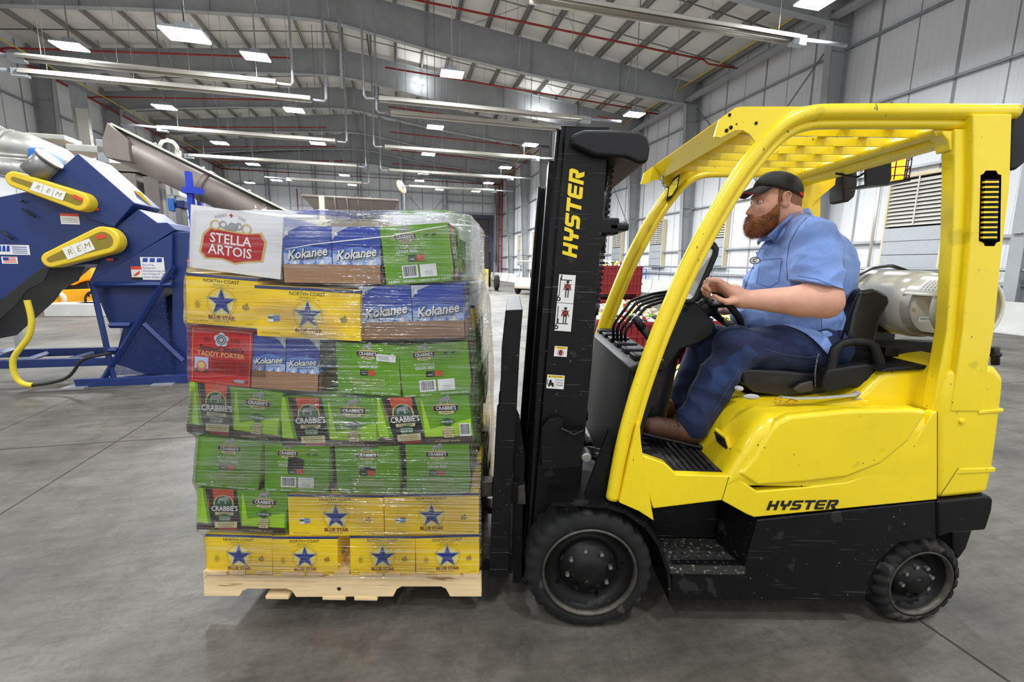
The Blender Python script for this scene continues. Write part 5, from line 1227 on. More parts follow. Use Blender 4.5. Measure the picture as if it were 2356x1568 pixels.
LOAD = []
def put(name, label, kind, quad, d=None, Y=LY, **k):
    """quad: lower left, lower right, upper right, upper left corner of the face in the photograph, on the plane Y"""
    p = [P(x, y, Y) for x, y in quad]
    w = ((p[1] - p[0]).length + (p[2] - p[3]).length) / 2; h = ((p[3] - p[0]).length + (p[2] - p[1]).length) / 2
    if d is None: d = .27 if w > .33 else .40
    t = carton(name, label, 'carton', kind, w, h, d, **k)
    ax = ((p[1] - p[0]) + (p[2] - p[3])).normalized(); az = ((p[3] - p[0]) + (p[2] - p[1])).normalized(); ay = az.cross(ax).normalized() * -1
    ay = Vector((0, 1, 0)); az2 = (az - ax * az.dot(ax)).normalized(); ay = az2.cross(ax).normalized()
    if ay.y < 0: ay = -ay
    M4 = Matrix.Translation(p[0]) @ Matrix((ax, ay, az2)).transposed().to_4x4()
    sh = Matrix.Identity(4); sh[0][2] = az.dot(ax)      # the sagging lean of a carton
    t.matrix_basis = M4
    for c in t.children:
        if c.type == 'MESH':
            for v in c.data.vertices: v.co.x += v.co.z * az.dot(ax)
    LOAD.append(t); return t
def Q(x0, x1, y0, y1, tl=0, tr=0, dl=0, dr=0):       # x0..x1, top y0, bottom y1; tl/tr top-corner and dl/dr bottom-corner offsets in y
    return [(x0, y1 + dl), (x1, y1 + dr), (x1, y0 + tr), (x0, y0 + tl)]
B_ = 'blue_star_carton'; 
put('yellow_carton', 'yellow star carton at the left end of the bottom row', 'star_end', [(477, 1317), (627, 1321), (625, 1232), (473, 1227)])
put('yellow_carton', 'yellow star carton, second from left in the bottom row', 'star_end', [(629, 1322), (778, 1321), (776, 1233), (626, 1233)])
put('yellow_carton', 'yellow star carton right of the gap in the bottom row', 'star_end', [(807, 1321), (956, 1322), (955, 1232), (806, 1232)])
put('yellow_carton', 'yellow star carton at the right end of the bottom row, beside the carriage', 'star_end', [(958, 1322), (1103, 1317), (1102, 1228), (956, 1231)])
put('green_carton', 'green ginger beer carton with leaning bottle print in second row from bottom', 'crab', [(455, 1215), (664, 1225), (662, 1132), (462, 1122)])
put('yellow_carton', 'long yellow star carton in the middle of the second row from bottom', 'star', [(666, 1231), (884, 1232), (882, 1138), (662, 1134)])
put('yellow_carton', 'long yellow star carton at the right of the second row from bottom', 'star', [(886, 1230), (1102, 1228), (1102, 1133), (884, 1138)])
put('green_carton', 'green carton leaning outward at the left of the third row from bottom', 'crab_end', [(448, 1115), (594, 1127), (603, 1017), (457, 1000)])
put('green_carton', 'green carton with a torn black hole and barcode in third row from bottom', 'crab_end', [(609, 1128), (752, 1132), (758, 1024), (606, 1017)], code=1, hole=1)
put('green_carton', 'green carton with a torn handle slot, third from left in third row', 'crab_end', [(777, 1133), (918, 1136), (916, 1026), (768, 1024)], hole=2)
put('green_carton', 'undamaged plain green carton at the right of the third row from bottom', 'crab_end', [(937, 1135), (1078, 1135), (1078, 1022), (932, 1022)])
put('green_carton', 'green bottle-print carton at the left of the fourth row from bottom', 'crab', [(433, 990), (650, 1022), (650, 904), (446, 884)])
put('green_carton', 'green bottle-print carton in the middle of the fourth row from bottom', 'crab', [(651, 1024), (873, 1022), (868, 916), (646, 908)])
put('green_carton', 'green bottle-print carton with a barcode at the right of the fourth row', 'crab', [(874, 1022), (1092, 1013), (1078, 908), (863, 914)], code=1)
put('red_carton', 'red porter carton with a white rosette at the load\'s left edge', 'red', [(438, 878), (575, 890), (582, 762), (437, 746)])
put('blue_beer_case', 'blue and white beer case in an open brown tray beside the red carton', 'kok', [(576, 893), (735, 906), (738, 778), (580, 770)], d=.3, code=1)
put('green_carton', 'green carton with a white slip stuck on it, below the right blue case', 'crab_end', [(779, 903), (920, 914), (917, 795), (771, 790)])
put('green_carton', 'green barcode carton, right one of the pair in third row from top', 'crab_end', [(928, 916), (1085, 905), (1074, 784), (918, 798)], code=1)
put('yellow_carton', 'yellow star carton at the left end of the second row from top', 'star_end', [(430, 742), (592, 758), (592, 640), (427, 629)], Y=LY - .01)
put('yellow_carton', 'long bulging yellow star carton in the middle of second row from top', 'star', [(592, 772), (832, 787), (828, 668), (588, 658)], Y=LY - .02)
put('blue_beer_case', 'blue beer case in a brown tray, second row from top above green pair', 'kok', [(832, 784), (1079, 781), (1066, 652), (829, 660)], d=.28)
put('white_carton', 'tall white lager carton with a red cartouche at the top left corner', 'stella', [(436, 614), (654, 652), (652, 500), (449, 480)], d=.3)
put('blue_beer_case', 'topmost blue beer case in a torn brown tray between white and green cartons', 'kok', [(652, 652), (889, 659), (876, 521), (656, 522)], d=.28)
put('green_carton', 'green barcode carton on the top layer, right of the topmost blue case', 'crab_end', [(890, 656), (1044, 641), (1028, 511), (876, 519)], code=1, d=.36)
# white slip on one green carton
sl = MB(); A_ = Art(sl, P(866, 821, LY - .004), (1, 0, -.1), (.1, 0, 1)); A_.rect(0, -.014, .078, .014, 0)
for i in range(3): A_.rect(.006, -.008 + i * .006, .05, -.0055 + i * .006, 1)
sl.build('address_slip', ['c_white', 'c_grey'], LOAD[16], fix=False)
# the cartons behind, seen past the right-hand edge and over the top
def back(label, kind, x, y, z, w, h, d, name='green_carton', rz=0, **k):
    t = carton(name, label, 'carton', kind, w, h, d, **k); t.location = (x, y, z); t.rotation_euler.z = rz; LOAD.append(t); return t
zr = [P(1100, y, LY).z for y in (1321, 1231, 1135, 1020, 912, 783, 655, 520)]
xr_ = P(1103, 1230, LY).x
back('yellow carton behind the right end of the bottom row', 'star_end', xr_ - .41, 2.19, zr[0], .40, .2, .27, 'yellow_carton')
back('yellow carton standing at the rear right of the bottom row', 'star_end', xr_ - .40, 2.47, zr[0], .40, .2, .27, 'yellow_carton')
back('yellow carton behind the right end of the second row', 'star', xr_ - .41, 2.06, zr[1], .40, .2, .27, 'yellow_carton')
back('yellow carton at the rear right of the second row, showing above the third row corner', 'star', xr_ - .40, 2.34, zr[1] + .03, .40, .225, .27, 'yellow_carton')
back('green carton behind the right end of the third row', 'crab', xr_ - .43, 2.2, zr[2], .40, .24, .27)
back('dark green carton behind the right end of the fourth row', 'crab', xr_ - .43, 2.06, zr[3], .41, .24, .27)
back('green carton at the rear right of the fourth row', 'crab', xr_ - .42, 2.34, zr[3], .41, .24, .27)
back('green carton behind the barcode carton in the third row from top', 'crab', xr_ - .45, 2.19, zr[4], .41, .25, .27)
back('green carton at the rear right of the third row from top', 'crab', xr_ - .46, 2.47, zr[4], .41, .25, .27)
q0 = P(1076, 700, 2.08)
back('yellow carton behind the right-hand blue case', 'star', xr_ - .445, 2.07, P(1080, 757, 2.08).z, .40, .11, .5, 'yellow_carton')
back('white carton with upside-down red lettering, at the load\'s right side', 'ice', xr_ - .435, 2.07, P(1080, 757, 2.08).z + .112, .40, .10, .5, 'white_carton')
back('green bottle-print carton behind the topmost green carton', 'crab', xr_ - .49, 2.16, P(1080, 655, 2.08).z + .02, .37, P(1050, 527, 2.16).z - P(1050, 655, 2.16).z - .07, .22, 'green_carton')
back('white carton on the top layer at the far right corner', 'white', xr_ - .44, 2.40, P(1080, 655, 2.08).z + .02, .37, .27, .34, 'white_carton')
for i, (k_, nm, kd) in enumerate((('plain white carton in the middle of the top layer', 'white_carton', 'white'), ('plain white carton at the rear left of the top layer', 'white_carton', 'white'))):
    back(k_, kd, -1.15 + i * .42, 2.12, P(500, 640, LY).z, .40, .23, .3, nm)
# ---- pallet
PT = thing('wooden_pallet', 'new pale pine pallet with notched sides carried on the forks under the cartons', 'pallet', (P(790, 1345, LY).x, 2.28, .12))
zt = P(790, 1329, LY).z; zb = P(790, 1369, LY).z; x0 = P(470, 1345, LY).x; x1 = P(1108, 1345, LY).x; SH = zt - zb
def stringer(Y, n='stringer'):
    pts = [(470, 1322), (1107, 1322), (1108, 1370), (1036, 1370), (1026, 1352), (1015, 1347), (925, 1347), (914, 1353), (905, 1370), (682, 1371), (673, 1357), (660, 1352), (570, 1352), (560, 1357), (552, 1369), (471, 1369)]
    m = MB(); m.prism([PX(x, y, LY) for x, y in pts], Y, Y + .038); return part(m, n, ['pine'], bevel=.002, parent=PT)
for Y in (LY - .005, 2.26, 2.76): stringer(Y)
for i in range(11):
    xx = x0 + (x1 - x0 - .09) * i / 10; m = MB(); zz = P(790, 1322, LY).z; m.box((xx + .01, LY - .012 + .004 * (i % 3), zz), (xx + (.085 if i % 3 else .12) - .01, 2.80, zz + .015)); part(m, 'deck_board', ['pine'], bevel=.001, parent=PT)
for xx in (x0 + .27, x0 + .52, x0 + .66): m = MB(); m.box((xx, LY - .008, zb - .017), (xx + .1, 2.8, zb - .001)); part(m, 'bottom_board', ['pine'], bevel=.001, parent=PT)
m = MB(); c_ = P(780, 1354, LY - .0065); m.lathe([(0, 0), (.009, 0)], c_, seg=12); part(m, 'knot', ['c_brown'], parent=PT, fix=False)
# ---- stretch film
def film():
    W = MB(); rng = random.Random(4)
    # outline of the load at each height in the photograph: left and right edges in pixels on the plane in front of the boxes
    prof = [(1330, 472, 1108), (1232, 468, 1108), (1222, 452, 1108), (1130, 455, 1106), (1112, 443, 1106), (1005, 452, 1106), (990, 428, 1104), (890, 440, 1102), (880, 432, 1100), (755, 432, 1092), (742, 424, 1090), (635, 424, 1078), (618, 432, 1060), (500, 441, 1036), (484, 448, 1030)]
    YF = LY - .022; rows = []; nz = 70
    for j in range(nz + 1):
        y = 1330 + (484 - 1330) * j / nz
        xl = xr2 = None
        for (a_, b_) in zip(prof, prof[1:]):
            if b_[0] <= y <= a_[0]:
                f_ = (a_[0] - y) / (a_[0] - b_[0]); xl = a_[1] + (b_[1] - a_[1]) * f_; xr2 = a_[2] + (b_[2] - a_[2]) * f_; break
        L_ = P(xl, y, YF); R_ = P(xr2, y, YF); z = L_.z; zr_ = R_.z; yb = 2.80
        xb = max(R_.x, xr_ - .005 - .055 * min(1, max(0, (900 - y) / 150))) + .012
        row = []; N1 = 46
        def wob(a_, b_): return (noise.noise(Vector((a_ * 2.2, b_ * 16, 1.3))) * .006 + noise.noise(Vector((a_ * 7, b_ * 40, 5.1))) * .0025)
        for i in range(N1 + 1):
            f_ = i / N1; x = L_.x + (R_.x - L_.x) * f_; zz = z + (zr_ - z) * f_; row.append((x, YF - abs(wob(x, zz)) - .002, zz + wob(zz, x)))
        for i in range(1, 9):
            f_ = i / 8; row.append((R_.x + (xb - R_.x) * min(1, f_ * 2.2) + wob(f_ * 3, z) * .8, YF + .01 + (2.05 - YF) * f_, zr_ + .0))
        for i in range(1, 7): f_ = i / 6; row.append((xb + wob(f_ * 3 + 4, z), 2.05 + (yb - 2.05) * f_, zr_))
        for i in range(1, 8): f_ = i / 8; row.append((xb + (L_.x - xb) * f_, yb, z))
        for i in range(1, 8): f_ = i / 8; row.append((L_.x - wob(f_, z), yb + (YF - yb) * f_, z))
        rows.append(row)
    W.grid(rows, 0, True, True)
    n = len(rows[0]); top = rows[-1]; cx = sum(p[0] for p in top) / n; cy = sum(p[1] for p in top) / n; cz_ = sum(p[2] for p in top) / n
    r2 = [[(p[0] + (cx - p[0]) * f_, p[1] + (cy - p[1]) * f_, p[2] + (.016 * f_ * (1 - f_)) * 2 + noise.noise(Vector((p[0] * 6, p[1] * 6, f_ * 3))) * .008 * (f_ > .01)) for p in top] for f_ in (0, .03, .1, .25, .5, .75, 1)]
    W.grid(r2, 0, True, True)
    # gathered tufts on the top edge
    for (x, y) in ((592, 482), (1000, 504)):
        c_ = P(x, y, YF + .05)
        for k in range(7):
            a_ = rng.uniform(-.9, .9); h_ = rng.uniform(.01, .03); W.add([c_ + Vector((-.03 + .009 * k, 0, -.004)), c_ + Vector((-.015 + .009 * k, .01, -.004)), c_ + Vector((-.02 + .009 * k + a_ * .02, .02, h_))], [(0, 1, 2)], 0, True)
    o = W.build('stretch_film', ['film'], None, fix=True)
    return tag(o, 'clear glossy stretch film wound tightly around the whole stack of cartons', 'plastic wrap')
film()
# twisted rope of film running across the top rows
m = MB(); pts = [(655, 573), (720, 562), (800, 553), (900, 543), (980, 527), (1028, 519)]
m.tube([P(x, y, LY - .032) for x, y in pts], [.0012, .0018, .0022, .002, .002, .0015], 6); tag(m.build('film_strand', ['decal_white'], None), 'thin twisted white strand of film slanting across the top cartons', 'plastic strand')
# ================================================================== the driver
def surface(prims, h, name, mats, parent=None, k=.02, pad=.06, post=None, cut=None):
    """one closed skin round a set of blended rounded bones, balls and hollows"""
    lo = np.array([1e9] * 3); hi = -lo
    for p in prims:
        if p[0] == 'cap': pts = np.array([p[1], p[2]]); r = max(p[3], p[4])
        else: pts = np.array([p[1]]); r = max(p[2])
        if p[-1] == 'sub': continue
        lo = np.minimum(lo, pts.min(0) - r); hi = np.maximum(hi, pts.max(0) + r)
    lo -= .02; hi += .02; n = np.ceil((hi - lo) / h).astype(int) + 1
    Fd = np.full(n, .3, dtype=np.float32)
    for p in prims:
        kk = k; sub = p[-1] == 'sub'
        if p[0] == 'cap': a, b = np.array(p[1]), np.array(p[2]); r = max(p[3], p[4]); l_, h_ = np.minimum(a, b) - r - pad, np.maximum(a, b) + r + pad; kk = p[5] if len(p) > 5 and p[5] != 'sub' else k
        else: a = np.array(p[1]); r = max(p[2]); l_, h_ = a - r - pad, a + r + pad; kk = p[4] if len(p) > 4 and p[4] != 'sub' else k
        i0 = np.clip(np.floor((l_ - lo) / h).astype(int), 0, n); i1 = np.clip(np.ceil((h_ - lo) / h).astype(int), 0, n)
        if (i1 <= i0).any(): continue
        sl = tuple(slice(i0[q], i1[q]) for q in range(3))
        X, Y, Z = np.meshgrid(*[lo[q] + h * np.arange(i0[q], i1[q], dtype=np.float32) for q in range(3)], indexing='ij')
        if p[0] == 'cap':
            ab = b - a; L2 = float(ab @ ab) + 1e-9
            t = np.clip(((X - a[0]) * ab[0] + (Y - a[1]) * ab[1] + (Z - a[2]) * ab[2]) / L2, 0, 1)
            d = np.sqrt((X - a[0] - t * ab[0]) ** 2 + (Y - a[1] - t * ab[1]) ** 2 + (Z - a[2] - t * ab[2]) ** 2) - (p[3] + (p[4] - p[3]) * t)
        else:
            R = np.array(p[3]) if p[3] is not None else np.eye(3); rr = p[2]
            q = [(X - a[0]) * R[0][i] + (Y - a[1]) * R[1][i] + (Z - a[2]) * R[2][i] for i in range(3)]
            k0 = np.sqrt((q[0] / rr[0]) ** 2 + (q[1] / rr[1]) ** 2 + (q[2] / rr[2]) ** 2); k1 = np.sqrt((q[0] / rr[0] ** 2) ** 2 + (q[1] / rr[1] ** 2) ** 2 + (q[2] / rr[2] ** 2) ** 2) + 1e-6
            d = k0 * (k0 - 1) / k1
        f = Fd[sl]
        if sub: hh = np.clip(.5 - .5 * (f + d) / kk, 0, 1); Fd[sl] = f * (1 - hh) + (-d) * hh + kk * hh * (1 - hh)
        else: hh = np.clip(.5 + .5 * (f - d) / kk, 0, 1); Fd[sl] = f * (1 - hh) + d * hh - kk * hh * (1 - hh)
    if cut is not None:
        X, Y, Z = np.meshgrid(*[lo[q] + h * np.arange(n[q], dtype=np.float32) for q in range(3)], indexing='ij')
        Fd = np.maximum(Fd, cut(X, Y, Z))
    ins = Fd < 0
    # surface nets
    c = [ins[a:n[0] - 1 + a, b:n[1] - 1 + b, d:n[2] - 1 + d] for a in (0, 1) for b in (0, 1) for d in (0, 1)]
    s_ = sum(x.astype(np.int8) for x in c); act = (s_ > 0) & (s_ < 8)
    idx = -np.ones(act.shape, dtype=np.int64); idx[act] = np.arange(act.sum()); ci = np.argwhere(act)
    acc = np.zeros((len(ci), 3)); cnt = np.zeros(len(ci))
    cor = [(a, b, d) for a in (0, 1) for b in (0, 1) for d in (0, 1)]
    for i, A_ in enumerate(cor):
        for j, B_ in enumerate(cor):
            if j > i and sum(abs(x - y) for x, y in zip(A_, B_)) == 1:
                fa = Fd[ci[:, 0] + A_[0], ci[:, 1] + A_[1], ci[:, 2] + A_[2]]; fb = Fd[ci[:, 0] + B_[0], ci[:, 1] + B_[1], ci[:, 2] + B_[2]]
                m = (fa < 0) != (fb < 0); t = np.where(m, fa / (fa - fb + 1e-12), 0)
                acc[m] += (np.array(A_) + t[:, None] * (np.array(B_) - np.array(A_)))[m]; cnt[m] += 1
    V = (ci + acc / cnt[:, None]) * h + lo
    faces = []
    for ax in range(3):
        o = [q for q in range(3) if q != ax]
        e = np.argwhere(np.diff(ins.astype(np.int8), axis=ax) != 0)
        e = e[(e[:, o[0]] > 0) & (e[:, o[1]] > 0) & (e[:, o[0]] < n[o[0]] - 1) & (e[:, o[1]] < n[o[1]] - 1)]
        if not len(e): continue
        def g(a, b):
            q = e.copy(); q[:, o[0]] -= a; q[:, o[1]] -= b; return idx[q[:, 0], q[:, 1], q[:, 2]]
        q = np.stack([g(1, 1), g(0, 1), g(0, 0), g(1, 0)], 1)
        flip = ins[e[:, 0], e[:, 1], e[:, 2]]
        if ax == 1: flip = ~flip
        q[~flip] = q[~flip][:, ::-1]; faces.append(q)
    Fc = np.concatenate(faces)
    me = bpy.data.meshes.new(name); me.from_pydata(V.tolist(), [], Fc.tolist())
    if post: post(me)
    me.polygons.foreach_set('use_smooth', [True] * len(me.polygons))
    for m_ in (mats if isinstance(mats, list) else [mats]): me.materials.append(M[m_])
    ob = bpy.data.objects.new(name, me); COL.objects.link(ob)
    if parent: ob.parent = parent; ob.matrix_parent_inverse = world_inv(parent)
    sm_ = ob.modifiers.new('s', 'SMOOTH'); sm_.factor = .5; sm_.iterations = 2
    return ob
def cap(a, b, ra, rb, *k): return ('cap', tuple(P(*a)) if not isinstance(a, Vector) else tuple(a), tuple(P(*b)) if not isinstance(b, Vector) else tuple(b), ra, rb, *k)
def ell(c, r, rot=None, *k): return ('ell', tuple(P(*c)) if not isinstance(c, Vector) else tuple(c), r, [list(x) for x in rot] if rot is not None else None, *k)
def RY(a): return Matrix.Rotation(a, 3, 'Y')
PE = thing('person', 'bearded man in a black cap, light blue short sleeved shirt and jeans driving the forklift', 'person', tuple(P(1880, 830, 2.23)))
YC = 2.23
HC = P(1784, 460, YC)       # middle of the skull
def H(dx, dz, dy=0): return HC + Vector((dx, dy, dz))
head = [
    ell(H(.004, .022), (.098, .077, .092)), ell(H(-.04, -.03), (.066, .062, .085), RY(.12)), ell(H(.03, -.03), (.072, .07, .07)),
    ell(H(-.052, -.085), (.052, .05, .045)),                                  # chin and jaw
    cap(H(-.096, -.012), H(-.124, -.060), .0075, .0115, .012), ell(H(-.114, -.064), (.013, .018, .009), None, .008),   # nose
    cap(H(-.086, .012, -.032), H(-.088, .012, .032), .0125, .0125, .012),          # brow
    ell(H(-.070, -.042, -.036), (.022, .02, .018), None, .02), ell(H(-.070, -.042, .036), (.022, .02, .018), None, .02),
    ell(H(-.096, -.088), (.014, .022, .006), None, .006), ell(H(-.093, -.1), (.013, .02, .007), None, .006),
    ell(H(-.095, -.014, -.033), (.017, .015, .010), None, .008, 'sub'), ell(H(-.095, -.014, .033), (.017, .015, .010), None, .008, 'sub')]
for s_ in (-1, 1):      # ears
    e = H(.0, -.006, s_ * .087)
    head += [ell(e, (.019, .008, .033), RY(-.2), .006), ell(e + Vector((-.006, 0, -.022)), (.010, .007, .012), None, .006), ell(e + Vector((-.001, s_ * .010, .006)), (.0115, .0085, .019), RY(-.2), .002, 'sub'), ell(e + Vector((-.013, s_ * .005, -.004)), (.004, .006, .008), None, .003)]
neck = [cap(H(.02, -.05), (1822, 540, YC), .075, .09, .03), ell(H(.062, -.075), (.045, .062, .04), None, .03)]
SH, EL, WR = P(1880, 562, 2.0), P(1893, 690, 1.93), P(1706, 688, 1.985)
arm = [cap(SH, EL, .07, .068, .03), cap(EL, P(1845, 692, 1.94), .072, .066, .03), cap(P(1845, 692, 1.94), WR, .066, .037, .02), ell(P(1905, 700, 1.935), (.05, .05, .05), None, .03)]
# near hand closed on the steering knob
hn = [cap(WR, P(1688, 672, 1.99), .036, .036, .02), cap(P(1690, 675, 1.97), P(1657, 651, 1.96), .026, .017, .012), cap(P(1690, 678, 1.99), P(1655, 657, 1.985), .026, .017, .012), cap(P(1690, 680, 2.01), P(1656, 662, 2.01), .025, .016, .012), cap(P(1692, 684, 2.03), P(1660, 668, 2.033), .022, .015, .012)]
for (y_, kx, ky, s_, r_) in ((1.955, 1654, 646, 1.0, .0105), (1.980, 1650, 652, 1.06, .0105), (2.006, 1650, 660, 1.0, .010), (2.032, 1655, 668, .85, .009)):
    a_ = P(kx, ky, y_); b_ = a_ + Vector((-.046 * s_, 0, .004 * s_)); c_ = b_ + Vector((-.008, .004, -.030 * s_)); d_ = c_ + Vector((.020, .006, -.014))
    hn += [cap(a_, b_, r_ + .0015, r_, .006), cap(b_, c_, r_, r_ - .001, .005), cap(c_, d_, r_ - .001, r_ - .002, .005)]
a_ = P(1695, 690, 1.965); b_ = P(1672, 694, 1.945); c_ = P(1655, 688, 1.955); d_ = P(1643, 680, 1.97)
hn += [cap(a_, b_, .021, .0135, .012), cap(b_, c_, .0125, .011, .006), cap(c_, d_, .011, .009, .005)]
# far arm and hand on the rim
SH2, EL2, WR2 = P(1850, 565, 2.46), P(1800, 700, 2.52), P(1668, 708, 2.36)
arm2 = [cap(SH2, EL2, .065, .060, .03), cap(EL2, WR2, .06, .034, .02), cap(WR2, P(1645, 704, 2.32), .034, .026, .012)]
for q in range(4):
    a_ = P(1645, 700 + q * 3, 2.29 + q * .022); b_ = a_ + Vector((-.035, -.006, .01)); c_ = b_ + Vector((-.014, -.004, -.026)); arm2 += [cap(a_, b_, .0105, .010, .006), cap(b_, c_, .010, .009, .005)]
arm2 += [cap(P(1655, 712, 2.30), P(1640, 716, 2.27), .013, .011, .008)]
tor = [ell(P(1850, 610, YC), (.13, .15, .12)), ell(P(1825, 720, YC), (.16, .15, .12)), ell(P(1865, 790, YC), (.14, .15, .10)), cap(P(1852, 575, 2.10), P(1848, 575, 2.36), .06, .06)]
HP, KN, AN = P(1880, 800, 2.09), P(1694, 798, 2.04), P(1592, 968, 2.03)
HP2, KN2, AN2 = P(1850, 800, 2.36), P(1622, 786, 2.40), P(1566, 920, 2.42)
legs = [cap(HP, KN, .10, .07), cap(KN, AN, .062, .04), cap(HP2, KN2, .10, .07), cap(KN2, AN2, .062, .04)]
body = surface(head + neck + arm + hn + arm2 + tor + legs, .0036, 'body', 'skin', PE, k=.028)
# eyes, brows
for s_ in (-1, 1):
    m = MB(); m.ball(H(-.0862, -.013, s_ * .032), .0116); m.ball(H(-.0956, -.0132, s_ * .0325), .0045, 1); m.build('eye', ['eye_white', 'eye_dark'], PE)
    m = MB(); m.tube([H(-.0985, -.0055, s_ * .022), H(-.0985, -.006, s_ * .033), H(-.092, -.008, s_ * .045)], .0025, 6); m.tube([H(-.0965, -.0195, s_ * .024), H(-.0965, -.0205, s_ * .033), H(-.0905, -.019, s_ * .044)], .002, 6); m.build('eyelid', ['skin'], PE)
for s_ in (-1, 1):
    e = H(.0, -.006, s_ * .0945)
    m = MB(); m.tube(curve([e + Vector((x, -s_ * y, z)) for x, y, z in ((-.010, .002, .004), (-.014, .001, .020), (-.004, .0, .030), (.010, .0, .029), (.017, .001, .016), (.013, .002, -.002), (.004, .003, -.016), (-.006, .004, -.022))], 2), .0034, 8)
    m.tube(curve([e + Vector((x, -s_ * y, z)) for x, y, z in ((-.002, .002, .016), (.006, .001, .010), (.004, .002, -.004), (-.008, .003, -.010))], 2), .0026, 8); m.build('ear_rim', ['skin'], PE)
# ---- shirt
def wrinkle(amp, sc, seedv, stretch):
    def f(me):
        n = np.empty(len(me.vertices) * 3); me.vertices.foreach_get('normal', n); n = n.reshape(-1, 3)
        co = np.empty(len(me.vertices) * 3); me.vertices.foreach_get('co', co); co = co.reshape(-1, 3)
        for i in range(len(co)):
            c = co[i]; q = Vector((c[0] * stretch[0] + c[2] * .6 * stretch[0], c[1] * stretch[1], c[2] * stretch[2] - c[0] * .5 * stretch[2])) * sc + Vector((seedv, 0, 0))
            d = (1 - abs(noise.noise(q)) * 2.2) * .6 + noise.noise(q * 2.3) * .4
            co[i] = c + n[i] * amp * (d - .35)
        me.vertices.foreach_set('co', co.ravel())
    return f
def off(pr, g): return [(('cap', p[1], p[2], p[3] + g, p[4] + g) + p[5:]) if p[0] == 'cap' else (('ell', p[1], tuple(x + g for x in p[2]), p[3]) + p[4:]) for p in pr]
shirt = [ell(P(1845, 600, YC), (.19, .215, .17)), ell(P(1812, 665, YC), (.20, .21, .17)), ell(P(1795, 728, YC), (.225, .215, .125)), ell(P(1868, 738, YC), (.175, .21, .15)), ell(P(1875, 640, YC), (.16, .21, .20)),
         cap(P(1862, 556, 2.09), P(1856, 560, 2.38), .082, .082, .05), cap(P(1842, 520, 2.16), P(1842, 520, 2.30), .06, .06, .05), ell(P(1868, 790, YC), (.165, .205, .07)),
         cap(SH + Vector((.0, .03, .01)), SH + Vector((.0, -.01, -.10)), .106, .100, .075), cap(SH + Vector((-.005, -.01, -.08)), P(1884, 690, 1.93), .098, .094, .03),
         cap(SH2, SH2.lerp(EL2, .6), .1, .088, .04), ell(P(1890, 792, 2.005), (.045, .012, .07), RY(.5), .02)]
hem_a, hem_b = P(1828, 640, 1.92), P(1932, 668, 1.92)
def shirt_cut(X, Y, Z):
    # sleeve ends on a slanting line, collar opening round the neck
    nrm = np.array([hem_b.z - hem_a.z, 0, -(hem_b.x - hem_a.x)]); nrm = nrm / np.linalg.norm(nrm)
    d = (X - hem_a.x) * nrm[0] + (Z - hem_a.z) * nrm[2]
    near = np.minimum(np.minimum(d, 2.015 - Y), X - (hem_a.x - .015))         # below the sleeve hem and outside the chest
    near = np.minimum(near, Z - P(1880, 745, 1.95).z)
    nk = P(1806, 505, YC); hole = .082 - np.sqrt((X - nk.x - (Z - nk.z) * -.35) ** 2 + (Y - nk.y) ** 2); hole = np.minimum(hole, Z - P(1800, 560, YC).z)
    return np.maximum(near, hole)
SHIRT = surface(shirt, .0048, 'shirt', 'shirt', PE, k=.04, post=wrinkle(.017, 7.0, 3.0, (1, .8, 1.2)), cut=shirt_cut)
# ---- jeans
jeans = [cap(HP + Vector((.03, 0, .0)), KN, .122, .094, .05), cap(KN, KN.lerp(AN, .5), .090, .084, .03), cap(KN.lerp(AN, .5), AN + Vector((.002, 0, -.01)), .082, .078, .03),
         cap(HP2, KN2, .12, .09, .05), cap(KN2, AN2, .086, .068, .03), ell(P(1895, 808, YC), (.15, .20, .1)), cap(KN + Vector((.03, 0, -.03)), KN.lerp(HP, .3) + Vector((0, 0, -.03)), .07, .07, .05)]
JEANS = surface(jeans, .0052, 'jeans', 'denim', PE, k=.035, post=wrinkle(.018, 6.5, 9.0, (1.2, .7, 1)))
# ---- boots
for i, (an, toe, Y) in enumerate(((AN, P(1505, 978, 2.01), 2.02), (AN2, P(1500, 938, 2.42), 2.42))):
    so = an + Vector((.0, 0, -.10)); tz = .715 + i * 0
    heel = Vector((an.x + .015, Y, tz + .04)); to = Vector((an.x - .20, Y - .01, tz + .035 + .05 * (i == 0)))
    pr = [cap(heel, to, .036, .040, .03), cap(heel + Vector((-.05, 0, .025)), to + Vector((.04, 0, .01)), .040, .036, .03), cap(an + Vector((-.005, 0, -.01)), heel + Vector((-.012, 0, .03)), .048, .046, .03)]
    bo = surface(pr, .0045, 'boot', 'boot', PE, k=.02)
    m = MB(); n_ = (to - heel).normalized(); up = Vector((0, 1, 0)).cross(n_); up = up if up.z > 0 else -up
    a0 = heel - up * .036 - n_ * .036; b0 = to - up * .036 + n_ * .038
    m.prism([((a0 + up * .006).x, (a0 + up * .006).z), ((b0 + up * .012).x, (b0 + up * .012).z), ((b0 - up * .004).x, (b0 - up * .004).z), ((a0 - up * .012).x, (a0 - up * .012).z)], Y - .045, Y + .04); m.build('sole', ['black_plastic'], bo, bevel=.008)
    m = MB()
    for k in range(4): c_ = heel.lerp(to, .38 + k * .1) + up * (.062 - k * .008); m.tube([c_ + Vector((0, -.038, -.012)), c_ + Vector((-.003, -.02, .004)), c_ + Vector((0, .02, .004))], .0025, 5)
    m.build('laces', ['boot'], bo)
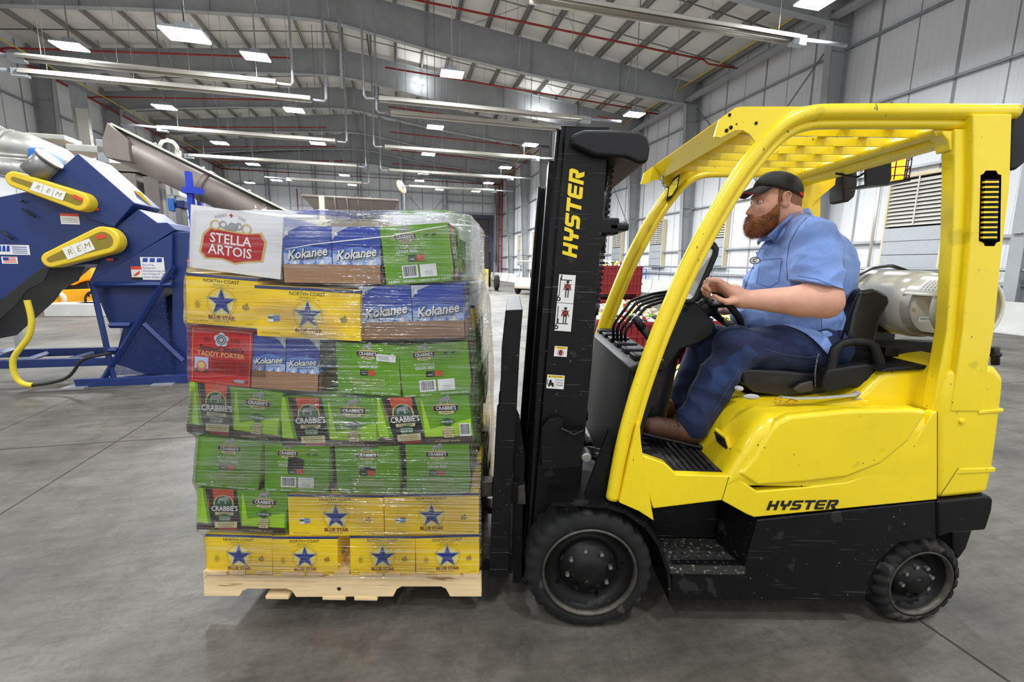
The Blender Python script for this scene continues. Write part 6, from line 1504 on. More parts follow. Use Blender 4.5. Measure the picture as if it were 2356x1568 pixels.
# ---- seams, pocket and collar laid on the shirt
from mathutils.bvhtree import BVHTree
dg = bpy.context.evaluated_depsgraph_get(); dg.update()
def onto(ob):
    e = ob.evaluated_get(dg); me = e.to_mesh(); W_ = world_of(ob)
    t = BVHTree.FromPolygons([tuple(W_ @ v.co) for v in me.vertices], [tuple(p.vertices) for p in me.polygons]); e.to_mesh_clear(); return t
bs, bj = onto(SHIRT), onto(JEANS)
EYE = Vector((0, 0, CAMH))
def hit(t, x, y, lift=.001, fallback=2.0):
    d = Vector(ray(x, y)).normalized(); r_ = t.ray_cast(EYE, d)
    return (r_[0] + r_[1] * lift * (1 if r_[1].dot(d) < 0 else -1)) if r_[0] is not None else P(x, y, fallback)
def seam(t, pts, r, name, mt, parent, n=6):
    q = []
    for a_, b_ in zip(pts, pts[1:]):
        for k in range(n): q.append(hit(t, a_[0] + (b_[0] - a_[0]) * k / n, a_[1] + (b_[1] - a_[1]) * k / n))
    q.append(hit(t, *pts[-1])); m = MB(); m.tube(q, r, 5); return m.build(name, [mt], parent)
seam(bs, [(1750, 598), (1799, 594), (1792, 648), (1771, 661), (1741, 652), (1750, 598)], .0012, 'pocket', 'shirt_line', SHIRT)
seam(bs, [(1757, 556), (1738, 600), (1722, 640), (1712, 668)], .0012, 'button_placket', 'shirt_line', SHIRT)
seam(bs, [(1891, 716), (1890, 745), (1893, 775)], .0012, 'side_seam', 'shirt_line', SHIRT)
seam(bs, [(1857, 500), (1838, 520), (1816, 560), (1810, 605), (1812, 645)], .0013, 'sleeve_seam', 'shirt_line', SHIRT)
seam(bs, [(1835, 634), (1880, 642), (1925, 660)], .0011, 'cuff_stitching', 'shirt_line', SHIRT)
seam(bj, [(1756, 802), (1800, 815), (1860, 822), (1890, 818)], .0012, 'stitching', 'denim_seam', JEANS); seam(bj, [(1700, 850), (1670, 900), (1640, 950)], .001, 'stitching', 'denim_seam', JEANS)
for x, y in ((1734, 617), (1717, 656), (1742, 582)):
    c_ = hit(bs, x, y, .002); m = MB(); m.ball(c_, .0045, seg=10, rings=6); m.build('button', ['shirt_line'], SHIRT)
c_ = hit(bs, 1737, 599, .002); m = MB(); A_ = Art(m, c_, (.75, -.66, 0), (0, 0, 1)); A_.poly(disc(0, 0, .022, .016, 20), 0); A_.poly(disc(0, 0, .0185, .0125, 20), 1); A_.text('C', -.002, 0, .024, 0, bold=.03, shear=.3); m.build('name_patch', ['patch_navy', 'decal_white'], SHIRT, fix=False)
m = MB(); tl_ = [hit(bj, x, y, l_, 2.0) for x, y, l_ in ((1790, 744, .014), (1842, 752, .016), (1892, 768, .016), (1914, 792, .014), (1907, 824, .016), (1890, 808, .014), (1868, 782, .012), (1835, 760, .01), (1800, 750, .008))]
m.add(tl_, [(0, 1, 7, 8), (1, 2, 6, 7), (2, 3, 5, 6), (3, 4, 5)], 0, True); m.build('shirt_tail', ['shirt'], SHIRT, solid=.004, fix=False, sub=1)
# collar: a band standing round the neck with a pointed leaf on the near side
m = MB(); nk = P(1806, 508, YC); rows = [[], [], []]
for k in range(25):
    a_ = 2 * PI * (k / 24) ; ca, sa = math.cos(a_), math.sin(a_)       # 0 = back
    base = nk + Vector((.098 * ca + .012, .094 * sa, .045 * ca - .012)); f_ = (1 - ca) / 2
    rows[0].append(base + Vector((.0, 0, -.01))); rows[1].append(base + Vector((-.012 * ca, -.012 * sa * 1, .026 - .01 * f_))); 
    dn = .038 + .045 * max(0, f_ - .55) / .45 * (1 if f_ < .93 else .1)
    rows[2].append(base + Vector((.022 * ca + .0, .026 * sa, -dn)))
m.grid(rows, 0); m.build('collar', ['shirt'], SHIRT, solid=.003, fix=False)
m = MB(); cl = [hit(bs, 1843, 486, .012, 2.16), hit(bs, 1812, 520, .016, 2.14), hit(bs, 1787, 561, .012, 2.1), hit(bs, 1766, 543, .01, 2.12), P(1788, 522, 2.13), P(1822, 492, 2.14)]
m.add(cl, [(0, 1, 5), (1, 4, 5), (1, 2, 4), (2, 3, 4)], 0, True); m.build('collar_leaf', ['shirt'], SHIRT, solid=.004, fix=False)
# ---- cap
m = MB(); rows = []; ax_ = Vector((math.cos(.27), 0, -math.sin(.27))); az_ = Vector((math.sin(.27), 0, math.cos(.27)))
cc = H(.006, .036)
for j in range(11):
    th = PI / 2 * j / 10; row = []
    for k in range(37):
        a_ = 2 * PI * k / 36; r_ = math.cos(th) ** .75
        row.append(cc + ax_ * (.112 * r_ * math.cos(a_)) + Vector((0, .091 * r_ * math.sin(a_), 0)) + az_ * (-.006 + .094 * math.sin(th) ** .95))
    rows.append(row)
m.grid(rows, 0); CAP = m.build('cap', ['cap_black'], PE, solid=.003)
m = MB(); rows = []
for j in range(7):
    row = []
    for k in range(13):
        a_ = -.95 + 1.9 * k / 12; t = j / 6
        b0 = cc - ax_ * (.110 * math.cos(a_)) + Vector((0, .090 * math.sin(a_), 0)) - az_ * .006
        row.append(b0 + Vector((-.90, 0, -.38)) * (.082 * t * (1 - .35 * (a_ / .95) ** 4)) - az_ * (.014 * (a_ / .95) ** 2 * t))
    rows.append(row)
m.grid(rows, 0); br = m.build('brim', ['cap_black'], CAP, solid=.003, fix=False)
m = MB(); m.grid([[p - az_ * .0022 for p in r_] for r_ in rows], 0); m.build('brim_underside', ['cap_green'], CAP, fix=False)
m = MB(); m.tube([p - az_ * .001 for p in rows[0]], .0022, 6); m.tube([p for p in rows[-1]], .0016, 6); m.build('brim_piping', ['cap_red'], CAP)
m = MB(); m.tube([cc + ax_ * (.1135 * math.cos(a_)) + Vector((0, .093 * math.sin(a_), 0)) + az_ * .002 for a_ in [-1.0 + 2.0 * k / 14 for k in range(15)]], .008, 6, flat=(.25, 1)); m.build('cap_strap', ['cap_red'], CAP)
m = MB(); m.ball(cc + az_ * .089, (.007, .007, .004)); m.build('cap_button', ['cap_red'], CAP)
# ---- hair and beard
hair = surface([ell(H(.008, .015), (.106, .083, .1)), ell(H(.03, -.03), (.084, .076, .068))], .004, 'hair', 'short_hair', PE, k=.02,
               cut=lambda X, Y, Z: np.maximum(np.maximum(Z - (HC.z + .045), (HC.z - .052) - Z), np.minimum((HC.x - .03) - X, 1)))
bd = [ell(H(-.060, -.112), (.060, .055, .042), RY(.25)), ell(H(-.036, -.085, -.042), (.046, .022, .044), RY(.4)), ell(H(-.036, -.085, .042), (.046, .022, .044), RY(.4)), cap(H(-.020, -.018, -.072), H(-.03, -.07, -.058), .007, .020, .015), cap(H(-.020, -.018, .072), H(-.03, -.07, .058), .007, .020, .015),
      cap(H(-.106, -.084, -.024), H(-.112, -.078, 0), .008, .008, .01), cap(H(-.112, -.078, 0), H(-.106, -.084, .024), .008, .008, .01), ell(H(-.085, -.14), (.043, .042, .034), RY(.4)), ell(H(-.094, -.108, -.022), (.024, .025, .026)), ell(H(-.094, -.108, .022), (.024, .025, .026))]
def bump(me):
    for v in me.vertices:
        v.co += v.normal * (noise.noise(v.co * 60) * .005 + noise.noise(v.co * 140) * .003)
BD = surface(bd, .003, 'beard', 'beard_hair', PE, k=.02, post=bump)
rng = random.Random(2); me = BD.data; m = MB(); W_ = world_of(BD)
for _ in range(5200):
    p = me.polygons[rng.randrange(len(me.polygons))]; c_ = W_ @ p.center; n_ = p.normal
    if n_.z > .85: continue
    d = (n_ * .55 + Vector((-.35, 0, -.75)) + Vector((rng.uniform(-.4, .4), rng.uniform(-.4, .4), rng.uniform(-.3, .3)))).normalized(); L_ = rng.uniform(.008, .02)
    s_ = d.cross(Vector((rng.uniform(-1, 1), 1, rng.uniform(-1, 1)))).normalized() * .0006; b_ = c_ + d * L_ + Vector((rng.uniform(-.004, .004), rng.uniform(-.004, .004), -.003))
    m.add([c_ - n_ * .001 - s_, c_ - n_ * .001 + s_, b_], [(0, 1, 2)], 0)
hs = m.build('beard_strands', ['beard_hair'], BD, fix=False, clean=False); hs['kind'] = 'stuff'
# ---- key chain
m = MB(); pts = [hit(bj, 1881, 815, .006, 1.98)]; a_ = pts[0]; b_ = Vector((P(1876, 886, 1.93).x, 1.93, P(1876, 886, 1.93).z))
for k in range(19):
    f_ = k / 18; c_ = a_.lerp(b_, f_) + Vector((-.006 * math.sin(PI * f_), 0, 0)); t = (b_ - a_).normalized(); s_ = Vector((1, 0, 0)) if k % 2 else Vector((0, 1, 0))
    m.tube([c_ + t * (.0042 * math.cos(2 * PI * j / 8)) + s_ * (.0028 * math.sin(2 * PI * j / 8)) for j in range(8)], .0009, 4, close=True)
m.build('key_chain', ['chrome'], PE)
# ================================================================== machines and stores behind
def HU(x, y, u):      # pixel on the plane at distance u down the hall -> (across, along, up)
    r = ray(x, y); c, s = math.cos(HALL), math.sin(HALL)
    ru, rv = -r[0] * s + r[1] * c, r[0] * c + r[1] * s; t = u / ru
    return Vector((rv * t, u, CAMH + r[2] * t))
def hp(pts, u): return [(HU(x, y, u).x, HU(x, y, u).z) for x, y in pts]
def hroot(name, label, cat, c, group=None):
    t = thing(name, label, cat, c, group=group); return t
def slab(t, name, pts, u0, u1, mt, bevel=.01, label=None):
    m = MB(); m.prism(hp(pts, u0), u0, u1); o = m.build(name, mt if isinstance(mt, list) else [mt], t, bevel)
    if label: o['label'] = label
    return o
U = 6.45
BM_ = hroot('sorting_machine', 'tall dark blue angular sorting machine with two yellow belt guards at left', 'machine', (-3.9, 7.2, 0))
slab(BM_, 'drum_housing', [(178, 352), (310, 467), (262, 522), (205, 505), (113, 411)], U, U + .62, 'blue_paint', .012)
m = MB(); a_, b_ = HU(178, 352, U), HU(310, 467, U)
slab(BM_, 'main_body', [(0, 452), (-60, 470), (-60, 730), (0, 692), (60, 650), (98, 618), (200, 608), (268, 522), (200, 490), (113, 411), (60, 440)], U + .03, U + .9, 'blue_paint', .012)
slab(BM_, 'discharge_housing', [(264, 522), (318, 480), (362, 512), (384, 511), (405, 528), (232, 638), (205, 646)], U + .05, U + .66, 'blue_paint', .012)
slab(BM_, 'side_cheek', [(206, 646), (396, 536), (396, 640), (378, 652), (212, 652)], U + .02, U + 1.3, 'blue_paint', .01)
slab(BM_, 'outlet_hopper', [(212, 652), (380, 652), (305, 748), (252, 748)], U + .12, U + 1.2, 'blue_paint', .01)
slab(BM_, 'control_cabinet', [(396, 532), (470, 535), (470, 880), (396, 880)], U + .08, U + 1.0, 'blue_paint', .01)
m = MB()
for (a, b) in (((212, 648), (262, 872)), ((398, 612), (238, 872)), ((212, 655), (396, 655)), ((252, 748), (300, 748)), ((250, 805), (270, 805)), ((330, 745), (420, 830))):
    A_, B_ = HU(*a, U), HU(*b, U); m.tube([(A_.x, U, A_.z), (B_.x, U, B_.z)], .035, 4)
flat(m.build('leg_frame', ['blue_paint'], BM_))
slab(BM_, 'inner_panel', [(300, 690), (396, 640), (396, 866), (352, 866), (262, 835)], U + .55, U + .58, 'blue_paint', 0)
m = MB()      # open expanded-metal guard: diamond strands
TRI = [HU(398, 615, U), HU(243, 868, U), HU(398, 866, U)]
def inside(p):
    a, b, c = [(q.x, q.z) for q in TRI]; s1 = (b[0] - a[0]) * (p[1] - a[1]) - (b[1] - a[1]) * (p[0] - a[0])
    return s1 > 0 and p[0] < c[0] and p[1] > b[1] + .02
xs0, xs1, zs0, zs1 = TRI[1].x, TRI[0].x, TRI[1].z, TRI[0].z
for d_ in (1, -1):
    c = -4
    for i in range(150):
        off_ = xs0 - 2.5 + i * .034; seg_ = None; st = None
        for k in range(120):
            z = zs0 + (zs1 - zs0) * k / 119; x = off_ + d_ * (z - zs0) * 1.7 + (1.2 if d_ < 0 else 0)
            ins_ = inside((x, z))
            if ins_ and st is None: st = (x, z)
            if (not ins_ or k == 119) and st is not None:
                if abs(z - st[1]) > .02: m.add([(st[0], U + .01, st[1] - .004), (st[0], U + .01, st[1] + .004), (x, U + .01, z + .004), (x, U + .01, z - .004)], [(0, 1, 2, 3)])
                st = None
m.build('mesh_guard', ['blue_paint'], BM_, fix=False)
slab(BM_, 'base_rail', [(168, 874), (470, 860), (470, 880), (175, 891)], U - .06, U + .04, 'blue_paint', .006)
m = MB()
for (x, y) in ((185, 892), (385, 884)): A_ = HU(x, y, U); m.box((A_.x - .12, U - .15, .0), (A_.x + .12, U + .1, .015))
m.build('foot_plate', ['galv'], BM_)
for u_, y0 in ((U + .5, 812), (U + .1, 836)):
    m = MB(); A_, B_ = HU(-60, y0, u_), HU(262, y0 - 5, u_); m.box((A_.x, u_, B_.z - .05), (B_.x, u_ + .08, B_.z + .05)); m.build('sled_rail', ['blue_paint'], BM_, .006)
m = MB()
for a, b in (((40, 835), (110, 812)), ((130, 835), (215, 812)), ((0, 812), (28, 804))):
    A_, B_ = HU(*a, U + .15), HU(*b, U + .5); m.tube([A_, B_], .03, 4)
flat(m.build('sled_brace', ['blue_light'], BM_))
def stadium(name, a, ra, b, rb, label):
    A_, B_ = HU(*a, U - .16), HU(*b, U - .16); s = (HU(a[0] + 10, a[1], U - .16) - A_).length / 10; ra *= s; rb *= s
    d = Vector((B_.x - A_.x, B_.z - A_.z)); L_ = d.length; th = math.atan2(d.y, d.x); ph = math.acos((ra - rb) / L_)
    def outl(g):
        p = []
        for k in range(15): q = th + ph + (2 * PI - 2 * ph) * k / 14; p.append((A_.x + (ra - g) * math.cos(q), A_.z + (ra - g) * math.sin(q)))
        for k in range(15): q = th - ph + 2 * ph * k / 14; p.append((B_.x + (rb - g) * math.cos(q), B_.z + (rb - g) * math.sin(q)))
        return p
    m = MB(); m.prism(outl(0), U - .16, U + .02, 0); o = m.build(name, ['guard_yellow'], BM_, .02); o['label'] = label
    m = MB(); m.add([(x, U - .162, z) for x, z in outl(.06)], [tuple(range(30))], 0); m.build('guard_mesh', ['mesh_olive'], o, fix=False)
    c = (A_ + B_) / 2 + (B_ - A_) * .03; m = MB(); e = Vector((math.cos(th), 0, math.sin(th))); n = Vector((-math.sin(th), 0, math.cos(th))); A2 = Art(m, (c.x, U - .165, c.z), e, n)
    w, h = L_ * .26, (ra + rb) * .28
    A2.poly([(-w, -h), (w, -h * .9), (w * 1.05, h), (-w * .92, h * .95)], 0)
    for i, t in enumerate('REM'): A2.text(t, (i - 1) * w * .62, 0, h * 1.3, 1, shear=.3)
    A2.rect(-w * .33, -h * .9, -w * .31, h * .9, 1); A2.rect(w * .31, -h * .9, w * .33, h * .9, 1)
    A2.poly([(w * 1.5, h * .4), (w * 2.1, h * .2), (w * 2.1, h * .9), (w * 1.5, h * 1.1)], 2)
    m.build('maker_plate', ['decal_white', 'c_olive', 'decal_red'], o, fix=False)
stadium('belt_guard', (32, 412), 22, (178, 462), 28, 'upper yellow belt guard with perforated face')
stadium('belt_guard', (115, 597), 22, (238, 552), 38, 'lower yellow belt guard with perforated face')
def hdecal(name, x0, y0, x1, y1, u, fn, mats, parent):
    a, b, c = HU(x0, y1, u), HU(x1, y1, u), HU(x0, y0, u); m = MB(); A_ = Art(m, a, (1, 0, 0), (0, 0, 1)); fn(A_, b.x - a.x, c.z - a.z); return m.build(name, mats, parent, fix=False)
def d1(A, w, h):
    A.rect(0, 0, w, h, 0)
    for i in range(3): A.poly([(w * (.08 + .3 * i), h * .78), (w * (.3 + .3 * i), h * .78), (w * (.33 + .3 * i), h * .96), (w * (.12 + .3 * i), h * .96)], 1)
    for i, t in enumerate(('Recycling', 'Equipment', 'Manufacturing, Inc.', '6512 Napa St. Spokane', 'www.remfg.com')): A.text(t, w * .06, h * (.66 - i * .135), h * .12, 1, align='LEFT')
def d2(A, w, h): A.rect(0, 0, w, h, 0); A.rect(0, h * .75, w, h, 2); A.poly([(w * .15, h * .3), (w * .8, h * .7), (w * .8, h * .45), (w * .35, h * .25)], 2); A.rect(0, 0, w, h * .18, 1)
hdecal('maker_decal', 328, 591, 382, 643, U + .018, d1, ['decal_white', 'c_blue'], BM_); hdecal('warning_decal', 304, 612, 329, 643, U + .018, d2, ['decal_white', 'c_black', 'decal_red'], BM_)
hdecal('warning_decal', 141, 490, 184, 515, U + .028, lambda A, w, h: (A.rect(0, 0, w, h, 0), A.rect(0, h * .75, w, h, 1), [A.rect(w * .08, h * (.15 + i * .16), w * .9, h * (.2 + i * .16), 2) for i in range(3)]), ['decal_white', 'decal_red', 'c_grey'], BM_)
hdecal('maker_decal', -10, 562, 70, 585, U + .028, lambda A, w, h: (A.rect(0, 0, w, h, 0), [A.poly([(w * (.08 + .12 * i), h * .3), (w * (.18 + .12 * i), h * .3), (w * (.2 + .12 * i), h * .9), (w * (.12 + .12 * i), h * .9)], 1) for i in range(3)], [A.rect(w * .5, h * (.15 + i * .2), w * .93, h * (.22 + i * .2), 1) for i in range(4)]), ['decal_white', 'c_blue'], BM_)
hdecal('flag_decal', 5, 590, 42, 606, U + .028, lambda A, w, h: (A.rect(0, 0, w, h, 0), [A.rect(w * .1, h * (.15 + i * .22), w * .9, h * (.26 + i * .22), 2) for i in range(4)], A.rect(w * .1, h * .5, w * .45, h * .92, 1)), ['decal_white', 'c_blue', 'decal_red'], BM_)
for q in ((212, 478), (245, 594), (430, 597)): hdecal('warning_tag', q[0], q[1], q[0] + 16, q[1] + 5, U - .005, lambda A, w, h: A.rect(0, 0, w, h, 0), ['decal_red'], BM_)
hdecal('yellow_hatch', 290, 433, 350, 470, U + .4, lambda A, w, h: A.poly([(0, h), (w * .62, h * .8), (w, 0), (w * .4, 0)], 0), ['guard_yellow'], BM_)
m = MB(); A_, B_ = HU(76, 400, U - .05), HU(112, 368, U - .05); m.cyl(A_, B_, .12, 20); m.cyl(B_, B_ + (B_ - A_) * .12, .135, 20); m.build('drive_motor', ['motor_grey'], BM_)
slab(BM_, 'gearbox', [(60, 337), (95, 340), (112, 368), (100, 382), (62, 368)], U, U + .3, 'scissor_blue', .03)
slab(BM_, 'rubber_conveyor', [(-60, 720), (0, 690), (56, 645), (96, 614), (118, 612), (100, 650), (62, 668), (40, 700), (0, 736), (-60, 790)], U - .1, U + .5, 'cable_black', .01)
m = MB()
for a, b in (((50, 480), (80, 498)), ((0, 530), (30, 550)), ((46, 462), (54, 462))):
    m.tube([HU(*a, U - .01), HU(*b, U - .01)], .012, 6)
m.build('grab_handle', ['cable_black'], BM_)
hall(BM_)
m = MB(); pts = [(62, 690), (70, 718), (74, 745), (66, 778), (44, 803), (29, 825), (30, 850), (38, 872), (55, 884), (75, 886)]
m.tube(curve([HU(x, y, U - .25) for x, y in pts]), .03, 10); tag(hall(m.build('yellow_hose', ['hose_yellow'])), 'bright yellow hose hanging beside the black conveyor down to the floor', 'hose')
m = MB(); pts = [(75, 886), (120, 880), (155, 870), (173, 850), (182, 832), (200, 822), (255, 812)]
m.tube(curve([HU(x, y, U - .25) for x, y in pts]), .018, 8); tag(hall(m.build('black_cable', ['cable_black'])), 'thick black cable running from the yellow hose end to the blue machine', 'cable')
# ---- inclined auger
AU = hroot('auger_conveyor', 'long grey inclined screw conveyor tube rising behind the blue machine to upper left', 'conveyor', (-4.5, 10, 0)); Ua = 9.2
A_, B_, C_ = HU(262, 328, Ua), HU(475, 430, Ua), HU(830, 604, Ua)
m = MB(); m.tube([A_, C_], .255, 28); m.build('auger_tube', ['auger_grey'], AU)
m = MB(); m.box((C_.x - .5, Ua - .4, 0), (C_.x + .3, Ua + .4, C_.z + .1)); m.build('feed_box', ['auger_grey'], AU, .02)
m = MB(); d = (C_ - A_).normalized(); m.tube([B_ - d * .04, B_ + d * .04], .285, 28); m.build('flange', ['auger_grey'], AU)
up = Vector((-d.z, 0, d.x)); up = up if up.z > 0 else -up
m = MB(); q0, q1 = A_ + up * .26, C_ + up * .26; m.add([q0 + Vector((0, -.27, 0)), q1 + Vector((0, -.27, 0)), q1 + Vector((0, .27, 0)), q0 + Vector((0, .27, 0))], [(0, 1, 2, 3)]); m.build('trough_cover', ['galv_bright'], AU, solid=.03, fix=False)
slab(AU, 'head_box', [(246, 281), (234, 322), (243, 362), (300, 372), (292, 320)], Ua - .35, Ua + .35, 'auger_grey', .01)
m = MB()
for k in range(6): m.tube([A_ + d * (.6 + k * .75) + up * .27 + Vector((0, -.2, 0)), A_ + d * (.62 + k * .75) + up * .3 + Vector((0, -.2, 0))], .02, 6)
m.build('cover_clips', ['bolt'], AU)
m = MB(); q = HU(388, 345, Ua); m.tube([q + Vector((.14 * math.cos(t), 0, .16 * math.sin(t))) for t in (0, .5, 1, 1.6, 2.2, 2.8)] , .03, 8); m.tube([q + Vector((.14, 0, 0)), q + Vector((.12, 0, -.2))], .05, 8); m.build('vent_pipe', ['galv_bright'], AU)
hall(AU)
# ---- blue lifting frame
BF = hroot('blue_stand', 'bright blue upright steel stand under the grey auger tube', 'stand', (-3.9, 8.7, 0)); 
for x0, x1, y0 in ((424, 436, 393), (450, 459, 430)):
    a, b = HU(x0, y0, 8.6 if x0 < 440 else 9.8), HU(x1, y0, 8.6 if x0 < 440 else 9.8); m = MB(); m.box((a.x, a.y, 0), (b.x, a.y + .1, a.z)); m.build('upright', ['blue_vivid'], BF)
a, b = HU(421, 430, 8.6), HU(462, 446, 8.6); m = MB(); m.box((a.x, 8.55, b.z), (b.x, 8.75, a.z)); m.build('crossbeam', ['blue_vivid'], BF)
hall(BF)
# ---- ducts and grey plant behind
DU = hroot('air_duct', 'shiny round metal air duct running in from the left edge above the blue machine', 'duct', (-6.5, 8.5, 0))
m = MB(); m.tube([HU(-80, 315, 8.2), HU(60, 345, 8.6), HU(135, 372, 9.4)], .24, 24); m.build('duct_tube', ['duct'], DU)
m = MB(); 
for x, y in ((20, 337), (-10, 328)): q = HU(x, y, 8.45); m.tube([q, q + Vector((.03, .0, -.01))], .25, 24)
m.build('duct_joint', ['duct'], DU); hall(DU)
D2 = hroot('pipe_rack', 'pale pipes and rails on posts under the round air duct at far left', 'pipes', (-6.8, 8.6, 0))
for y0, y1, r_ in ((352, 360, .03), (362, 368, .03), (375, 392, .12)): m = MB(); m.tube([HU(-60, y0 - 3, 8.1), HU(62, y1, 8.4)], r_, 12); m.build('rail_pipe', ['duct'], D2)
for x in (-30,): a = HU(x, 352, 8.3); m = MB(); m.box((a.x - .04, 8.28, 0), (a.x + .04, 8.34, a.z)); m.build('post', ['galv'], D2)
hall(D2)
def plant(name, label, boxes, u, mt='auger_grey'):
    t = hroot(name, label, 'machine', (HU(boxes[0][0], 500, u).x, u, 0))
    for i, bx_ in enumerate(boxes):
        x0, y0, x1, y1, dz, nm = bx_[:6]; a, b = HU(x0, y0, u), HU(x1, y1, u); m = MB(); m.box((a.x, u, 0 if nm in ('bin', 'post', 'tower', 'pedestal', 'conduit') else b.z), (b.x, u + dz, a.z)); m.build(nm, [bx_[6] if len(bx_) > 6 else mt], t, .01)
    hall(t); return t
plant('grey_bin', 'grey steel bins and walkway behind the blue machine, under the auger', [
    (58, 304, 150, 322, .5, 'beam', 'duct'), (246, 322, 258, 620, .5, 'post', 'galv'), (150, 330, 240, 352, .6, 'beam', 'duct'), (232, 372, 330, 395, 1.2, 'bin_rim', 'auger_grey'), (240, 395, 325, 520, 1.1, 'bin', 'auger_grey'),
    (262, 392, 400, 397, .3, 'handrail', 'duct'), (328, 405, 375, 520, .9, 'bin', 'hopper_grey'), (362, 412, 420, 417, .3, 'handrail', 'duct'), (372, 435, 382, 530, .1, 'post', 'galv'), (380, 420, 412, 450, .5, 'tank', 'duct'), (405, 452, 440, 470, .3, 'frame', 'galv'), (395, 400, 400, 530, .1, 'post', 'galv')], 11.0)
plant('blue_motor', 'small blue motors seen beneath the auger beside the blue stand', [(384, 455, 402, 485, .3, 'motor_body', 'scissor_blue'), (404, 460, 424, 478, .3, 'gear_case', 'blue_paint'), (402, 478, 420, 520, .25, 'pedestal', 'motor_grey')], 8.9)
plant('wall_unit', 'pale ribbed unit standing by the left wall behind the ducts', [(166, 195, 206, 560, 1.0, 'tower', 'galv'), (200, 250, 207, 560, .2, 'conduit', 'galv_bright')], 26.0)
# ---- orange lift
LF = hroot('boom_lift', 'orange-yellow aerial lift parked far behind the blue machine', 'lift', (-12.5, 16.3, 0)); ul = 16.4
slab(LF, 'chassis', [(100, 668), (222, 664), (224, 690), (215, 706), (105, 708)], ul, ul + 1.4, 'lift_orange', .03)
slab(LF, 'front_deck', [(30, 690), (75, 672), (112, 668), (112, 700), (30, 712)], ul + .1, ul + 1.4, 'lift_orange', .03)
slab(LF, 'turret', [(95, 654), (110, 640), (130, 620), (150, 608), (190, 606), (196, 596), (206, 598), (212, 640), (180, 650), (170, 656)], ul + .2, ul + 1.2, 'lift_orange', .04)
slab(LF, 'turntable', [(120, 652), (200, 648), (205, 668), (118, 670)], ul + .3, ul + 1.1, 'black_plastic', .01)
for x in (124, 218): q = HU(x, 690, ul - .1); m = MB(); m.lathe([(0, .02), (.12, .02), (.13, 0), (.2, 0)], q, (0, 1, 0), 20, 1); m.lathe([(.2, 0), (.27, 0), (.29, .03), (.29, .25), (0, .25)], q, (0, 1, 0), 24, 0); m.build('wheel', ['tyre_white' if x < 200 else 'rubber', 'lift_orange'], LF)
slab(LF, 'side_decal', [(120, 650), (152, 648), (152, 654), (118, 656)], ul + .18, ul + .2, 'decal_red', 0)
hall(LF)
CBK = MB().box((0, 0, 0), (1.55, .7, .34)).build('concrete_block', ['concrete_block'], None, .015); tag(CBK, 'low flat concrete block lying on the floor before the orange lift, left one', 'block', 'concrete blocks before the lift')
q = PG(102, 728); CBK.location = q; CBK.rotation_euler.z = .18
o = dup(CBK, PG(169, 726), .2, 'low flat concrete block lying on the floor before the orange lift, right one')
# ---- hopper
HO = hroot('steel_hopper', 'wide grey ribbed steel hopper with sloping sides rising behind the white carton', 'hopper', (-1.5, 15.5, 0)); uh = 15.0
a = hp([(693, 449), (917, 461), (893, 507), (880, 560), (760, 560), (742, 503)], uh)
m = MB(); m.add([(a[0][0], uh, a[0][1]), (a[1][0], uh, a[1][1]), (a[2][0], uh + .5, a[2][1]), (a[5][0], uh + .5, a[5][1])], [(0, 1, 2, 3)]); m.add([(a[5][0], uh + .5, a[5][1]), (a[2][0], uh + .5, a[2][1]), (a[3][0], uh + .5, 0), (a[4][0], uh + .5, 0)], [(0, 1, 2, 3)])
m.add([(a[1][0], uh, a[1][1]), (a[1][0], uh + 2.2, a[1][1]), (a[2][0], uh + 1.6, a[2][1]), (a[2][0], uh + .5, a[2][1])], [(0, 1, 2, 3)]); m.add([(a[0][0], uh, a[0][1]), (a[0][0], uh + 2.2, a[0][1]), (a[5][0], uh + 1.6, a[5][1]), (a[5][0], uh + .5, a[5][1])], [(0, 1, 2, 3)])
m.build('hopper_side', ['hopper_grey'], HO, solid=.02, fix=False)
m = MB(); m.tube([(a[0][0], uh, a[0][1]), (a[1][0], uh, a[1][1]), (a[1][0], uh + 2.2, a[1][1]), (a[0][0], uh + 2.2, a[0][1])], .03, 4, close=True)
for x in (775, 803, 829, 857): p0, p1 = HU(x - 6, 453, uh - .03), HU(x + 2, 505, uh + .47); m.tube([p0, p1], .022, 4)
m.build('rib', ['auger_grey'], HO)
m = MB(); 
for x in (760, 880): p = HU(x, 500, uh + .5); m.box((p.x - .06, uh + .45, 0), (p.x + .06, uh + .57, p.z))
m.build('leg_pair', ['auger_grey'], HO); hall(HO)
a, b = HU(733, 450, 13.5), HU(746, 495, 13.5); m = MB(); m.box((a.x, 13.5, 0), (b.x, 13.68, a.z)); tag(hall(m.build('timber_post', ['timber_light'], None, .01)), 'pale square timber post standing in front of the grey hopper', 'post')
# ---- round fan on a pole
FA = hroot('fan_disc', 'tan round disc on a thin pole behind the hopper, right of its rim', 'fan', (0, 28, 0)); q = HU(923, 430, 28); nn = Vector((.75, -.55, .35)).normalized()
m = MB(); m.lathe([(0, -.02), (.40, 0), (.40, .03), (0, .05)], q, nn, 28); m.build('disc', ['tan_disc'], FA)
m = MB(); m.tube([q + nn * .1, q + Vector((.15, .1, -.2)), (q.x + .17, 28.1, 0)], .05, 8); m.build('pole', ['galv'], FA); m = MB(); m.tube([q - nn * .02, q + Vector((.25, -.1, .0))], .025, 6); m.build('arm', ['cable_black'], FA); hall(FA)
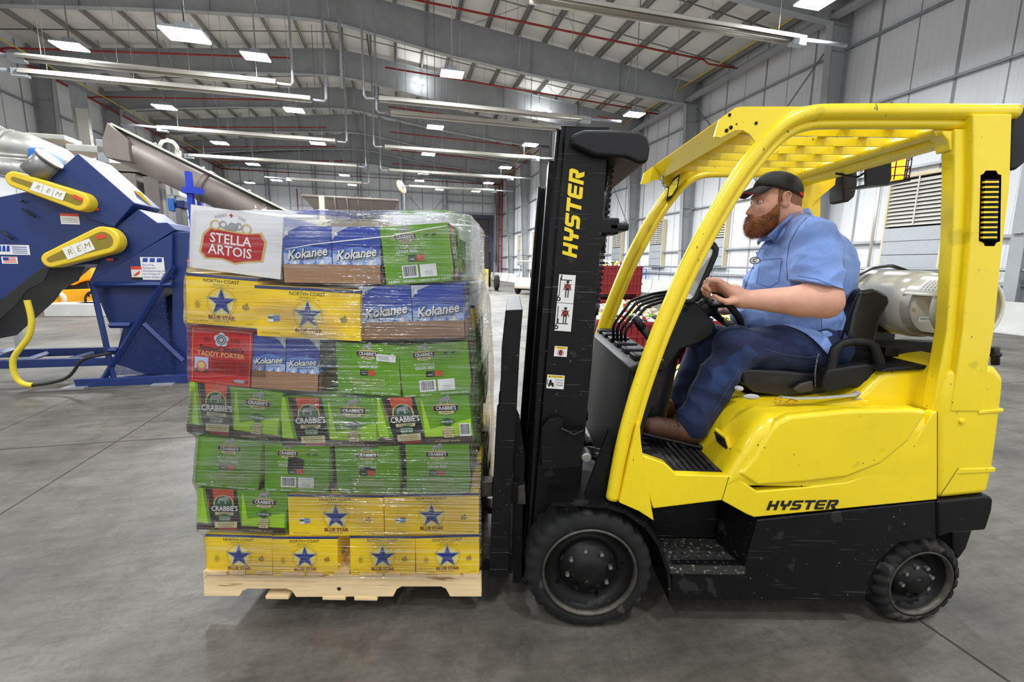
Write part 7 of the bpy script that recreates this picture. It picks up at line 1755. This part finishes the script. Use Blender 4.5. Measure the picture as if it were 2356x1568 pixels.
# ---- distant truck between load and mast
DT = thing('forklift', 'distant small yellow and black forklift seen just right of the wrapped load', 'forklift', tuple(PG(1130, 668, 0)), HALL)
D0 = PG(1130, 668, 0); dx, dy = D0.x, D0.y
m = MB(); m.box((dx - .75, dy + .1, .25), (dx - .05, dy + 1.1, .95)); m.box((dx - .6, dy + .3, .95), (dx - .1, dy + 1.0, 1.3)); m.build('truck_body', ['guard_yellow'], DT, .04)
m = MB(); 
for k in (0, .42): m.lathe([(0, 0), (.2, 0), (.42, .02), (.46, .05), (.46, .2), (.42, .24), (0, .24)], (dx + .2, dy - .1 + k * 2, .5 + 0 * k), (1, .2, 0), 24)
m.build('drum_wheel', ['rubber'], DT)
m = MB(); m.box((dx - .18, dy + .1, .2), (dx - .06, dy + .2, 2.35)); m.box((dx - .18, dy + .85, .2), (dx - .06, dy + .95, 2.35)); m.box((dx - .18, dy + .1, 2.25), (dx - .06, dy + .95, 2.35)); m.build('mast', ['black_steel'], DT, .01)
# ---- golf cart
GC = PG(1212, 677, 0); gx0, gy0 = GC.x, GC.y
GO = thing('golf_cart', 'small cream golf cart with a flat roof, partly hidden by the mast', 'golf cart', (gx0 + .5, gy0 + .8, 0))
c45 = Matrix.Translation((gx0 + .4, gy0 + 1.0, 0)) @ Matrix.Rotation(1.0, 4, 'Z')
def gpart(name, fn, mats, bevel=0):
    m = MB(); fn(m); return MB().merge(m, c45).build(name, mats, GO, bevel)
gpart('front_cowl', lambda m: m.prism([(-1.1, .3), (-1.18, .45), (-1.05, .85), (-.75, .92), (-.68, .3)], -.55, .55), ['cream'], .04)
gpart('floor_pan', lambda m: m.box((-.8, -.55, .22), (.1, .55, .3)), ['black_plastic'], .01)
gpart('rear_body', lambda m: m.prism([(-.15, .25), (-.05, .68), (.2, .74), (1.1, .78), (1.18, .5), (1.1, .28)], -.58, .58), ['cream'], .05)
gpart('bench_seat', lambda m: (m.box((-.1, -.5, .74), (.5, .5, .86)), m.box((.42, -.5, .85), (.55, .5, 1.2))), ['vinyl'], .03)
gpart('roof', lambda m: m.box((-.95, -.6, 1.76), (1.15, .6, 1.83)), ['cream'], .03)
for x, y in ((-.72, -.52), (-.72, .52), (.95, -.52), (.95, .52)): gpart('roof_post', lambda m: m.tube([(x, y, .7), (x * .95 + .05, y, 1.78)], .02, 6), ['galv'])
for x, y in ((-.85, -.6), (-.85, .42), (.7, -.6), (.7, .42)): gpart('wheel', lambda m: (m.lathe([(0, .02), (.12, .0), (.21, 0), (.23, .04), (.23, .14), (.2, .18), (0, .18)], (x, y, .23), (0, 1, 0), 20)), ['rubber'])
gpart('steering_wheel', lambda m: (m.tube([(-.45 + .06 * math.cos(t / 2), -.25 + .17 * math.sin(t / 2), 1.0 + .15 * math.cos(t / 2)) for t in range(13)], .015, 6), m.tube([(-.48, -.25, 1.0), (-.75, -.25, .8)], .02, 6)), ['black_plastic'])
gpart('folded_bag', lambda m: m.ball((.1, -.2, 1.0), (.3, .25, .14)), ['decal_white'])
# ---- bulk bins with bottles and cans
def bin_(name, label, x, y, z, w=1.16, d=1.06, h=.78, mt='crate_red', fill=True, rz=HALL, grp='red plastic bulk bins behind the forklift'):
    t = thing(name, label, 'bin', (x, y, z), rz, group=grp); m = MB(); L_ = []
    bpy.context.view_layer.update()
    for (a, b) in (((0, 0, .12), (w, .03, h)), ((0, d - .03, .12), (w, d, h)), ((0, 0, .12), (.03, d, h)), ((w - .03, 0, .12), (w, d, h)), ((0, 0, .12), (w, d, .15))): m.box(a, b)
    for zz in (.12, .34, .56, h - .05): 
        m.box((-.02, -.02, zz), (w + .02, .0, zz + .04)); m.box((-.02, -.02, zz), (0, d + .02, zz + .04)); m.box((w, -.02, zz), (w + .02, d + .02, zz + .04)); m.box((-.02, d, zz), (w + .02, d + .02, zz + .04))
    k = 0
    while k < w: m.box((k, -.018, .12), (k + .015, 0, h)); k += .095
    k = 0
    while k < d: m.box((-.018, k, .12), (0, k + .015, h)); k += .095
    o = m.build('bin_wall', [mt], None); o.parent = t
    m = MB()
    for fx in (0, w / 2 - .06, w - .12): m.box((fx, 0, 0), (fx + .12, d, .12))
    o = m.build('bin_feet', [mt], None); o.parent = t
    if fill:
        r_ = random.Random(int(x * 10)); m = MB()
        for _ in range(420):
            a, b = r_.uniform(.05, w - .05), r_.uniform(.05, d - .05); hgt = h - .03 + .10 * math.sin(PI * a / w) * math.sin(PI * b / d) + r_.uniform(-.03, .03)
            dd = Vector((r_.uniform(-1, 1), r_.uniform(-1, 1), r_.uniform(-.3, .6))).normalized() * r_.uniform(.04, .08); c_ = Vector((a, b, hgt)); mi = r_.choice([0, 0, 0, 0, 0, 1, 1, 2, 3, 3, 4])
            m.tube([c_ - dd, c_ + dd * .5, c_ + dd * .75, c_ + dd], [.03, .03, .013, .013], 7, mi)
        o = m.build('crushed_bottles', ['decal_white', 'c_yellow', 'c_red', 'c_black', 'c_green'], None); o.parent = t; o['kind'] = 'stuff'
    return t
bin_('bulk_bin', 'red plastic bulk bin heaped with bottles, seen between the mast and the front pillar', 1.30, 6.15, 0)
bin_('bulk_bin', 'red plastic bulk bin seen past the driver\'s shins, right of the bottle-filled bin', 2.56, 6.45, 0)
bin_('bulk_bin', 'white plastic bin among the red bins, behind the curved guard rods', 1.72, 7.6, 0, .8, .6, .84, 'crate_white')
bin_('bulk_bin', 'lower red bulk bin of the far stack behind the far guard pillar', 1.95, 10.6, 0, fill=False)
bin_('bulk_bin', 'upper red bulk bin of the far stack, heaped with white bottles', 1.95, 10.6, .79)
SL = thing('scissor_lift', 'small bright blue railed lift platform beyond the far red bins', 'lift', tuple(PG(1462, 668)), HALL); q = PG(1462, 668); sx, sy = q.x - .35, q.y
m = MB(); m.box((sx, sy, .15), (sx + 1.0, sy + .9, .32)); m.build('base', ['scissor_blue'], SL, .02)
for a_ in (0, 1.0):
    for b_ in (0, .9): m = MB(); m.tube([(sx + a_, sy + b_, .3), (sx + a_, sy + b_, 1.45)], .03, 6); m.build('rail_post', ['scissor_blue'], SL)
for z in (.7, 1.1, 1.45): m = MB(); m.tube([(sx, sy, z), (sx + 1, sy, z), (sx + 1, sy + .9, z), (sx, sy + .9, z)], .025, 6, close=True); m.build('guard_rail', ['scissor_blue'], SL)
m = MB(); 
for a_ in (.1, .9): m.lathe([(0, 0), (.12, 0), (.15, .03), (.15, .1), (0, .1)], (sx + a_, sy - .05, .15), (0, 1, 0), 16)
m.build('caster', ['rubber'], SL)
